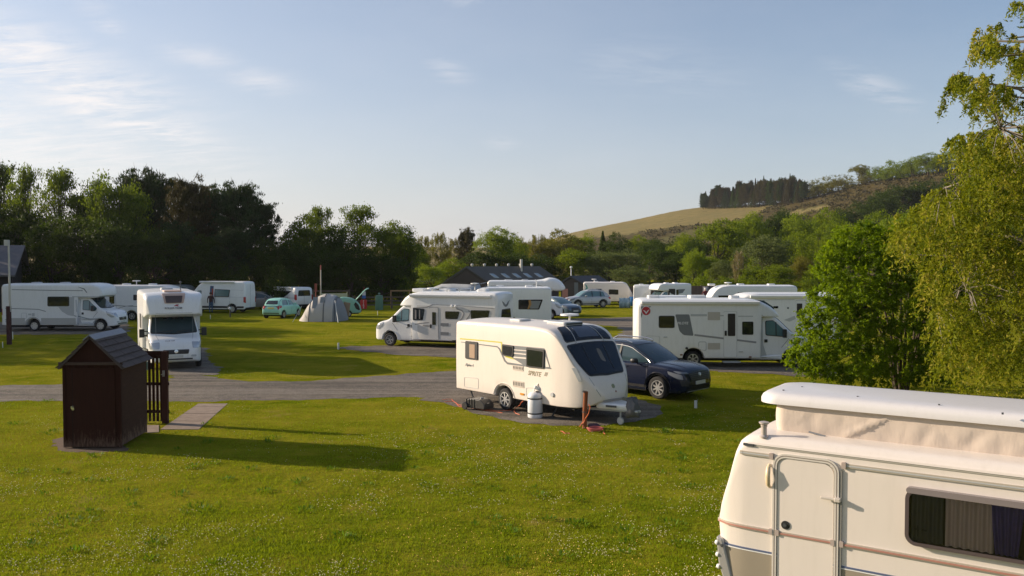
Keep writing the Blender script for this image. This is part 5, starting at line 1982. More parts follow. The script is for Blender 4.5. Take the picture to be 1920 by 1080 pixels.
# ---------------------------------------------------------------- cars
def car(name, label, paint, L, H, W_, prof, gh, ax, wr=.34, place=None, tint=glass, style='alloy', spokes=5, cladding=None, nose=.2, rack=False, cat='car', cab_pillar=None):
    """prof: lower body top line; gh: greenhouse top line"""
    v = Veh(name, label, cat)
    v.place(*place)
    h2 = W_ / 2
    top = smo(prof)
    bot = lin([(0, .5), (.06, .32), (.3, .24), (L - .3, .22), (L - .05, .3), (L, .45)])
    hw_ = smo([(0, h2 - .16), (.1, h2 - .07), (.5, h2 - .01), (L * .5, h2), (L - .7, h2 - .01), (L - .28, h2 - .09), (L - .08, h2 - .2), (L, h2 - .34)])
    arches = [(a, wr, wr + .06) for a in ax]
    v.shell('body', shell(0, L, top, bot, hw_, rt=.13, rb=.06, arches=arches, crown=.045, step=.06, tum=.10, belt=lambda x: .62, barrel=.01), paint, 45)
    gt = smo(gh)
    gx0, gx1 = gh[0][0], gh[-1][0]
    zb = min(gh[0][1], gh[-1][1]) - .12
    gb2 = smo([(gx0, h2 - .2), (gx0 + .3, h2 - .11), (gx1 - .8, h2 - .09), (gx1 - .2, h2 - .16), (gx1, h2 - .24)])
    bt_ = lambda x: min(zb + .02, gt(x) - .01)
    v.shell('glasshouse', shell(gx0, gx1, gt, bt_, gb2, rt=.10, rb=.02, crown=.035, step=.06, tum=.30, belt=lambda x: zb), tint, 45)
    v.gt, v.h2 = gt, h2
    zm = max(g_[1] for g_ in gh)
    # roof skin and pillars in body colour
    xr0 = next(x for x in np.linspace(gx0, gx1, 200) if gt(x) > zm - .13)
    xr1 = next(x for x in np.linspace(gx1, gx0, 200) if gt(x) > zm - .10)
    rw = h2 - .09 - .30 * (zm - zb) - .012
    rf = v.dec('roof', paint, rpoly([(xr0, -rw), (xr0, rw), (xr1, rw * .96), (xr1, -rw * .96)], .12), '+z', .012, step=.12)
    belt = top((gx0 + gx1) / 2)
    for sd_ in ('-y', '+y'):
        edge = [(x, gt(x) - .06) for x in np.linspace(gx0 + .06, gx1 - .05, 26)]
        v.dec('roof_pillar', cab_pillar or paint, strip(edge, .075), sd_, .012, step=.3)
        bp = []
        for f in ([.40, .68] if L > 3.9 else [.46]):
            x = gx0 + (gx1 - gx0) * (1 - f) * .98
            bp.append(strip([(x - .03, belt - .03), (x, gt(x) - .06)], .07))
        v.dec('door_pillar', black if L > 3.9 else paint, bp, sd_, .008, step=.3)
        xr = gx0 + (gx1 - gx0) * .10
        v.dec('rear_pillar', paint, rpoly([(gx0 - .02, belt - .04), (xr + .18, belt - .04), (xr + .36, gt(xr + .36) - .05), (xr, gt(xr) - .02)], .03), sd_, .011, step=.1)
        if cladding:
            v.dec('sill_cladding', cladding, rr(ax[0] + wr + .07, .24, ax[1] - wr - .07, .42, .03), sd_, .01, step=.3)
            for a in ax:
                v.arch_lip(a, wr, wr + .06, sd_, cladding, .06)
        seams = [strip([(ax[1] - .42, .36), (ax[1] - .40, belt - .06)], .012), strip([(ax[0] + (ax[1] - ax[0]) * .46, .36), (ax[0] + (ax[1] - ax[0]) * .46, belt - .05)], .012)]
        v.dec('door_seam', black, seams, sd_, .003)
        v.dec('door_handle', paint, [rr(ax[0] + (ax[1] - ax[0]) * .50, belt - .17, ax[0] + (ax[1] - ax[0]) * .50 + .2, belt - .14, .01)], sd_, .03)
        sg = -1 if sd_ == '-y' else 1
        mx = gx1 - .62 if L > 3.9 else gx1 - .5
        m = MB().lathe([(.02, -.13), (.09, -.1), (.10, 0), (.09, .09), (.02, .12)], 12, Matrix.Translation((mx, sg * (h2 + .08), belt + .06)) @ Matrix.Rotation(R(90), 4, 'X') @ Matrix.Scale(.75, 4, (0, 1, 0)))
        m.tube([(mx, sg * (h2 - .12), belt - .02), (mx, sg * (h2 + .06), belt + .03)], .03)
        m.build('mirror', black if paint is navy else paint, v.root, 50)
        v.dec('headlight', mat('smoked_lamp', (.16, .175, .2), .15, spec=.6), rpoly([(L - .12, .68), (L - .16, .82), (L - .62, .92), (L - .58, .82), (L - .3, .70)], .03), sd_, .012, step=.06)
        v.dec('rear_lamp', redlamp, rpoly([(.02, .78), (.08, 1.0), (.34, .98), (.24, .84)], .03), sd_, .012, step=.06)
        for a in ax:
            v.wheel(a, sg * (h2 - .12), wr, .22, style, spokes)
        if rack:
            m = MB().tube([(xr0 + .05, sg * (rw - .02), gt(xr0 + .1) + .03), (xr0 + .3, sg * (rw - .02), zm + .07), (xr1 - .4, sg * (rw - .02), zm + .06), (xr1 - .15, sg * (rw - .02), gt(xr1 - .2) + .03)], .022, 6)
            m.build('roof_rail', chrome, v.root, 60)
    v.underbody(.25, ax[0] - wr - .1, h2 - .12, .22, .5)
    MB().box(ax[0] - wr - .1, ax[1] + wr + .1, -h2 + .28, h2 - .28, .2, .6).box(ax[0] + wr + .08, ax[1] - wr - .08, -h2 + .1, h2 - .1, .22, .5).build('chassis', under, v.root)
    return v


# navy SUV beside the touring caravan
v = car('suv', 'navy blue SUV parked nose-out beside the white touring caravan', navy, 4.6, 1.69, 1.86,
        [(0, .72), (.05, .98), (.3, 1.08), (1.4, 1.10), (3.2, 1.10), (3.4, 1.09), (3.9, 1.06), (4.3, .99), (4.48, .9), (4.57, .74), (4.6, .6)],
        [(.12, 1.06), (.45, 1.38), (.8, 1.60), (1.3, 1.67), (1.9, 1.69), (2.4, 1.65), (2.75, 1.5), (3.3, 1.18), (3.42, 1.08)], (.93, 3.63), .36,
        ((3.63, -.93, 0), (1232, 749), -44, 1.01), tint=bluegl, cladding=black, spokes=8, rack=True)
v.dec('bonnet_crease', navy, [strip([(3.5, -.5), (4.35, -.42)], .05), strip([(3.5, .5), (4.35, .42)], .05)], '+z', .01)
gr = v.dec('grille', black, rpoly([(-.5, .62), (-.58, .86), (.58, .86), (.5, .62)], .04), '+x', .014, step=.06)
v.dec('grille_bars', dgrey, [rr(-.5, z, .5, z + .02, .005) for z in (.66, .71, .76, .81)], '+x', .018, parent=gr, step=.06)
v.dec('badge', chrome, circ(0, .80, .05, 14, 1.4), '+x', .024)
v.dec('number_plate', plate, rr(-.26, .5, .26, .61, .01), '+x', .035)
v.dec('lower_grille', black, rpoly([(-.6, .34), (-.52, .46), (.52, .46), (.6, .34)], .03), '+x', .012, step=.08)
v.dec('skid_plate', lgrey, rr(-.6, .28, .6, .31, .01), '+x', .012, step=.1)
for sg in (-1, 1):
    v.dec('headlight', mat('smoked_lamp', (.16, .175, .2), .15, spec=.6), rpoly([(sg * .56, .84), (sg * .6, .9), (sg * .86, .93), (sg * .82, .86)], .02), '+x', .012, step=.05)
    v.dec('fog_lamp_recess', black, rpoly([(sg * .62, .5), (sg * .66, .66), (sg * .82, .64), (sg * .8, .48)], .02), '+x', .008, step=.05)
v.dec('window_trim', chrome, strip([(x, v.gt(x) - .10) for x in np.linspace(.6, 3.3, 18)], .018), '-y', .024)

# mint city car
v = car('city_car', 'mint green three-door city car seen from behind on the lawn', mint, 3.55, 1.49, 1.63,
        [(0, .62), (.04, .86), (.18, .96), (.7, 1.0), (2.3, 1.0), (2.7, .97), (3.15, .88), (3.42, .74), (3.55, .55)],
        [(.06, .96), (.30, 1.28), (.55, 1.43), (.95, 1.485), (1.4, 1.48), (1.85, 1.40), (2.3, 1.16), (2.62, .98)], (.56, 2.86), .29,
        ((.56, -.8, 0), (533, 597), 58, 1.0, (2.86, -.8, 0), 560), tint=skytealgl, style='steel', spokes=8)
f = v.dec('rear_window', glass, rpoly([(-.5, 1.06), (-.42, 1.34), (.42, 1.34), (.5, 1.06)], .06), '-x', .02, step=.08)
v.dec('tailgate_surround', mint, strip(rpoly([(-.58, 1.0), (-.48, 1.40), (.48, 1.40), (.58, 1.0)], .06) + [(-.58, 1.0)], .07), '-x', .018, step=.08)
v.dec('rear_lamp', redlamp, [rr(.55, .7, .66, .94, .03)], '-x', .02)
v.dec('rear_lamp', redlamp, [rr(-.66, .7, -.55, .94, .03)], '-x', .02)
v.dec('number_plate', mat('yellow_plate', (.55, .45, .12), .5), rr(-.26, .74, .26, .85, .01), '-x', .025)
v.dec('bumper_strip', dgrey, rr(-.66, .38, .66, .44, .02), '-x', .02, step=.1)

# silver SUV far
v = car('suv', 'silver SUV parked in front of the caravan with the teal wave mark', silver, 4.4, 1.66, 1.82,
        [(0, .72), (.05, .98), (.3, 1.06), (1.4, 1.08), (3.1, 1.08), (3.7, 1.02), (4.15, .93), (4.32, .8), (4.4, .6)],
        [(.1, 1.04), (.4, 1.38), (.75, 1.57), (1.3, 1.65), (1.9, 1.66), (2.4, 1.60), (2.75, 1.45), (3.2, 1.14), (3.3, 1.05)], (.88, 3.48), .35,
        ((3.48, .9, 0), (1084, 577.5), 188, .97, (.88, .9, 0), 1131), tint=skytealgl, cladding=black, spokes=8, rack=True)
v.dec('rear_window', glass, rpoly([(-.5, 1.18), (-.42, 1.5), (.42, 1.5), (.5, 1.18)], .06), '-x', .02, step=.08)
v = car('hatchback', 'steel blue hatchback half hidden by the caravan with a drawn box window', blu, 4.2, 1.5, 1.8,
        [(0, .66), (.05, .9), (.3, .98), (1.4, 1.0), (2.9, 1.0), (3.5, .93), (3.95, .82), (4.12, .7), (4.2, .55)],
        [(.15, .96), (.5, 1.28), (.9, 1.43), (1.5, 1.5), (2.0, 1.47), (2.5, 1.33), (3.1, 1.04), (3.2, .98)], (.82, 3.4), .33,
        ((3.4, -.85, 0), (1052, 594), -50, .98), tint=skytealgl, spokes=7)
v.dec('grille', black, rpoly([(-.5, .5), (-.4, .74), (.4, .74), (.5, .5)], .03), '+x', .012, step=.06)
v.dec('number_plate', plate, rr(-.26, .42, .26, .53, .01), '+x', .03)
v = car('estate_car', 'grey-brown estate car parked between the two white vans', gpaint, 4.7, 1.5, 1.82,
        [(0, .66), (.05, .9), (.3, .98), (1.4, .99), (3.3, .99), (3.9, .93), (4.4, .82), (4.62, .68), (4.7, .52)],
        [(.1, .96), (.4, 1.28), (.8, 1.45), (1.5, 1.5), (2.2, 1.49), (2.7, 1.38), (3.3, 1.08), (3.5, .98)], (.95, 3.75), .33,
        ((.95, -.85, 0), (455, 581), 0, 1.05, (3.75, -.85, 0), 518), tint=bluegl, spokes=7)


# ---------------------------------------------------------------- motorhomes
def outl(v, pts, side='-y', c=None, w=.02, m=mgrey, r=.06, off=.006, name='panel_seam'):
    q = rpoly(v.PP(pts, 'y', c if c is not None else side_y(v, side)), r)
    q.append(q[0])
    return v.dec(name, m, strip(q, w), side, off, step=.3)


# 1. white motorhome on the right, side-on
v = motorhome('motorhome', 'white low-profile motorhome with red round emblem, parked behind the navy SUV', 7.25, 2.78, 1.14, 'low', 2.25, style='alloy')
v.place((2.25, -1.1, 0), (1300, 689), 0, 1.0, (6.3, -1.1, 0), 1487)
finish_motorhome(v, 6, bumper=white)
c = -1.14
PP = lambda pts: v.PP(pts, 'y', -1.14)
v.window(rpoly(PP([(1235, 592), (1265, 592), (1265, 615), (1235, 615)]), .07), fw=.03)
v.window(rpoly(PP([(1391.5, 603), (1412.5, 603), (1412.5, 627.5), (1391.5, 627.5)]), .04), fw=.03)
f = v.dec('graphic_panel', mgrey, rpoly(PP([(1266, 589.4), (1292.5, 589.4), (1300.5, 629.7), (1282, 628.4), (1274, 621)]), .06), off=.005, step=.3)
v.text('PILOTE', white, PP([(1269.5, 608)])[0], .10, c=-1.14 - .012, shear=.25, parent=f)
v.dec('stripe', lgrey, [rr(*PP([(1295, 589)])[0], *PP([(1325.5, 593)])[0], .01), rr(*PP([(1350, 590.5)])[0], *PP([(1366, 593)])[0], .01), rr(*PP([(1384, 592)])[0], *PP([(1412, 594)])[0], .01)], off=.005, step=.4)
v.dec('stripe', mat('mid_stripe', (.27, .27, .28), .4), strip(PP([(1302, 628), (1340, 632.5), (1418, 642)]), .075), off=.005, step=.4)
v.dec('vent', mat('beige_vent', (.48, .44, .38), .6), [rr(*PP([(1327, 585)])[0], *PP([(1350, 600)])[0], .02)], off=.014)
v.dec('vent', mat('beige_vent', (.48, .44, .38), .6), [rr(*PP([(1327, 643)])[0], *PP([(1350, 655)])[0], .02)], off=.014)
outl(v, [(1310, 641), (1324, 641), (1324, 657), (1310, 657)], w=.03, m=lgrey, name='service_hatch')
outl(v, [(1212, 629.5), (1237, 630.5), (1237, 648), (1212, 648)], w=.014, m=lgrey, name='garage_door')
v.dec('filler_cap', black, circ(*PP([(1287.5, 653)])[0], .055, 14), off=.02)
v.dec('socket', dgrey, circ(*PP([(1206, 637)])[0], .045, 10), off=.02)
v.dec('marker_lamp', mat('brown_lamp', (.18, .08, .04), .4), [rr(*PP([(1404, 668)])[0], *PP([(1409, 670.5)])[0], .01), rr(*PP([(1275, 664)])[0], *PP([(1280, 666.5)])[0], .01)], off=.015)
v.dec('hinge', lgrey, [rr(*PP([(1244, 631)])[0], *PP([(1251, 633)])[0], .01), rr(*PP([(1385, 658.5)])[0], *PP([(1393, 660.5)])[0], .01)], off=.02)
d = v.dec('entrance_door', white, rpoly(PP([(1357, 584), (1381.5, 584), (1381.5, 669.5), (1357, 669.5)]), .05), off=.008, step=.5)
v.dec('door_seal', lgrey, strip(rpoly(PP([(1357, 584), (1381.5, 584), (1381.5, 669.5), (1357, 669.5)]), .05) + PP([(1357, 600)]), .014), off=.012, parent=d, step=.5)
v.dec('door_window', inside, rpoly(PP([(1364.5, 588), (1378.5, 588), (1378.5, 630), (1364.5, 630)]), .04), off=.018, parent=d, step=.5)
v.dec('door_handle', black, rpoly(PP([(1358.5, 620), (1362.5, 620), (1362.5, 629.5), (1358.5, 629.5)]), .02), off=.03, parent=d)
ex, ez = PP([(1211.5, 583)])[0]
e1 = v.dec('corner_mark', dgrey, PP([(1202, 574.5), (1221, 574.5), (1206, 585), (1202, 597)]), off=.005, step=.3)
em = v.dec('emblem', white, circ(ex, ez, .20, 26), off=.010)
v.dec('emblem_disc', mat('emblem_red', (.45, .02, .03), .45), circ(ex, ez, .175, 26), off=.013, parent=em)
v.dec('emblem_bird', white, [(ex - .13, ez + .03), (ex - .05, ez + .015), (ex, ez - .06), (ex + .05, ez + .015), (ex + .14, ez + .07), (ex + .08, ez - .02), (ex, ez - .13), (ex - .07, ez - .03)], off=.016, parent=em)
v.dec('rear_corner_strip', lgrey, strip([(.04, .45), (.04, 2.5)], .03), off=.005)
v.dec('cab_join', lgrey, rpoly([(5.02, .4), (5.28, .4), (5.10, .95), (5.10, 2.1), (5.0, 2.2)], .05), off=.012, step=.3)
v.awning(.12, 4.9, 2.66, -1.12)
MB().box(3.45, 4.15, -1.22, -.9, .22, .26).build('entrance_step', lgrey, v.root)
for (x, y, w, l) in ((.75, .1, .5, .5), (2.6, .2, .7, .7), (4.1, -.1, .4, .4)):
    v.roof_vent(x, y, 2.82, w, l, .1, white)
m = MB().prism([(4.9, 2.77), (5.25, 2.72), (5.62, 2.48), (5.68, 2.36), (5.6, 2.38), (5.2, 2.63), (4.9, 2.68)], -.5, .5, 'y')
m.build('cab_skylight', bluegl, v.root)

# 2. motorhome facing left, centre
v = motorhome('motorhome', 'white motorhome facing left with roof bars and awning, behind the touring caravan', 6.95, 2.80, 1.13, 'low', 2.0, style='alloy')
v.place((6.0, 1.1, 0), (729, 649), 152, 1.0, (0, 1.13, 1.2), 933)
finish_motorhome(v, 5, bumper=white)
S = '+y'
PP = lambda pts: v.PP(pts, 'y', 1.13)
lg = mat('hab_grey_panel', (.56, .55, .53), .4, coat=.2)
v.dec('side_panel', lg, rpoly(PP([(769, 572), (928, 577), (928, 650), (842, 650), (838, 634), (822, 637), (820, 640), (769, 638)]), .05), S, .004, step=.4)
v.window(rpoly(PP([(774, 577), (796.5, 579), (793, 600.5), (774, 600.5)]), .06), S, fw=.03)
f = v.dec('curtain', mat('net_curtain', (.26, .24, .23), .9), [rr(*PP([(778, 581)])[0], *PP([(781, 598)])[0], .01), rr(*PP([(786, 581)])[0], *PP([(788, 598)])[0], .01)], S, .024)
v.window(rpoly(PP([(834.5, 583.5), (862, 584), (858, 598.5), (835, 598)]), .06), S, fw=.03)
v.window(rpoly(PP([(882.5, 581.5), (918.5, 582), (915, 598.5), (883, 598)]), .06), S, fw=.03)
d = v.dec('entrance_door', lg, rpoly(PP([(805, 576), (821.5, 576.5), (822.5, 649), (805, 648)]), .06), S, .012, step=.5)
v.dec('door_seal', mgrey, strip(rpoly(PP([(805, 576), (821.5, 576.5), (822.5, 649), (805, 648)]), .06), .02), S, .016, parent=d, step=.5)
v.dec('door_window', glass, rpoly(PP([(810.5, 585), (817.5, 585.5), (817.5, 609.5), (810.5, 609)]), .03), S, .02, parent=d)
v.dec('door_handle', black, rpoly(PP([(806.5, 608), (809.5, 608), (809.5, 615), (806.5, 615)]), .02), S, .03, parent=d)
v.dec('vent', mgrey, [rr(*PP([(826, 605.5)])[0], *PP([(841, 611.5)])[0], .02)], S, .016)
v.dec('vent', mgrey, [rr(*PP([(826, 622.5)])[0], *PP([(841, 628.5)])[0], .02)], S, .016)
cv1 = mat('swoosh_grey', (.22, .21, .21), .4)
v.dec('stripe', cv1, [strip(PP([(772, 609), (790, 606), (805, 604.5)]), .035), strip(PP([(760, 615), (772, 609)]), .04), strip(PP([(774, 577.5), (800, 576), (806, 573.5), (812, 571)]), .035)], S, .009)
v.dec('stripe', cv1, [strip(PP([(856, 579), (866, 582), (870, 588), (867, 596), (862, 602)]), .05), strip(PP([(878, 582.5), (883, 585), (880, 592), (874, 600)]), .05), strip(PP([(812, 571), (860, 573), (925, 578)]), .02)], S, .009)
v.text('BAVARIA', cv1, PP([(793, 611.5)])[0], .07, S, c=1.145)
v.awning(.35, 4.75, 2.62, 1.11)
lp = MB()
for px in (848, 855):
    a, b = PP([(px, 574)])[0]
    lp.lathe([(.01, 0), (.06, .01), (.07, .05), (.01, .07)], 10, Matrix.Translation((a, 1.15, b)) @ Matrix.Rotation(R(-90), 4, 'X'))
lp.build('outside_lamp', white, v.root, 50)
v.dec('rear_emblem', mgrey, [rpoly([(-.55, 2.40), (-.2, 2.28), (-.12, 2.2), (.12, 2.2), (.2, 2.28), (.55, 2.40), (.3, 2.16), (.1, 2.08), (-.1, 2.08), (-.3, 2.16)], .03)], '-x', .01, step=.1)
v.window(rpoly([(-.62, 1.98), (.55, 1.98), (.68, 1.45), (-.75, 1.45)], .08), '-x', fw=.04)
for (x, y, w, l) in ((1.2, 0, .5, .5), (3.2, 0, .7, .7), (4.6, .1, .9, .7)):
    v.roof_vent(x, y, 2.83, w, l, .12, white)
m = MB()
for x in (2.2, 2.9):
    m.tube([(x, -.7, 2.95), (x, .7, 2.95)], .02).tube([(x, -.7, 2.8), (x, -.7, 2.95)], .02).tube([(x, .7, 2.8), (x, .7, 2.95)], .02)
m.build('roof_bars', chrome, v.root)
v.antenna(3.9, .3, 2.84, .1)

# 3. coachbuilt motorhome seen from the front
v = motorhome('motorhome', 'white coachbuilt motorhome facing the camera behind the picket panel and shed', 7.0, 3.05, 1.14, 'over', 2.1)
v.place((7.0, 0, 0), (331, 694), -64, 1.0)
finish_motorhome(v, 6)
S = '-y'
v.dec('skylight_frame', mat('peach_frame', (.52, .36, .28), .5), rpoly([(-.36, 2.64), (-.44, 3.02), (.46, 3.02), (.36, 2.64)], .04), '+x', .03, step=.1, thick=.05)
v.dec('skylight_pane', mat('brown_pane', (.075, .05, .045), .3), rpoly([(-.30, 2.66), (-.34, 2.92), (.34, 2.92), (.28, 2.66)], .03), '+x', .045, step=.1)
tm2 = mat('grey_letters', (.13, .12, .13), .5)
q = v.text('ROLLER TEAM', tm2, (-.36, 2.42), .075, '+x', c=6.245)
v.dec('logo_mark', mat('dull_red', (.35, .03, .04), .5), [[(-.02, 2.53), (.1, 2.6), (.2, 2.58), (.13, 2.54), (.22, 2.50), (.08, 2.53)]], '+x', .01)
v.text('ROLLER TEAM', tm2, (-.40, 1.155), .04, '+x', c=6.87)
v.dec('washer_mark', lgrey, strip([(-.7, 2.25), (.7, 2.25)], .02), '+x', .01)
v.dec('side_window', black, rr(2.9, 1.5, 4.0, 2.1, .08), '-y', .02)
v.dec('tax_disc', lgrey, [rr(5.45, -.05, 5.5, .06, .01)], '+z', .03)
v.dec('pillar_trim', black, strip([(5.0, 1.25), (5.0, 2.0)], .04), '-y', .02)
v.roof_vent(5.2, 0, 3.07, .7, .9, .08, mat('peach_frame', (.52, .36, .28), .5))
v.roof_vent(2.2, 0, 3.07, .5, .5, .1)
mm = MB().tube([(3.8, .45, 3.0), (3.8, .45, 3.45)], .02, 6)
mm.lathe([(.001, 3.43), (.05, 3.44), (.05, 3.47), (.001, 3.5)], 8, Matrix.Translation((3.8, .45, 0)))
mm.build('mast', dgrey, v.root)

# 4. motorhome side-on at the far left
v = motorhome('motorhome', 'white motorhome with grey lower skirt at the left edge, beside the tall pole', 7.0, 2.92, 1.14, 'over', 1.95, group=None)
v.place((1.95, -1.1, 0), (63, 621), 0, 1.0, (6.05, -1.1, 0), 187)
finish_motorhome(v, 6, bumper=lgrey)
PP = lambda pts: v.PP(pts, 'y', -1.14)
v.window(rpoly(PP([(89, 556), (130, 556), (130, 574.5), (89, 574.5)]), .08), fw=.04)
v.dec('skirt', silver, [rr(.05, .42, 1.45, .82, .03), rr(2.45, .42, 4.6, .82, .03)], off=.006, step=.5)
v.dec('graphic', lgrey, rpoly(PP([(130, 557), (139, 557), (139, 593), (128, 591), (116, 584), (109, 575), (130, 575)]), .04), off=.005, step=.3)
v.dec('stripe', mgrey, [strip(PP([(10, 578), (40, 579), (72, 580), (86, 584)]), .04), strip(PP([(22, 543), (100, 544.5), (155, 545)]), .04), strip(PP([(147, 538), (158, 542), (163, 549)]), [.02, .07, .05])], off=.006, step=.4)
v.dec('stripe', mat('teal_stripe', (.07, .12, .13), .4), strip(PP([(139, 592), (160, 597), (175, 599)]), .04), off=.006)
outl(v, [(40, 587), (50, 587), (50, 597), (40, 597)], w=.02, m=lgrey, name='service_hatch')
v.dec('socket', lgrey, [rr(*PP([(53, 588)])[0], *PP([(59, 591)])[0], .02), rr(*PP([(60, 587)])[0], *PP([(65, 593)])[0], .02)], off=.014)
v.arch_lip(1.95, .35, .44, '-y', silver, .1)
v.dec('cab_join', mat('pale_panel', (.5, .5, .52), .4), rpoly([(4.65, .42), (4.95, .42), (4.72, .9), (4.68, 1.95), (4.6, 1.95)], .04), off=.01, step=.3)
v.dec('luton_rim', lgrey, rpoly([(4.4, 2.18), (6.1, 2.18), (6.1, 2.12), (4.4, 2.12)], .02), off=.016, step=.3)
for (x, w) in ((1.6, .5), (3.4, .5)):
    v.roof_vent(x, 0, 2.94, w, w, .08)
v.dec('rear_light_strip', redlamp, strip([(.03, 1.0), (.03, 1.4)], .03), off=.012)

# 5. motorhome behind the right-hand one
v = motorhome('motorhome', 'white motorhome with open door, partly hidden behind the one with the red emblem', 7.1, 2.70, 1.14, 'low', 2.2, rake=1)
v.place((6.15, 1.1, 0), (1352, 650), 180, 1.0)
finish_motorhome(v, 5, bumper=white)
PP = lambda pts: v.PP(pts, 'y', 1.14)
d = v.dec('entrance_door', white, rpoly(PP([(1492, 563), (1511, 563), (1511, 640), (1492, 640)]), .05), '+y', .01, step=.5)
v.dec('door_seal', lgrey, strip(rpoly(PP([(1492, 563), (1511, 563), (1511, 640), (1492, 640)]), .05), .02), '+y', .014, parent=d, step=.5)
v.dec('door_window', inside, rpoly(PP([(1494, 569), (1504, 569), (1504, 595), (1494, 595)]), .03), '+y', .02, parent=d)
v.dec('window', glass, [circ(*PP([(1456, 576)])[0], .06, 10), rpoly(PP([(1450, 574), (1459, 574), (1459, 578), (1450, 578)]), .02)], '+y', .012)
v.dec('lamp', dgrey, circ(*PP([(1477.5, 577.5)])[0], .05, 10), '+y', .014)
v.dec('stripe', lgrey, [strip(PP([(1420, 565), (1440, 562), (1490, 562)]), .03), rpoly(PP([(1470, 600), (1490, 592), (1492, 598), (1480, 603)]), .02)], '+y', .006)
v.awning(.3, 4.7, 2.55, 1.12)

# 6. coachbuilt with big overcab pod, behind the centre caravan
v = motorhome('motorhome', 'white motorhome with bulging overcab pod in front of the wooden building', 5.85, 2.98, 1.14, 'over', 2.0)
v.place((0, -1.14, .6), (914, 584), -2, .96)
finish_motorhome(v, 6)
PP = lambda pts: v.PP(pts, 'y', -1.14)
sx = shell(3.7, 6.05, smo([(3.7, 2.98), (4.3, 3.06), (4.8, 3.18), (5.2, 3.14), (5.6, 2.98), (5.9, 2.7), (6.05, 2.45)]), smo([(3.7, 2.9), (4.4, 2.5), (5.4, 2.2), (5.9, 2.25), (6.05, 2.35)]), smo([(3.7, 1.0), (4.6, 1.17), (5.6, 1.1), (6.05, .8)]), rt=.3, rb=.15, crown=.04)
v.shell('overcab_pod', sx, white, 60)
v.dec('stripe', mgrey, [strip(PP([(920, 536), (990, 537), (1010, 540)]), .03), strip(PP([(1000, 533), (1030, 539)]), .03)], off=.008)
v.window(rpoly(PP([(966, 538.5), (992, 538.5), (992, 556), (966, 556)]), .05), fw=.03)
v.roof_vent(1.6, 0, 3.0, .5, .6, .08)
v.roof_vent(2.9, 0, 3.0, .5, .5, .08)

# 7. motorhome with open side, far, facing left
v = motorhome('motorhome', 'small white motorhome with a sunlit overcab front near the board fence', 5.2, 2.85, 1.1, 'over', 1.35)
v.place((1.35, 1.1, 0), (1278, 579), 204, .80)
finish_motorhome(v, 6)
PP = lambda pts: v.PP(pts, 'y', 1.1)
v.dec('graphic', mgrey, rpoly(PP([(1270, 542.5), (1285, 542), (1280, 549), (1272, 551)]), .02), '+y', .006, step=.3)
v.dec('window', inside, rpoly(PP([(1254, 541.5), (1266, 541.5), (1266, 553), (1254, 553)]), .04), '+y', .012, step=.4)
v.dec('window', glass, rpoly(PP([(1268, 543), (1272, 543), (1272, 554), (1268, 554)]), .02), '+y', .012, step=.4)
v.roof_vent(1.5, 0, 2.87, .5, .5, .1, white)
v.roof_vent(2.7, 0, 2.87, .5, .5, .1, white)

# 8. motorhome on the bank
v = motorhome('motorhome', 'pale motorhome facing the camera beyond the fence, under the trees', 6.6, 3.0, 1.14, 'over', 2.0, paint=mat('pale_teal_white', (.52, .60, .60), .35, coat=.3))
v.place((6.6, 0, 0), (749, 554), -66, 1.0)
finish_motorhome(v, 6)
v.dec('luton_window', glass, rpoly([(-.6, 2.5), (-.6, 2.85), (.6, 2.85), (.6, 2.5)], .06), '+x', .02, step=.1)
v.roof_vent(5.0, 0, 3.0, .8, .8, .14, silver)


# ---------------------------------------------------------------- caravans
def caravan(label, L, H, place, windows, S='-y', nose='round', paint=white, axw=.45, W_=1.1, frontwin=True, rear_round=.12, vents=2, seams=()):
    v = Veh('caravan', label, 'caravan')
    v.hwid = W_
    v.place(*place)
    if nose == 'round':
        tp = [(0, H - .15), (.08, H - .04), (.3, H), (L - 1.7, H), (L - 1.2, H - .07), (L - .75, H - .32), (L - .4, H - .85), (L - .12, 1.35), (L, 1.0)]
    else:
        tp = [(0, H - .15), (.08, H - .04), (.3, H), (L - 1.3, H), (L - .9, H - .12), (L - .6, H - .5), (L - .2, 1.25), (L, .95)]
    top = smo(tp)
    bot = lin([(0, .42), (L - .7, .42), (L - .15, .5), (L, .75)])
    hw_ = smo([(0, W_ - .05), (.1, W_), (L - .8, W_), (L - .3, W_ - .1), (L, W_ - .4)])
    xa = L * axw
    v.shell('body', shell(0, L, top, bot, hw_, rt=.11, rb=.03, arches=((xa, .33, .42),), crown=.05, step=.1), paint, 50)
    for w in windows:
        v.window(rpoly(v.PP(w, 'y', side_y(v, S)), .06), S, fw=.03)
    if frontwin:
        q = rpoly([(L - .78, -W_ * .72), (L - .78, W_ * .72), (L - .28, W_ * .64), (L - .28, -W_ * .64)], .08)
        f = v.dec('front_window', black, q, '+z', .014, step=.1)
        v.dec('pane', bluegl, inset(q, .04), '+z', .02, parent=f, step=.1)
    v.dec('edge_trim', lgrey, strip([(x, top(x) - .07) for x in np.linspace(.1, L - .35, 24)], .02), S, .008, step=.3)
    for i in range(vents):
        v.roof_vent(L * (.25 + .33 * i), .1 * (-1) ** i, H + .03, .5, .5, .1, white)
    for y in (-.92, .92):
        v.wheel(xa, y, .32, .18, 'alloy', 7)
    MB().box(.2, L - .6, -.95, .95, .36, .5).build('chassis', under, v.root)
    MB().tube([(L - .5, -.45, .4), (L + .8, 0, .42)], .035).tube([(L - .5, .45, .4), (L + .8, 0, .42)], .035).tube([(L + .6, 0, .5), (L + .6, 0, 0)], .03).build('a_frame', lgrey, v.root)
    s_ = MB()
    for x in (.4, L - 1.0):
        for y in (-.8, .8):
            s_.tube([(x, y, .42), (x + .15, y, .01)], .025)
    s_.build('corner_steadies', dgrey, v.root)
    return v


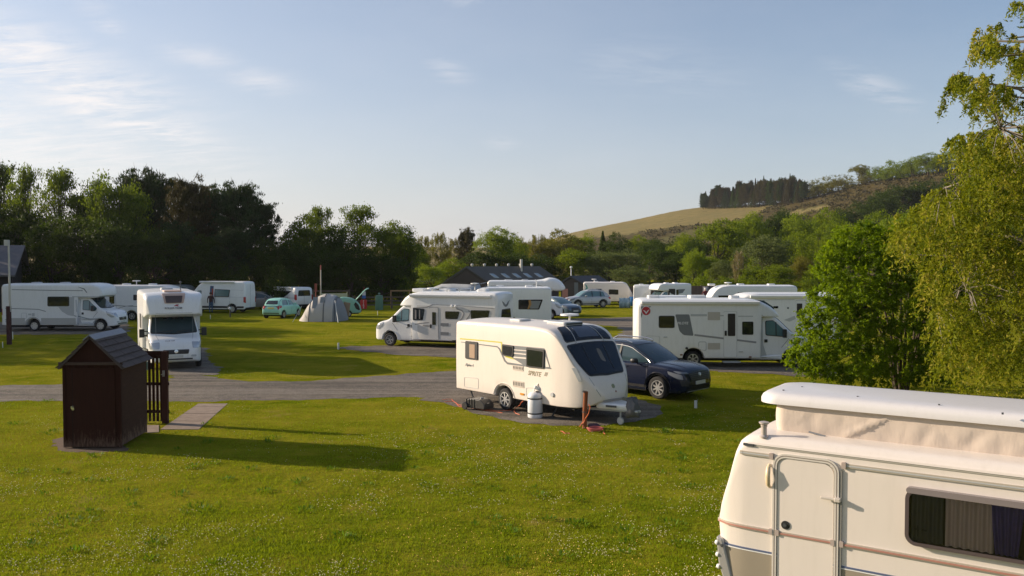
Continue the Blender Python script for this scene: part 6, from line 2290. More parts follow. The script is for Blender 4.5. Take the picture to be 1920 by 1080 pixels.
v = caravan('white caravan with a satellite dish, behind the left motorhome', 6.1, 2.55, ((2.35, -1.05, 0), (247, 601), 0, 1.0, (5.75, -1.1, 1.0), 334),
            [[(205, 552), (214.5, 552), (214.5, 569.5), (205, 569.5)], [(250, 552.5), (268, 552.5), (268, 563), (250, 563)]], axw=2.35 / 6.1)
v.dec('stripe', mgrey, [strip(v.PP([(205, 572), (222, 573), (236, 574)], 'y', -1.1), .04), strip(v.PP([(222, 578), (228, 576), (236, 574), (250, 573)], 'y', -1.1), .03), strip(v.PP([(240, 574), (268, 575), (320, 574)], 'y', -1.1), .04)], off=.006)
v.antenna(2.3, 0, 2.55, .3)
v = caravan('grey-green caravan under the pines, behind the satellite-dish caravan', 4.6, 2.45, ((2.4, -1.05, 0), (330, 576), -6, .84), [[(338, 542), (362, 543), (362, 550), (338, 549)]],
            paint=mat('grey_green_paint', (.16, .18, .175), .5), frontwin=False, vents=0)
v = caravan('white caravan with four-sided side window between two motorhomes in the centre', 5.75, 2.62, ((0, 1.1, .6), (1034, 598), 180, 1.0),
            [[(972, 562), (1018, 561.5), (1011, 580.5), (972, 580)], [(912.5, 551.5), (928, 551.5), (928, 557), (912.5, 557)]], '+y', frontwin=False)
v.dec('curtain', mat('ochre_curtain', (.42, .22, .07), .8), rpoly(v.PP([(991, 563), (995.5, 563), (996.5, 571), (992, 579), (989, 579), (992, 571)], 'y', 1.1), .01), '+y', .03, step=.1)
v.dec('pane_reflection_panel', mat('pane_reflection_grey', (.22, .23, .23), .4), rpoly(v.PP([(996, 564), (1014.5, 564), (1009, 578.5), (993.5, 578.5)], 'y', 1.1), .03), '+y', .028, step=.2)  # reflection in the pane, drawn as a paler grey panel
v.window(rpoly([(-.75, 2.42), (.7, 2.42), (.75, 1.9), (-.75, 1.9)], .1), '-x', pane=bluegl)
v.dec('rear_panel', mat('pale_blush', (.62, .56, .53), .5), rpoly([(.95, 1.75), (.5, 1.75), (.5, .9), (.95, .9)], .1), '-x', .01)
sp = MB().obox(Matrix.Translation((4.75, .1, 2.82)) @ Matrix.Rotation(R(12), 4, 'Y'), 1.0, .9, .05)
sp.tube([(4.3, .1, 2.6), (4.3, .1, 2.85)], .03)
sp.build('solar_panel', mat('solar_blue', (.05, .06, .09), .2, spec=1), v.root, bevel=.01)
v.antenna(5.0, .3, 2.5, .35)
mst = MB().tube([(.95, .6, 2.6), (.95, .6, 3.0), (1.05, .6, 3.15)], .03)
mst.build('aerial', white, v.root)
v = caravan('white caravan with a teal wave mark, behind the silver SUV', 5.6, 2.5, ((2.6, -1.05, 0), (1138, 572), -5, .89, (0, -1.1, 1.2), 1084), [[(1115.5, 541.5), (1128, 541.5), (1128, 546), (1115.5, 546)], [(1141.5, 542.5), (1159.5, 543), (1159.5, 552.5), (1141.5, 552)]], nose='flat', paint=cream)
v.dec('wave_mark', mat('teal_mark', (.08, .33, .27), .5), [strip(v.PP([(1094, 532), (1099, 535), (1101, 540), (1097, 544), (1096, 548), (1100, 551)], 'y', -1.1), [.03, .14, .2, .16, .14, .04])], off=.006, step=.2)
v.antenna(1.2, .2, 2.5, .3)
v = caravan('long white caravan on the right with its door ajar, behind the awning motorhome', 6.7, 2.52, ((6.2, 1.1, .9), (1336, 577), 180, 1.0, (0, 1.1, 1.2), 1495),
            [[(1346, 554), (1374, 554), (1374, 566), (1352, 566)], [(1393, 554), (1415, 554), (1410, 562), (1393, 563)]], '+y', frontwin=False, vents=3)
d = v.dec('entrance_door', white, rpoly(v.PP([(1376, 545), (1392, 545), (1392, 592), (1376, 592)], 'y', 1.1), .05), '+y', .01, step=.5)
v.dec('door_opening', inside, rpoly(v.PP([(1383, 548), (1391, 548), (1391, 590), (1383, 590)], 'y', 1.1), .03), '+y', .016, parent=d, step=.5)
v.antenna(4.9, .3, 2.5, .2)
v = caravan('small boxy white caravan seen end-on beside the copper shrub', 4.0, 2.45, ((0, 0, 0), (1203.5, 576), 80, .84), [], '-y', W_=.95, frontwin=False, vents=1)
v.dec('rear_lamp', redlamp, [rr(-.85, .6, -.75, .8, .02), rr(.75, .6, .85, .8, .02)], '-x', .014)


# ---------------------------------------------------------------- vans
def van(name, label, L, H, place, S, windows, band=None, tint=skytealgl, pop=False):
    v = Veh(name, label, 'van')
    v.hwid = .98
    v.place(*place)
    wr = .34
    if H > 2.3:
        tp = [(0, H - .25), (.05, H - .08), (.3, H), (L - 2.3, H), (L - 1.9, H - .18), (L - 1.0, 1.45), (L - .85, 1.32), (L - .25, 1.12), (L - .08, .95), (L, .7)]
    else:
        tp = [(0, H - .3), (.06, H - .1), (.3, H), (L - 2.1, H), (L - 1.8, H - .08), (L - 1.0, 1.25), (L - .85, 1.16), (L - .25, 1.0), (L - .08, .86), (L, .62)]
    top = smo(tp)
    bot = lin([(0, .4), (.1, .32), (L - .1, .3), (L, .45)])
    hw_ = smo([(0, .88), (.1, .96), (L - 1.0, .98), (L - .3, .9), (L - .05, .75), (L, .6)])
    ax = (1.15, L - .95)
    v.shell('body', shell(0, L, top, bot, hw_, rt=.16, rb=.05, tum=.10, belt=lambda x: 1.2, arches=[(a, wr, wr + .07) for a in ax], crown=.03, step=.08), white, 45)
    for sd_ in ('-y', '+y'):
        z1 = min(1.95, H - .2)
        win = rpoly([(L - 2.05, 1.25), (L - 2.05, z1 - .08), (L - 1.72, z1 - .1), (L - 1.12, 1.32), (L - 1.2, 1.2)], .06)
        v.window(win, sd_, black, tint, .03, name='door_window')
        for a in ax:
            v.arch_lip(a, wr, wr + .07, sd_, black, .05)
        sg = -1 if sd_ == '-y' else 1
        MB().obox(Matrix.Translation((L - 1.35, sg * 1.1, 1.32)), .12, .18, .28).build('mirror', black, v.root, bevel=.03)
        if band:
            v.dec('lower_band', black, [rr(ax[0] + .45, .42, ax[1] - .45, .58, .03), rr(.1, .42, ax[0] - .45, .58, .03)], sd_, .012, step=.4)
        for a in ax:
            v.wheel(a, sg * .84, wr, .2, 'steel', 6)
    ws = rpoly([(L - 1.05, -.78), (L - 1.75, -.66), (L - 1.75, .66), (L - 1.05, .78)], .1)
    v.dec('windscreen', bluegl, ws, '+z', .014)
    for w in windows:
        v.window(rpoly(v.PP(w, 'y', side_y(v, S)), .06), S, black, tint, .03)
    v.dec('rear_lamp', redlamp, [rr(.80, .85, .93, 1.35, .03)], '-x', .02)
    v.dec('rear_lamp', redlamp, [rr(-.93, .85, -.80, 1.35, .03)], '-x', .02)
    v.dec('rear_lamp', redlamp, [rr(.0, .9, .12, 1.35, .03)], S, .014)
    v.dec('rear_door_seam', dgrey, strip([(0, .5), (0, H - .25)], .015), '-x', .004)
    v.dec('rear_bumper', black, rr(-.85, .32, .85, .46, .04), '-x', .03)
    MB().box(.3, L - .4, -.6, .6, .22, .9).box(ax[0] + .5, ax[1] - .5, -.85, .85, .28, .6).build('chassis', under, v.root)
    return v


v = van('camper_van', 'tall white panel van with its side door open and a person beside it', 6.0, 2.62, ((1.15, .9, 0), (436, 587), 160, 1.0, (0, .95, 1.2), 459), '+y', [[(402, 542), (430.5, 543.5), (429, 557), (402, 556.5)]], True)
PP = lambda pts: v.PP(pts, 'y', .98)
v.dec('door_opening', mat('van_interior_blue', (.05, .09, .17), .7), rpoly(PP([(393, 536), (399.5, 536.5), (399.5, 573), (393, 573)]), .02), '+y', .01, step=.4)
v.dec('hanging_clothes', mat('rust_red_cloth', (.35, .06, .03), .8), rpoly(PP([(396.5, 541), (399, 541), (399, 553), (396.5, 553)]), .02), '+y', .02, step=.3)
v.dec('sliding_door', white, rpoly(PP([(400, 536), (431.5, 538), (430.5, 574), (400, 573)]), .05), '+y', .006, step=.5)
v.window(rpoly(PP([(402, 542), (430.5, 543.5), (429, 557), (402, 556.5)]), .04), '+y', black, skytealgl, .05, off=.05)
v.dec('panel_seam', lgrey, [strip(PP([(431.5, 543.5), (455, 544.5)]), .02), strip(PP([(431, 557), (455, 557.5)]), .025), strip(PP([(431, 537), (430, 573)]), .03)], '+y', .005)
v.awning(.9, 4.1, 2.58, .88)
v = van('camper_van', 'low white camper van with dark side glass behind the mint car', 5.0, 1.98, ((1.1, .9, 0), (541, 580), 140, 1.0), '+y', [[(513.5, 545), (545, 546), (538, 553), (532, 557.5), (514, 556)]], False, glass)
v.window(rpoly([(-.6, 1.72), (.6, 1.72), (.68, 1.2), (-.68, 1.2)], .08), '-x')
v.dec('stripe', blu, strip(v.PP([(537, 558.5), (552, 559)], 'y', .98), .03), '+y', .006)
v.awning(.6, 3.2, 1.93, .86)
v = van('camper_van', 'white van roof showing behind the rear of the red-emblem motorhome', 4.6, 1.95, ((0, -.95, 0), (1226, 604), 3, .95), '-y', [[(1232, 572), (1262, 572), (1262, 582), (1232, 582)]], False, glass)
# ================================================================ shed, picket panel and smaller things
def wood_mat(name, c, axis='z', var=.45, dirtc=None, worn=0.0):
    m = bpy.data.materials.new(name)
    m.use_nodes = True
    t = NT(m.node_tree)
    p = m.node_tree.nodes['Principled BSDF']
    oc = t.n('ShaderNodeTexCoord').outputs['Object']
    sc = {'z': (9, 9, .7), 'x': (.7, 9, 9), 'y': (9, .7, 9)}[axis]
    g_ = t.noise(t.n('ShaderNodeMapping', {'Vector': oc, 'Scale': sc}).outputs[0], 3.0, 6, .65)
    cc = t.mix(g_, tuple(x * (1 - var) for x in c), tuple(x * (1 + var) for x in c))
    if worn:
        z = t.n('ShaderNodeSeparateXYZ', {0: oc}).outputs[2]
        low = t.n('ShaderNodeMapRange', {0: z, 1: .75, 2: .0, 3: 0.0, 4: 1.0}).outputs[0]
        st_ = t.noise(t.n('ShaderNodeMapping', {'Vector': oc, 'Scale': (9, 9, 2.2)}).outputs[0], 2.2, 5, .7)
        k = t.ramp(t.math('ADD', t.math('MULTIPLY', low, .42), st_), ((.74, 0), (.95, worn)))
        cc = t.mix(k, cc, (.20, .13, .09))
    m.node_tree.links.new(cc, p.inputs['Base Color'])
    p.inputs['Roughness'].default_value = .75
    p.inputs['Specular IOR Level'].default_value = .15
    b_ = t.n('ShaderNodeBump', {'Height': g_, 'Strength': .5, 'Distance': .01})
    m.node_tree.links.new(b_.outputs[0], p.inputs['Normal'])
    return m


dw = wood_mat('dark_stained_wood', (.030, .009, .005), worn=.5)
dwx = wood_mat('weathered_side_boards', (.052, .024, .015), 'y', .5, worn=.8)
fel = mat('slate_shingle', (.080, .060, .056), .85, var=.5, vs=5, bump=.5, bs=50)
A = at(122, 840)
B_ = at(228, 840)
wS = B_.x - A.x
sh = empty('shed', (A.x, A.y, 0), 0, 'small dark brown wooden shed with a padlocked door and slate-tiled roof', 'shed')
DS = 1.72
SK = (at(269, 811).x - B_.x) / DS      # the shed is turned a little, so its right side shows
HS, RS = 1.98, 2.62
sh.rotation_euler = (0, 0, 0)


def skew(mb):
    mb.v = [(x + y * SK * .55, y, z) for x, y, z in mb.v]
    return mb


fw = MB()
nb = 9
for i in range(nb):                       # front boards
    x0 = wS * i / nb
    fw.box(x0 + .002, x0 + wS / nb - .006, -.018 - .004 * (i % 2), .01, .03, HS)
skew(fw).build('front_wall', dw, sh)
gw = MB().prism([(0, HS), (wS, HS), (wS / 2, RS - .05)], -.03, .01, 'y')
skew(gw).build('gable', dw, sh)
nb = 11
for s, xx in ((1, wS), (-1, 0)):
    sw = MB()
    for i in range(nb):
        z0 = .06 + (HS - .06) * i / nb
        z1 = z0 + (HS - .06) / nb - .006
        sw.add([(xx - s * .03, .012, z0), (xx + s * .014, .012, z0), (xx + s * .002, .012, z1), (xx - s * .03, .012, z1),
                (xx - s * .03, DS, z0), (xx + s * .014, DS, z0), (xx + s * .002, DS, z1), (xx - s * .03, DS, z1)],
               [(0, 1, 2, 3), (7, 6, 5, 4), (0, 4, 5, 1), (1, 5, 6, 2), (2, 6, 7, 3), (3, 7, 4, 0)])
    skew(sw).build('side_wall', dwx, sh)
bw = MB().box(.0, wS, DS, DS + .03, .03, HS).prism([(0, HS), (wS, HS), (wS / 2, RS - .05)], DS, DS + .03, 'y')
skew(bw).build('back_wall', dw, sh)
for x0_, x1_ in ((-.02, .045), (wS - .045, wS + .02)):
    skew(MB().box(x0_, x1_, -.035, .03, .02, HS)).build('corner_post', dw, sh)
db = skew(MB().box(.10, wS - .12, -.040, -.022, .04, HS - .10))
dr = db.build('door', dw, sh)
skew(MB().box(.205, .215, -.045, -.039, .04, HS - .1)).build('door_gap', mat('shadow_gap_brown', (.01, .005, .004), .9), dr)
pk = MB()
pk.box(.195, .25, -.06, -.035, .90, .96).box(.17, .205, -.05, -.035, .93, .99)
pk.tube([(.205, -.05, .95), (.205, -.052, 1.0), (.24, -.052, 1.0), (.24, -.05, .95)], .007, 6)
skew(pk).build('padlock', chrome, dr)
fb = MB().box(-.09, wS + .07, -.085, -.03, HS - .02, HS + .045)
skew(fb).build('fascia_board', wood_mat('fascia_wood', (.07, .045, .035), 'x'), sh)
# roof: two slopes of overlapping tiles, metal ridge
for sgn in (-1, 1):
    rf = MB()
    ov = .10
    sl = math.atan2(RS - HS, wS / 2)
    Lr = (wS / 2 + ov) / math.cos(sl)
    rowsn = 6
    for i in range(rowsn):
        u0, u1 = Lr * i / rowsn, Lr * (i + 1) / rowsn + .03
        nx_ = 7
        y = -.13 - (.1 if i % 2 else 0)
        while y < DS + .1:
            y1 = min(y + .27, DS + .12)
            ya = max(y, -.13)
            if y1 - ya > .03:
                lift = .030 + rg_.uniform(0, .008) if False else .030 + rnd.uniform(0, .010)

                def pt(u, yy_, h):
                    return (wS / 2 + sgn * (u * math.cos(sl) + h * math.sin(sl)), yy_, RS - u * math.sin(sl) + h * math.cos(sl))
                rf.add([pt(u0, ya, .005), pt(u0, y1 - .006, .005), pt(u1, y1 - .006, lift), pt(u1, ya, lift), pt(u0, ya, .017), pt(u0, y1 - .006, .017), pt(u1, y1 - .006, lift + .012), pt(u1, ya, lift + .012)],
                       [(0, 1, 2, 3), (7, 6, 5, 4), (0, 4, 5, 1), (1, 5, 6, 2), (2, 6, 7, 3), (3, 7, 4, 0)])
            y += .27
    def p0(u, yy_, h):
        return (wS / 2 + sgn * (u * math.cos(sl) + h * math.sin(sl)), yy_, RS - u * math.sin(sl) + h * math.cos(sl))
    rf.add([p0(0, -.12, -.03), p0(Lr, -.12, -.03), p0(Lr, -.12, .004), p0(0, -.12, .004), p0(0, DS + .1, -.03), p0(Lr, DS + .1, -.03), p0(Lr, DS + .1, .004), p0(0, DS + .1, .004)],
           [(0, 1, 2, 3), (7, 6, 5, 4), (0, 4, 5, 1), (1, 5, 6, 2), (2, 6, 7, 3), (3, 7, 4, 0)])
    skew(rf).build('roof_slope', fel, sh)
rd = MB()
for y0, y1 in ((-.16, .42), (.40, 1.1), (1.08, DS + .14)):
    rd.prism([(wS / 2 - .14, RS - .055), (wS / 2, RS + .055), (wS / 2 + .14, RS - .055), (wS / 2 + .13, RS - .075), (wS / 2, RS + .035), (wS / 2 - .13, RS - .075)], y0, y1, 'y')
skew(rd).build('ridge_flashing', mat('lead_flashing', (.22, .23, .26), .5, metal=.3, var=.2), sh)

# picket panel right of the shed
fx0, fx1, fy = at(271, 794).x, at(317, 794).x, at(290, 794).y
fp = empty('fence_panel', (fx0, fy, 0), 0, 'dark picket fence panel with a thick post, beside the brown shed', 'fence')
wF = fx1 - fx0
hF = 1.96
pr_ = MB()
for i in range(4):
    x0 = .12 + i * .105
    pr_.box(x0, x0 + .062, -.012, .012, .06, hF - .12)
pr_.build('pickets', dw, fp)
for z0_, z1_ in ((.28, .36), (1.03, 1.11), (hF - .2, hF)):
    MB().box(.0, wF, .013, .05, z0_, z1_).build('rail', dw, fp)
MB().box(wF - .17, wF - .02, -.05, .06, .0, hF).build('post', wood_mat('post_wood', (.055, .022, .016)), fp, bevel=.008)
MB().box(-.01, .06, -.05, .06, .0, hF - .02).build('post', dw, fp, bevel=.008)
bx_ = MB().box(.01, .13, -.10, -.03, 1.45, 1.68).build('switch_box', mat('grey_green_box', (.22, .26, .22), .5), fp, bevel=.01)
MB().box(.085, .125, -.106, -.1, 1.49, 1.64).build('label_plate', mat('box_green', (.05, .14, .06), .5), bx_)
lt_ = MB().box(wF - .135, wF - .075, -.08, -.05, 1.28, 1.44).tube([(wF - .1, -.08, 1.36), (wF - .16, -.10, 1.33)], .01)
lt_.build('latch', mat('dull_latch', (.35, .32, .28), .5, metal=.4), fp, bevel=.004)


def post(name, label, cat, px, py, toppy, r, m, group=None, taper=1.0, n=10, extra=None):
    b = at(px, py)
    zt = atY(px, toppy, b.y).z
    o = MB().tube([(0, 0, -.02), (0, 0, zt * .5), (0, 0, zt)], [r, r * (1 + taper) / 2, r * taper], n)
    ob = o.build(name, m, None, 60)
    ob.location = (b.x, b.y, 0)
    tag(ob, label, cat, group)
    return ob, b, zt


# orange-brown hook-up post by the caravan
rustw = wood_mat('orange_brown_post_wood', (.22, .075, .032))
b = at(1096, 803)
hp = empty('hookup_post', (b.x, b.y, 0), R(4), 'orange-brown wooden post in front of the touring caravan nose', 'post')
zt = atY(1096, 734, b.y).z
MB().tube([(0, 0, -.02), (.01, 0, zt * .5), (.03, 0, zt)], .062, 12).build('shaft', rustw, hp, 60)
MB().lathe([(.066, .42), (.066, .45)], 12, cap=False).lathe([(.066, .95), (.066, .98)], 12, cap=False).build('wire_band', dgrey, hp)
# coil of pink hose and orange cable at the post's foot
org = mat('orange_cable', (.55, .13, .05), .5)
cb = at(1116, 809)
cl_ = MB()
for k in range(4):
    ring = [(math.cos(a) * (.16 + .02 * k), math.sin(a) * (.11 + .015 * k), .03 + .022 * k + .01 * math.sin(3 * a + k)) for a in np.linspace(0, 6.283, 22)]
    cl_.tube(ring, .013, 5)
o = cl_.build('hose_coil', mat('pink_hose', (.50, .12, .10), .5), None, 60)
o.location = (cb.x, cb.y, 0)
tag(o, 'loose pink hose coil lying on the grass at the foot of the orange-brown post', 'hose')
bg = MB().lathe([(.02, .0), (.16, .02), (.17, .07), (.11, .12), (.02, .13)], 12)
bg.v = [(x + rnd.gauss(0, .012), y * .7, z + rnd.gauss(0, .006)) for x, y, z in bg.v]
o = bg.build('folded_bag', mat('dark_plum_bag', (.06, .03, .05), .7), None, 50)
q = at(1114, 803)
o.location = (q.x, q.y, .0)
tag(o, 'small dark plum bag lying behind the pink hose coil', 'bag')


def cable(name, label, pts, m, r=.012):
    P3 = [Vector((at(x, y).x, at(x, y).y, .012)) if not isinstance(z, float) else at(x, y, z) for x, y, z in pts]
    out = []
    for i in range(len(P3) - 1):
        for k in range(4):
            q_ = P3[i].lerp(P3[i + 1], k / 4)
            out.append(q_ + Vector((rnd.gauss(0, .012), rnd.gauss(0, .03), 0)))
    out.append(P3[-1])
    o_ = MB().tube(out, r, 5).build(name, m, None, 60)
    tag(o_, label, 'cable')
    return o_


cable('cable', 'orange cable running along the gravel edge from the left to the black waste tank', [(830, 750, 0), (846, 749, 0), (858, 759, 0), (880, 763, 0), (905, 769, 0), (930, 771, 0), (960, 770, 0)], org)
cable('cable', 'orange cable doubled beside the longer one, left of the black waste tank', [(833, 754, 0), (850, 753, 0), (862, 763, 0), (885, 766, 0), (915, 771, 0), (942, 775, 0)], org)
cable('cable', 'orange cable rising from the gravel to the caravan side by the wheel', [(976, 779, 0), (966, 775, 0), (963, 769, .02), (972, 762, .16), (981, 752, .38)], org)
cable('cable', 'short orange cable trailing off the hose coil in the grass', [(1118, 806, 0), (1130, 804, 0), (1135, 815, 0)], org)
cable('cable', 'orange cable wound round the orange-brown post', [(1088, 800, .0), (1089, 796, .1), (1098, 786, .3), (1104, 775, .5), (1107, 763, .72), (1103, 758, .8)], org)
cable('cable', 'faint orange cable end lying in the grass left of the post', [(1052, 809, 0), (1060, 813, 0), (1068, 814, 0)], org)

# waste tank on wheels
b = at(898, 768)
wt_ = empty('waste_water_tank', (b.x, b.y, 0), R(-38), 'black ribbed wheeled waste tank lying beside the caravan wheel', 'tank')
bpl = mat('black_ribbed_plastic', (.035, .033, .032), .45)
tk = MB()
sec = rpoly([(-.36, .06), (-.36, .30), (-.15, .34), (.22, .34), (.40, .20), (.40, .06)], .05)
tk.prism(sec, -.22, .22, 'y')
tk.build('tank', bpl, wt_, bevel=.03)
rb_ = MB()
for x in (-.3, -.2, -.1, 0.0):
    rb_.box(x - .012, x + .012, -.235, .235, .06, .33)
rb_.build('ribs', bpl, wt_, bevel=.006)
MB().lathe([(.001, .0), (.05, .0), (.05, .04), (.001, .05)], 14, Matrix.Translation((.12, 0, .335))).build('cap', mat('grey_cap', (.2, .2, .2), .5), wt_)
for s in (-1, 1):
    MB().lathe([(.001, -.025), (.10, -.025), (.115, 0), (.10, .025), (.001, .025)], 16, Matrix.Translation((-.33, s * .255, .115)), 'y').build('wheel', black, wt_, 50)
MB().tube([(.38, -.12, .22), (.50, -.12, .26), (.50, .12, .26), (.38, .12, .22)], .014).build('handle', bpl, wt_, 60)

# white water barrel
b = at(1003.5, 783)
wb = empty('water_barrel', (b.x, b.y, 0), 0, 'white water barrel with two black bands standing beside the caravan', 'barrel')
bm = mat('barrel_white', (.62, .64, .66), .45, var=.05)
MB().lathe([(.01, .0), (.19, .0), (.21, .03), (.21, .12), (.20, .14), (.21, .16), (.21, .53), (.20, .55), (.21, .57), (.205, .64), (.15, .70), (.07, .715), (.01, .715)], 30).build('drum', bm, wb, 40)
for z in (.135, .55):
    MB().lathe([(.205, z - .016), (.222, z - .014), (.222, z + .014), (.205, z + .016)], 30, cap=False).build('band', black, wb, 40)
MB().lathe([(.05, .71), (.05, .75), (.001, .76)], 14, Matrix.Translation((.05, -.02, 0))).build('cap', dgrey, wb, 40)
MB().tube([(-.05, 0, .70), (-.02, 0, .80), (.1, .02, .98), (.2, .1, .90), (.55, .35, .60)], .018, 6).build('hose', mat('white_hose', (.6, .58, .55), .5), wb, 60)
cvr = MB().obox(Matrix.Translation((.05, .02, .83)) @ Matrix.Rotation(R(25), 4, 'Y'), .16, .1, .1)
cvr.build('pump_head', white, wb, bevel=.02)

for (px, py, tp, lab) in ((1304.5, 765, 751, 'short white peg in the shaded grass right of the navy SUV'), (634.5, 655, 643, 'short white peg standing alone on the lawn before the tent')):
    o, b, zt = post('marker_peg', lab, 'peg', px, py, tp, .045, mat('peg_white', (.6, .6, .57), .6), 'white marker pegs', 1.0, 12)
post('marker_peg', 'thin white stake in the grass at the far left edge', 'peg', 5, 652, 641, .02, mat('peg_white', (.6, .6, .57), .6), 'white marker pegs')
post('marker_peg', 'thin white stake just right of the tall pole base', 'peg', 24, 636, 622, .02, mat('peg_white', (.6, .6, .57), .6), 'white marker pegs')
post('marker_peg', 'thin white stake in the lawn in front of the tall van', 'peg', 394.5, 598, 590, .025, mat('peg_white', (.6, .6, .57), .6), 'white marker pegs')
post('marker_peg', 'thin white stake on the lawn near the red fire point', 'peg', 708, 591, 583, .025, mat('peg_white', (.6, .6, .57), .6), 'white marker pegs')
# black service post
b = at(431.5, 595)
sp_ = empty('service_post', (b.x, b.y, 0), 0, 'thin black service post with a pale head near the tall van wheel', 'post')
MB().tube([(0, 0, 0), (0, 0, .62)], .05, 10).build('shaft', black, sp_)
MB().lathe([(.05, .58), (.10, .62), (.11, .72), (.05, .8), (.001, .82)], 12).build('head', mat('head_blue_white', (.4, .45, .5), .5), sp_, 60)

# tall pole on the left
b = at(17.5, 646)
tp_ = empty('pole', (b.x, b.y, 0), 0, 'tall thin grey pole with a dark wooden lower half at the left edge', 'pole')
ppm = 1600 / b.y
z1, z2 = atY(17, 574, b.y).z, atY(17, 451, b.y).z
MB().box(-.10, .10, -.08, .08, 0, z1).build('wooden_base', wood_mat('pole_base_wood', (.05, .022, .022)), tp_, bevel=.01)
MB().tube([(.07, 0, z1 - .3), (.07, 0, z2)], .05, 10).build('mast', mat('mast_grey', (.40, .40, .38), .4, metal=.5), tp_, 60)
MB().box(-.14, .09, -.09, .07, z2 - .28, z2 + .03).build('floodlight', mat('lamp_grey', (.42, .43, .38), .5), tp_, bevel=.02)
# mast near the shrub, striped pole behind the tent, lamp rod etc.
o, b, zt = post('mast', 'slim white mast rising behind the rowan-like bushy tree', 'mast', 1543, 640, 497, .035, mat('mast_white', (.5, .5, .48), .4))
b = at(602, 582)
fp_ = empty('flagpole', (b.x, b.y, 0), 0, 'thin cream pole with a red top rising behind the grey tent', 'pole')
z1, z2 = atY(602, 506, b.y).z, atY(602, 488, b.y).z
MB().tube([(0, 0, 0), (0, 0, z1)], .055, 8).build('shaft', mat('cream_pole', (.45, .40, .33), .5), fp_, 60)
MB().tube([(0, 0, z1 - .05), (0, 0, z1 + (z2 - z1) * .5)], .05, 8).build('tip', mat('dull_red_tip', (.30, .06, .05), .5), fp_, 60)
MB().box(-.55, -.35, -.05, .05, z1 - 1.9, z1 - 1.2).tube([(-.45, 0, 0), (-.45, 0, z1 - 1.3)], .04).build('red_sign', mat('dull_red_sign', (.30, .07, .04), .6), fp_)

# ---------------------------------------------------------------- tent and teardrop trailer
b0, b1 = at(563, 600), at(652, 600)
tc_ = (b0 + b1) / 2
tl = b1.x - b0.x
tn_ = empty('tent', (tc_.x, tc_.y, 0), R(2), 'large grey dome tunnel tent pitched between the mint car and the teardrop trailer', 'tent')
tg = mat('tent_grey', (.42, .40, .37), .8, var=.12, vs=2, bump=.3, bs=5)
tg2 = mat('tent_dark_grey', (.20, .215, .23), .8, var=.1, vs=2, bump=.3, bs=5)
HT = atY(605, 551, tc_.y).z
prof = smo([(-.5, 0), (-.41, .2), (-.36, .37), (-.285, .62), (-.17, .83), (-.06, .95), (.05, 1.0), (.20, .97), (.33, .82), (.40, .6), (.455, .3), (.5, 0)])
xs_ = [-.5, -.45, -.38, -.30, -.22, -.12, -.02, .08, .18, .26, .34, .42, .47, .5]
for (i0, i1, nm_, mm_) in ((0, 5, 'side_panel', tg), (5, 9, 'main_panel', tg), (9, 13, 'end_panel', tg2)):
    tm_ = MB()
    K = 14
    sub = []
    for i in range(i0, i1):
        for k in range(3):
            sub.append(xs_[i] + (xs_[i + 1] - xs_[i]) * k / 3)
    sub.append(xs_[i1])
    for x in sub:
        h = max(.02, prof(x)) * HT
        wd_ = 1.9 * (max(.001, 1 - (2 * abs(x)) ** 3)) ** .5
        sag = .01 * abs(math.sin(x * 28))
        for k in range(K + 1):
            a = math.pi * k / K
            cs = math.cos(a)
            tm_.v.append((x * tl, -wd_ * math.copysign(abs(cs) ** .8, cs), h * (abs(math.sin(a)) ** .85) * (1 - sag)))
    for i in range(len(sub) - 1):
        for k in range(K):
            tm_.f.append((i * (K + 1) + k, i * (K + 1) + k + 1, (i + 1) * (K + 1) + k + 1, (i + 1) * (K + 1) + k))
    tm_.build(nm_, mm_, tn_, 50)
pol = MB()
for x in (-.22, .08, .30):
    h = prof(x) * HT + .02
    wd_ = 1.9 * (1 - (2 * abs(x)) ** 3) ** .5 + .02
    pol.tube([(x * tl, -wd_ * math.copysign(abs(math.cos(a)) ** .8, math.cos(a)), h * abs(math.sin(a)) ** .85) for a in np.linspace(0, math.pi, 18)], .03, 5)
pol.build('poles', dgrey, tn_, 60)
wn = MB()
for (x0, x1, z0, z1) in ((-.17, .0, 1.0, 1.55), ):
    pass
for k, (x, z) in enumerate(((-.10, 1.2), (.05, 1.2))):
    wd_ = 1.9 * (1 - (2 * abs(x)) ** 3) ** .5
    wn.add([(tl * (x - .055), -1.70, .95), (tl * (x + .055), -1.70, .95), (tl * (x + .05), -1.28, 1.75), (tl * (x - .05), -1.28, 1.75)], [(0, 1, 2, 3)])
wn.build('mesh_window', mat('tent_window', (.20, .22, .23), .4), tn_)
gy = MB().tube([(tl * .30, -1.4, 1.5), (tl * .42, -2.6, 0)], .02, 4)
gy.tube([(-tl * .40, -1.0, 1.1), (-tl * .53, -2.0, 0)], .015, 4)
gy.build('guy_rope', mat('pale_rope', (.6, .62, .6), .6), tn_)

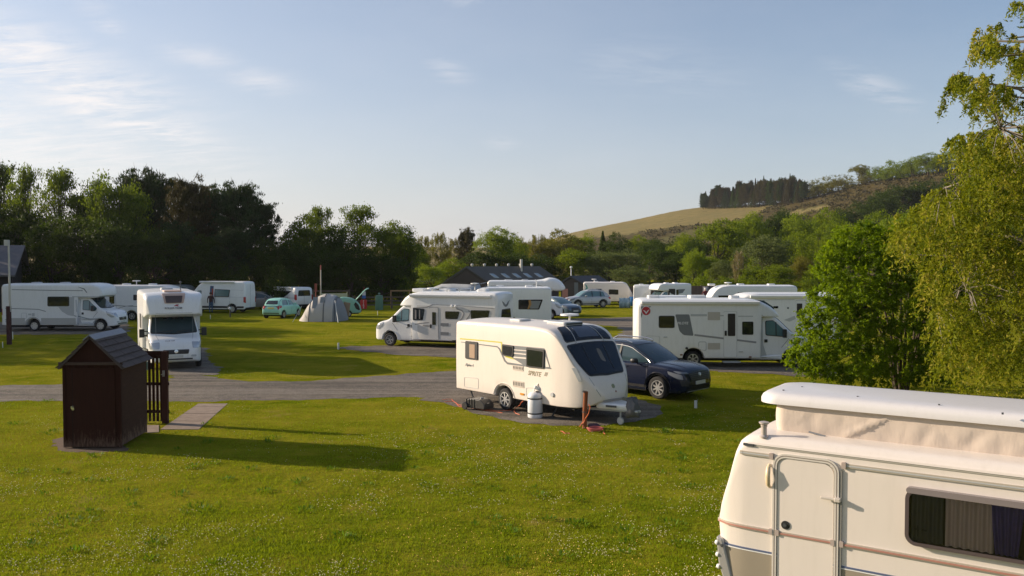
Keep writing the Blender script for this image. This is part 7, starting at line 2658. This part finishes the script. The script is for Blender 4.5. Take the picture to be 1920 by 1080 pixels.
b = at(655, 594)
tdv = Veh('teardrop_trailer', 'mint green teardrop trailer with its tail hatch raised behind the tent', 'trailer')
tdv.place((1.35, .8, 0), (654, 594), 190, .72)
tdv.hwid = .9
mintd = mat('mint_trailer', (.22, .46, .36), .4, coat=.4)
Lt = 3.9
tdv.shell('body', shell(0, Lt, smo([(0, .75), (.12, 1.15), (.5, 1.65), (1.1, 2.0), (1.9, 2.1), (2.8, 1.95), (3.5, 1.4), (3.8, .9), (Lt, .6)]), lin([(0, .5), (.2, .4), (Lt - .3, .4), (Lt, .5)]),
                        smo([(0, .78), (.3, .88), (Lt - .6, .88), (Lt, .6)]), rt=.10, rb=.05, arches=((1.35, .33, .4),)), mintd, 50)
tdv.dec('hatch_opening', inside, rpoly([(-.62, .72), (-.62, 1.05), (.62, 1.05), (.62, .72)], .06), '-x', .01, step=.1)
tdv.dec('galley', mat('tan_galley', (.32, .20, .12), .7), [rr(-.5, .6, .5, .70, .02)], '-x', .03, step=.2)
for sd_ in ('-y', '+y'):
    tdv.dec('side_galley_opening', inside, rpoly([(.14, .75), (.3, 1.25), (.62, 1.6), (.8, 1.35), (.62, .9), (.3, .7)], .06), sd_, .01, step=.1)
    tdv.dec('fender', tdv_m if False else mintd, strip([(1.35 + .46 * math.cos(R(a)), .33 + .46 * math.sin(R(a))) for a in range(0, 181, 15)], .1), sd_, .05, thick=.06)
ht = MB()
arc = [(.62, 1.82), (.30, 2.15), (-.02, 2.5), (-.35, 2.85), (-.62, 3.02), (-.80, 3.05)]
for i, (x, z) in enumerate(arc):
    for y in (-.8, -.4, 0, .4, .8):
        ht.v.append((x, y, z + .05 * (1 - (y / .8) ** 2)))
for i in range(len(arc) - 1):
    for k in range(4):
        ht.f.append((i * 5 + k, i * 5 + k + 1, (i + 1) * 5 + k + 1, (i + 1) * 5 + k))
o = ht.build('tail_hatch', mintd, tdv.root, 60)
sm_ = o.modifiers.new('thickness', 'SOLIDIFY')
sm_.thickness = .06
for y in (-.78, .78):
    tdv.wheel(1.35, y, .30, .18, 'steel', 6)
MB().box(.3, Lt - .4, -.7, .7, .3, .45).tube([(Lt - .3, 0, .42), (Lt + .9, 0, .42)], .04).build('chassis', under, tdv.root)
tdv.dec('rear_lamp', redlamp, [rr(-.8, .55, -.7, .68, .02), rr(.7, .55, .8, .68, .02)], '-x', .02)
# tan windbreak beside the tent, canvas panel behind it
b = at(649, 598)
o = MB().obox(Matrix.Translation((0, 0, .62)) @ Matrix.Rotation(R(8), 4, 'Y'), .5, .05, 1.25)
o.tube([(-.12, -.05, 0), (-.06, -.05, 1.35)], .02)
o = o.build('windbreak', mat('tan_cloth', (.34, .24, .15), .8, var=.2), None)
o.location = (b.x, b.y, 0)
tag(o, 'narrow tan cloth windbreak between the tent and the teardrop trailer', 'windbreak')
b = at(626, 588)
w_ = at(647, 588).x - at(597, 588).x
o = MB().box(-w_ / 2, w_ / 2, -.04, .04, 1.0, atY(626, 550, b.y).z)
o.tube([(-w_ / 2, 0, 0), (-w_ / 2, 0, 1.8)], .03).tube([(w_ / 2, 0, 0), (w_ / 2, 0, 1.8)], .03)
o = o.build('canvas_screen', mat('pale_khaki_canvas', (.38, .38, .27), .8, var=.15), None)
o.location = (b.x, b.y, 0)
tag(o, 'pale khaki canvas screen on poles showing above the grey tent', 'screen')

# ---------------------------------------------------------------- buildings
def gable(name, label, pxl, pxr, py_eave, py_apex, py_base, depth_len, ridge_dir, wallm, roofm, Y, ov=.5, cat='building'):
    """gable end faces the camera; ridge runs away along ridge_dir (dx, dy)"""
    xl, xr = (pxl - 960) / 1600 * Y, (pxr - 960) / 1600 * Y
    ze, za = atY(pxl, py_eave, Y).z, atY(pxl, py_apex, Y).z
    r_ = empty(name, (xl, Y, 0), 0, label, cat)
    w = xr - xl
    d = Vector((ridge_dir[0], ridge_dir[1], 0)).normalized() * depth_len
    wl = MB()
    F = [(0, 0), (w, 0), (w, ze), (w / 2, za - .1), (0, ze)]
    wl.add([(x, 0, z) for x, z in F] + [(x + d.x, d.y, z) for x, z in F], [(0, 1, 2, 3, 4), (9, 8, 7, 6, 5), (1, 6, 7, 2), (0, 4, 9, 5)])
    wl.build('wall', wallm, r_)
    sl = (za - ze) / (w / 2)
    for s in (-1, 1):
        rm = MB()
        xe = w / 2 + s * (w / 2 + ov)
        zee = za - sl * (w / 2 + ov)
        dn = d.normalized()
        a0 = Vector((w / 2, 0, za)) - dn * ov
        a1 = Vector((xe, 0, zee)) - dn * ov
        b0_, b1_ = a0 + dn * (depth_len + 2 * ov), a1 + dn * (depth_len + 2 * ov)
        up_ = Vector((0, 0, .18))
        rm.add([a0, a1, b1_, b0_, a0 + up_, a1 + up_, b1_ + up_, b0_ + up_], [(0, 1, 2, 3), (7, 6, 5, 4), (0, 4, 5, 1), (1, 5, 6, 2), (2, 6, 7, 3), (3, 7, 4, 0)])
        rm.build('roof', roofm, r_)
    return r_, w, ze, za, d


cw = mat('brown_cladding', (.085, .066, .058), .8, var=.25, vs=.8)
dr_ = mat('dark_slate_roof', (.10, .094, .088), .75, var=.3, vs=.6, bump=.4, bs=4)
r_, w, ze, za, d = gable('wooden_building', 'dark timber building with skylights, ridge vents and a flue pipe', 836, 918, 531, 502.5, 560, 9.5, (.86, .5), cw, dr_, 98, .25)
vn = MB()
for k in range(6):
    q = Vector((w / 2, 0, za + .18)) + d * (.06 + .17 * k)
    vn.lathe([(.10, 0), (.16, .12), (.16, .28), (.001, .34)], 8, Matrix.Translation(q))
vn.build('ridge_vents', mat('vent_pale', (.5, .5, .48), .5), r_)
sl = (za - ze) / (w / 2)
for k in range(5):
    q = Vector((w / 2 + w * .26, 0, za - sl * w * .26 + .2)) + d * (.14 + .16 * k)
    e1 = d.normalized() * .55
    e2 = Vector((1, 0, -sl)).normalized() * .8
    f = MB().add([q, q + e1, q + e1 + e2, q + e2, q + Vector((0, 0, .06)), q + e1 + Vector((0, 0, .06)), q + e1 + e2 + Vector((0, 0, .06)), q + e2 + Vector((0, 0, .06))],
                 [(0, 1, 2, 3), (7, 6, 5, 4), (0, 4, 5, 1), (1, 5, 6, 2), (2, 6, 7, 3), (3, 7, 4, 0)])
    f.build('skylight', mat('skylight_glass', (.45, .5, .52), .15, metal=.4), r_)
q = Vector((w / 2 + w * .12, 0, za)) + d * .68
MB().tube([q - Vector((0, 0, .5)), q + Vector((0, 0, 1.0))], .16, 10).build('flue_pipe', mat('flue_galv', (.55, .53, .5), .35, metal=.5), r_, 60)
r2, w, ze, za, d = gable('hut', 'small dark timber hut beside the teal-wave caravan', 1052, 1092, 532, 520, 560, 4.2, (.75, .66), cw, mat('hut_roof', (.07, .068, .075), .7, var=.2), 96, .2, 'hut')
MB().tube([(w / 2, 1, za), (w / 2, 1, za + 1.0)], .05).lathe([(.001, za + 1.0), (.14, za + 1.05), (.14, za + 1.2), (.001, za + 1.25)], 8, Matrix.Translation((w / 2, 1, 0))).build('roof_lamp', white, r2)
MB().box(w * .62, w * .80, -.04, .02, .4, 1.9).build('door', mgrey, r2)
Fq, Rq, Bq = atY(28, 519, 72), atY(47, 463, 76.5), atY(58, 522, 81)
Bq.z = Fq.z
r3 = empty('barn', (Fq.x, Fq.y, 0), 0, 'dark barn with a grey slate roof at the left edge', 'building')
Dv = Vector((-17, -1.2, 0))
o0 = Vector((Fq.x, Fq.y, 0))
f, r_q, bq = Fq - o0, Rq - o0, Bq - o0
wlm = mat('barn_boards', (.028, .024, .028), .85, var=.3, vs=1)
ins = Vector((-.5, 0, 0))
g0, g1, g2 = Vector((f.x, f.y + .4, 0)) + ins, r_q + ins - Vector((0, 0, .25)), Vector((bq.x, bq.y - .4, 0)) + ins
ft, bt2 = Vector((g0.x, g0.y, f.z - .05)), Vector((g2.x, g2.y, bq.z - .05))
P5 = [g0, g2, bt2, g1, ft]
mbw = MB().add(P5 + [q + Dv for q in P5], [(0, 1, 2, 3, 4), (9, 8, 7, 6, 5), (0, 4, 9, 5), (1, 6, 7, 2)])
mbw.build('wall', wlm, r3)
slm = mat('grey_slate', (.12, .115, .125), .8, var=.35, vs=.9, bump=.5, bs=6)
for a_, b_ in ((f, r_q), (r_q, bq)):
    up_ = Vector((0, 0, .15))
    e0, e1 = a_ - Vector((0, 0, 0)), b_
    MB().add([e0, e1, e1 + Dv, e0 + Dv, e0 + up_, e1 + up_, e1 + Dv + up_, e0 + Dv + up_], [(0, 1, 2, 3), (7, 6, 5, 4), (0, 4, 5, 1), (1, 5, 6, 2), (2, 6, 7, 3), (3, 7, 4, 0)]).build('roof', slm, r3)
# house far behind
r4, w, ze, za, d = gable('house', 'small far house with a grey roof glimpsed between the trees', 770, 800, 513, 505, 540, 9, (.3, .95), mat('house_render', (.42, .40, .36), .8), mat('house_roof', (.20, .20, .22), .7), 170, .3, 'house')

# fire point, boards, bins
b = at(682, 580)
fpz = 1600 / b.y
fpt = empty('fire_point', (b.x, b.y, 0), 0, 'red fire point cabinet with a sign above, in front of the rail fence', 'fire point')
redm = mat('fire_red', (.55, .012, .015), .4)
MB().prism(rr(-.28, .05, .28, .86, .08), -.15, .15, 'y').build('cabinet', redm, fpt, bevel=.02)
MB().box(-.03, .03, .16, .22, 0, 2.0).build('post', mat('red_post', (.25, .03, .03), .6), fpt)
MB().box(-.16, .16, .10, .14, 1.25, 1.6).build('sign_board', mat('sign_white', (.55, .55, .55), .5), fpt)
MB().box(-.16, .16, .10, .14, .98, 1.24).build('sign_board', mat('sign_blue', (.02, .12, .40), .5), fpt)
for i, ch in enumerate('FIRE'):
    cu_ = bpy.data.curves.new('t', 'FONT')
    cu_.body = ch
    cu_.size = .24
    cu_.align_x = 'CENTER'
    cu_.extrude = .004
    to = bpy.data.objects.new('t', cu_)
    col.objects.link(to)
    me = bpy.data.meshes.new_from_object(to.evaluated_get(bpy.context.evaluated_depsgraph_get()))
    bpy.data.objects.remove(to)
    me.materials.clear()
    me.materials.append(white)
    lo = bpy.data.objects.new('letter', me)
    col.objects.link(lo)
    lo.parent = fpt
    lo.matrix_local = Matrix.Translation((.02, -.175, .66 - i * .185)) @ Matrix.Rotation(R(90), 4, 'X')
b = at(1062, 577)
f2 = empty('fire_point', (b.x, b.y, 0), 0, 'red bucket stand with an orange board beside the small dark hut', 'fire point')
MB().prism(rr(-.32, .05, .25, .85, .06), -.15, .15, 'y').build('cabinet', redm, f2, bevel=.02)
MB().box(-.38, .14, .05, .09, .95, 1.75).tube([(-.3, .07, 0), (-.3, .07, 1.7)], .03).build('sign_board', mat('salmon_board', (.45, .20, .15), .6), f2)
b = at(711, 581)
bn = empty('water_tank', (b.x, b.y, 0), 0, 'tall green plastic tank standing by the rail fence', 'tank')
MB().lathe([(.01, 0), (.34, 0), (.36, .2), (.34, 1.15), (.30, 1.28), (.01, 1.34)], 16).build('drum', mat('tank_green', (.08, .18, .12), .5), bn, 50)
MB().lathe([(.02, 1.38), (.10, 1.39), (.10, 1.5), (.02, 1.52)], 10).build('lid', mat('tank_lid', (.20, .3, .24), .5), bn, 50)

# fences
def rail_fence(label, pts, h, rails, m, step=2.4, pr_=.06):
    P3 = [at(x, y) for x, y in pts]
    o0 = P3[0]
    r_ = empty('rail_fence', (o0.x, o0.y, 0), 0, label, 'fence')
    k0 = 0
    for i in range(len(P3) - 1):
        a, b = P3[i] - o0, P3[i + 1] - o0
        n = max(1, round((b - a).length / step))
        for k in range(n + (1 if i == len(P3) - 2 else 0)):
            q_ = a.lerp(b, k / n)
            MB().box(q_.x - pr_, q_.x + pr_, q_.y - pr_, q_.y + pr_, 0, h).build('post', m, r_)
    for z in rails:
        o_ = MB()
        for i in range(len(P3) - 1):
            a, b = P3[i] - o0, P3[i + 1] - o0
            d_ = (b - a).normalized()
            nrm = Vector((-d_.y, d_.x, 0)) * .03
            off = Vector((d_.y, -d_.x, 0)) * (pr_ + .032)
            a, b = a + off, b + off
            o_.add([a + nrm + Vector((0, 0, z - .06)), a - nrm + Vector((0, 0, z - .06)), b - nrm + Vector((0, 0, z - .06)), b + nrm + Vector((0, 0, z - .06)),
                    a + nrm + Vector((0, 0, z + .06)), a - nrm + Vector((0, 0, z + .06)), b - nrm + Vector((0, 0, z + .06)), b + nrm + Vector((0, 0, z + .06))],
                   [(0, 1, 2, 3), (7, 6, 5, 4), (0, 4, 5, 1), (1, 5, 6, 2), (2, 6, 7, 3), (3, 7, 4, 0)])
        o_.build('rail', m, r_)


fgrey = wood_mat('grey_fence_wood', (.12, .095, .075), 'x')
tanw = wood_mat('tan_fence_wood', (.34, .22, .11), 'x')
rail_fence('low grey post-and-rail fence behind the red fire point', [(662, 579), (735, 578.5), (815, 578)], 1.15, (.35, .72, 1.05), fgrey, 2.6)
rail_fence('tall tan post frame fence in front of the wooden building', [(733, 577), (768, 577), (830, 576.5)], 1.62, (1.58,), tanw, 1.9, .05)
rail_fence('grey post-and-rail fence behind the tent screen', [(588, 579), (655, 579)], 1.75, (1.2, 1.62), fgrey, 2.6)
b0, b1 = at(1160, 568), at(1345, 565)
bf = empty('board_fence', (b0.x, b0.y, 0), math.atan2(b1.y - b0.y, b1.x - b0.x), 'brown close-boarded fence behind the far caravans', 'fence')
Lf = (b1 - b0).length
o = MB()
i = 0
while i * .16 < Lf:
    o.box(i * .16, i * .16 + .15, -.015 * (i % 2), .02, 0, 1.68 + rnd.uniform(-.02, .02))
    i += 1
o.build('boards', wood_mat('fence_boards', (.14, .095, .075)), bf)
o = MB()
for k in range(int(Lf / 2.4) + 1):
    o.box(k * 2.4 - .06, k * 2.4 + .06, .03, .14, 0, 1.75)
o.build('posts', fgrey, bf)

# grey awning tent beside the building, panels in front of it
b = at(850, 592)
Y_ = b.y
aw = empty('awning_tent', (b.x, Y_, 0), 0, 'long grey-white tarpaulin awning in front of the wooden building gable', 'awning')


def lp_(px, py, dy=0.0):
    q_ = atY(px, py, Y_ + dy)
    return Vector((q_.x - b.x, dy, q_.z))


tm_ = MB()
tops = [(795, 545), (812, 539), (828, 532.5), (850, 532), (875, 533), (900, 534)]
bots = [(783, 549), (805, 546), (830, 539), (848, 544), (875, 546), (905, 548)]
for (x, y) in tops:
    tm_.v.append(tuple(lp_(x, y, 2.0)))
for (x, y) in bots:
    tm_.v.append(tuple(lp_(x, y, 0)))
n_ = len(tops)
tm_.f += [(i, i + 1, n_ + i + 1, n_ + i) for i in range(n_ - 1)]
o = tm_.build('tarpaulin', mat('grey_tarpaulin', (.36, .37, .36), .6, var=.15, vs=.8, bump=.4, bs=3), aw, 60)
mo = o.modifiers.new('thickness', 'SOLIDIFY')
mo.thickness = .05
wl_ = MB()
for x in (800, 831, 850):
    q_ = lp_(x, 546, .1)
    wl_.box(q_.x - .04, q_.x + .04, .06, .14, 0, q_.z - .05)
wl_.build('awning_poles', dgrey, aw)
q0_, q1_ = lp_(803, 546, .6), lp_(849, 545, .6)
MB().box(q0_.x, q1_.x, .6, .64, 0, q0_.z - .1).build('awning_wall', mat('awning_wall_grey', (.22, .22, .22), .7), aw)
for (x0, x1, y0, lab, mm_) in ((850, 873.5, 543.5, 'plain white panel standing behind the centre motorhome roof', mat('panel_white', (.6, .59, .56), .5)),):
    q0_ = at(x0, 590)
    q1_ = at(x1, 590)
    zt = atY(x0, y0, q0_.y).z
    o = MB().box(q0_.x, q1_.x, q0_.y - .03, q0_.y + .03, .1, zt).box(q0_.x + .1, q0_.x + .16, q0_.y - .04, q0_.y + .04, 0, .1).build('white_panel', mm_, None, bevel=.01)
    tag(o, lab, 'panel')
b = at(866, 588)
rk = MB()
zt = atY(866, 545, b.y).z
for k in range(5):
    rk.tube([(-.3 + .15 * k, 0, .0), (-.3 + .15 * k, 0, zt)], .014, 5)
for z in (zt - .55, zt - .3, zt - .02):
    rk.tube([(-.32, 0, z), (.32, 0, z)], .018, 5)
o = rk.build('airer_rack', mat('rust_rack', (.32, .17, .12), .6), None)
o.location = (b.x, b.y - .3, 0)
tag(o, 'thin rusty airer rack in front of the white panel', 'rack')
# blue windbreak and copper shrub near the far motorhome, dark screen
for (x0, x1, y0, yb, lab, mm_) in ((1180, 1191, 556, 574, 'bright blue tarpaulin screen beside the caravan nose', mat('blue_tarp', (.02, .16, .42), .6, var=.3)),
                                   (1161, 1182, 558, 577, 'pale blue plastic sheet wrapped round the caravan hitch', mat('pale_blue_sheet', (.30, .42, .50), .4, var=.3, vs=2)),
                                   (1328, 1345, 537, 572, 'dark navy screen beside the long caravan', mat('navy_screen', (.012, .02, .04), .7)),
                                   (1318, 1328, 537, 571, 'pale notice board behind the standing person', mat('notice_pale', (.38, .36, .36), .6))):
    q0_, q1_ = at(x0, yb), at(x1, yb)
    zt = atY(x0, y0, q0_.y).z
    n_ = 9
    sm = MB()
    for i in range(n_ + 1):
        x = q0_.x + (q1_.x - q0_.x) * i / n_
        sm.v += [(x, q0_.y + .07 * math.sin(i * 1.7), 0.0), (x, q0_.y + .07 * math.sin(i * 1.7 + .6), zt - .06 * (i % 2))]
    sm.f += [(2 * i, 2 * i + 2, 2 * i + 3, 2 * i + 1) for i in range(n_)]
    o = sm.build('screen', mm_, None, 60)
    so = o.modifiers.new('thickness', 'SOLIDIFY')
    so.thickness = .03
    tag(o, lab, 'screen')
b = at(1204, 571)
rr_ = tree('bush', 'copper', 1206, 545, b.y - 1.2, 30, '', '', 2)
TREES.pop()
tag(rr_, 'reddish-brown leafy shrub in front of the small boxy caravan', 'shrub')

# ---------------------------------------------------------------- people
def person(px, py, h, yaw, label, top_m, leg_m, hair_m, arms='down'):
    b = at(px, py)
    sk = {'pelvis': (0, 0, .53), 'waist': (0, 0, .61), 'chest': (0, -.005, .74), 'neck': (0, 0, .83), 'head0': (0, .01, .875), 'head1': (0, .012, .93), 'crown': (0, 0, .985)}
    rad = {'pelvis': .085, 'waist': .078, 'chest': .088, 'neck': .034, 'head0': .040, 'head1': .052, 'crown': .036}
    ed = [('pelvis', 'waist'), ('waist', 'chest'), ('chest', 'neck'), ('neck', 'head0'), ('head0', 'head1'), ('head1', 'crown')]
    for s in (-1, 1):
        t_ = 'L' if s < 0 else 'R'
        out = .03 if arms == 'down' else .07
        sk.update({'sh' + t_: (s * .10, 0, .80), 'el' + t_: (s * (.125 + out), -.01, .64), 'wr' + t_: (s * (.13 + out), .05, .51), 'ha' + t_: (s * (.13 + out), .06, .465),
                   'hip' + t_: (s * .05, 0, .49), 'kn' + t_: (s * .056, .012, .27), 'an' + t_: (s * .058, -.01, .045), 'toe' + t_: (s * .064, .085, .022)})
        rad.update({'sh' + t_: .045, 'el' + t_: .030, 'wr' + t_: .021, 'ha' + t_: .024, 'hip' + t_: .062, 'kn' + t_: .042, 'an' + t_: .030, 'toe' + t_: .022})
        ed += [('chest', 'sh' + t_), ('sh' + t_, 'el' + t_), ('el' + t_, 'wr' + t_), ('wr' + t_, 'ha' + t_), ('pelvis', 'hip' + t_), ('hip' + t_, 'kn' + t_), ('kn' + t_, 'an' + t_), ('an' + t_, 'toe' + t_)]
    names = list(sk)
    me = bpy.data.meshes.new('person')
    me.from_pydata([Vector(sk[n_]) * h for n_ in names], [(names.index(a), names.index(c)) for a, c in ed], [])
    o_ = bpy.data.objects.new('tmp', me)
    col.objects.link(o_)
    o_.modifiers.new('skin', 'SKIN')
    s2 = o_.modifiers.new('sub', 'SUBSURF')
    s2.levels = s2.render_levels = 1
    bm_ = bmesh.new()
    bm_.from_mesh(me)
    lay = bm_.verts.layers.skin.verify()
    bm_.verts.ensure_lookup_table()
    for i, n_ in enumerate(names):
        bm_.verts[i][lay].radius = (rad[n_] * h, rad[n_] * h * .8)
        bm_.verts[i][lay].use_root = (n_ == 'pelvis')
    bm_.to_mesh(me)
    bm_.free()
    ev = o_.evaluated_get(bpy.context.evaluated_depsgraph_get())
    m2 = bpy.data.meshes.new_from_object(ev)
    bpy.data.objects.remove(o_)
    m2.name = 'person'
    for mm_ in (leg_m, top_m, mat('skin', (.45, .26, .19), .6), mat('shoe', (.05, .045, .04), .6)):
        m2.materials.append(mm_)
    for pl_ in m2.polygons:
        c = pl_.center / h
        k = 0 if c.z < .52 else 1 if c.z < .825 else 2
        if abs(c.x) > .13 and c.z < .56:
            k = 2 if c.z < .50 or arms != 'down' else 1
        elif abs(c.x) > .11 and c.z > .45 and c.z < .6:
            k = 1 if c.z > .5 else 2
        if c.z < .04:
            k = 3
        pl_.material_index = k
        pl_.use_smooth = True
    p_ = bpy.data.objects.new('person', m2)
    col.objects.link(p_)
    p_.location = (b.x, b.y, .02)
    p_.rotation_euler = (0, 0, R(yaw))
    tag(p_, label, 'person')
    hr = MB().lathe([(.058, .0), (.064, .03), (.058, .07), (.035, .095), (.001, .105)], 12, Matrix.Scale(h, 4) @ Matrix.Translation((0, -.012, .905)), cap=False)
    hr.build('hair', hair_m, p_, 60)
    fc = MB()
    for s in (-1, 1):
        fc.lathe([(.001, 0), (.006, .001), (.001, .003)], 6, Matrix.Scale(h, 4) @ Matrix.Translation((s * .02, .062, .925)) @ Matrix.Rotation(R(-90), 4, 'X'))
    fc.build('eyes', black, p_)
    MB().add([Vector(q_) * h for q_ in ((-.007, .055, .905), (.007, .055, .905), (0, .072, .907), (0, .058, .93))], [(0, 1, 2), (0, 2, 3), (1, 3, 2)]).build('nose', mat('skin', (.45, .26, .19), .6), p_)


person(395.5, 587, 1.72, 10, 'person in dark brown top and blue jeans standing at the tall van doorway', mat('dark_brown_top', (.05, .018, .012), .8), mat('blue_jeans', (.05, .10, .19), .8), mat('brown_hair', (.06, .03, .02), .7))
person(1322.5, 573, 1.7, 185, 'white-haired person in a maroon top standing near the dark screen', mat('maroon_top', (.13, .012, .022), .8), mat('grey_green_shorts', (.10, .13, .11), .8), mat('white_hair', (.65, .63, .6), .7), 'out')

# ---------------------------------------------------------------- evening haze
hz = MB().box(-4300, 4300, -700, 7300, -1.2, 130).build('haze', None, None)
hz.data.materials.clear()
hmz = bpy.data.materials.new('haze')
hmz.use_nodes = True
tz = NT(hmz.node_tree)
hmz.node_tree.nodes.remove(hmz.node_tree.nodes['Principled BSDF'])
pv = tz.n('ShaderNodeVolumePrincipled', {'Color': (.9, .93, 1.0, 1), 'Density': .00009, 'Anisotropy': .3})
hmz.node_tree.links.new(pv.outputs[0], hmz.node_tree.nodes['Material Output'].inputs['Volume'])
hz.data.materials.append(hmz)
tag(hz, kind='stuff')
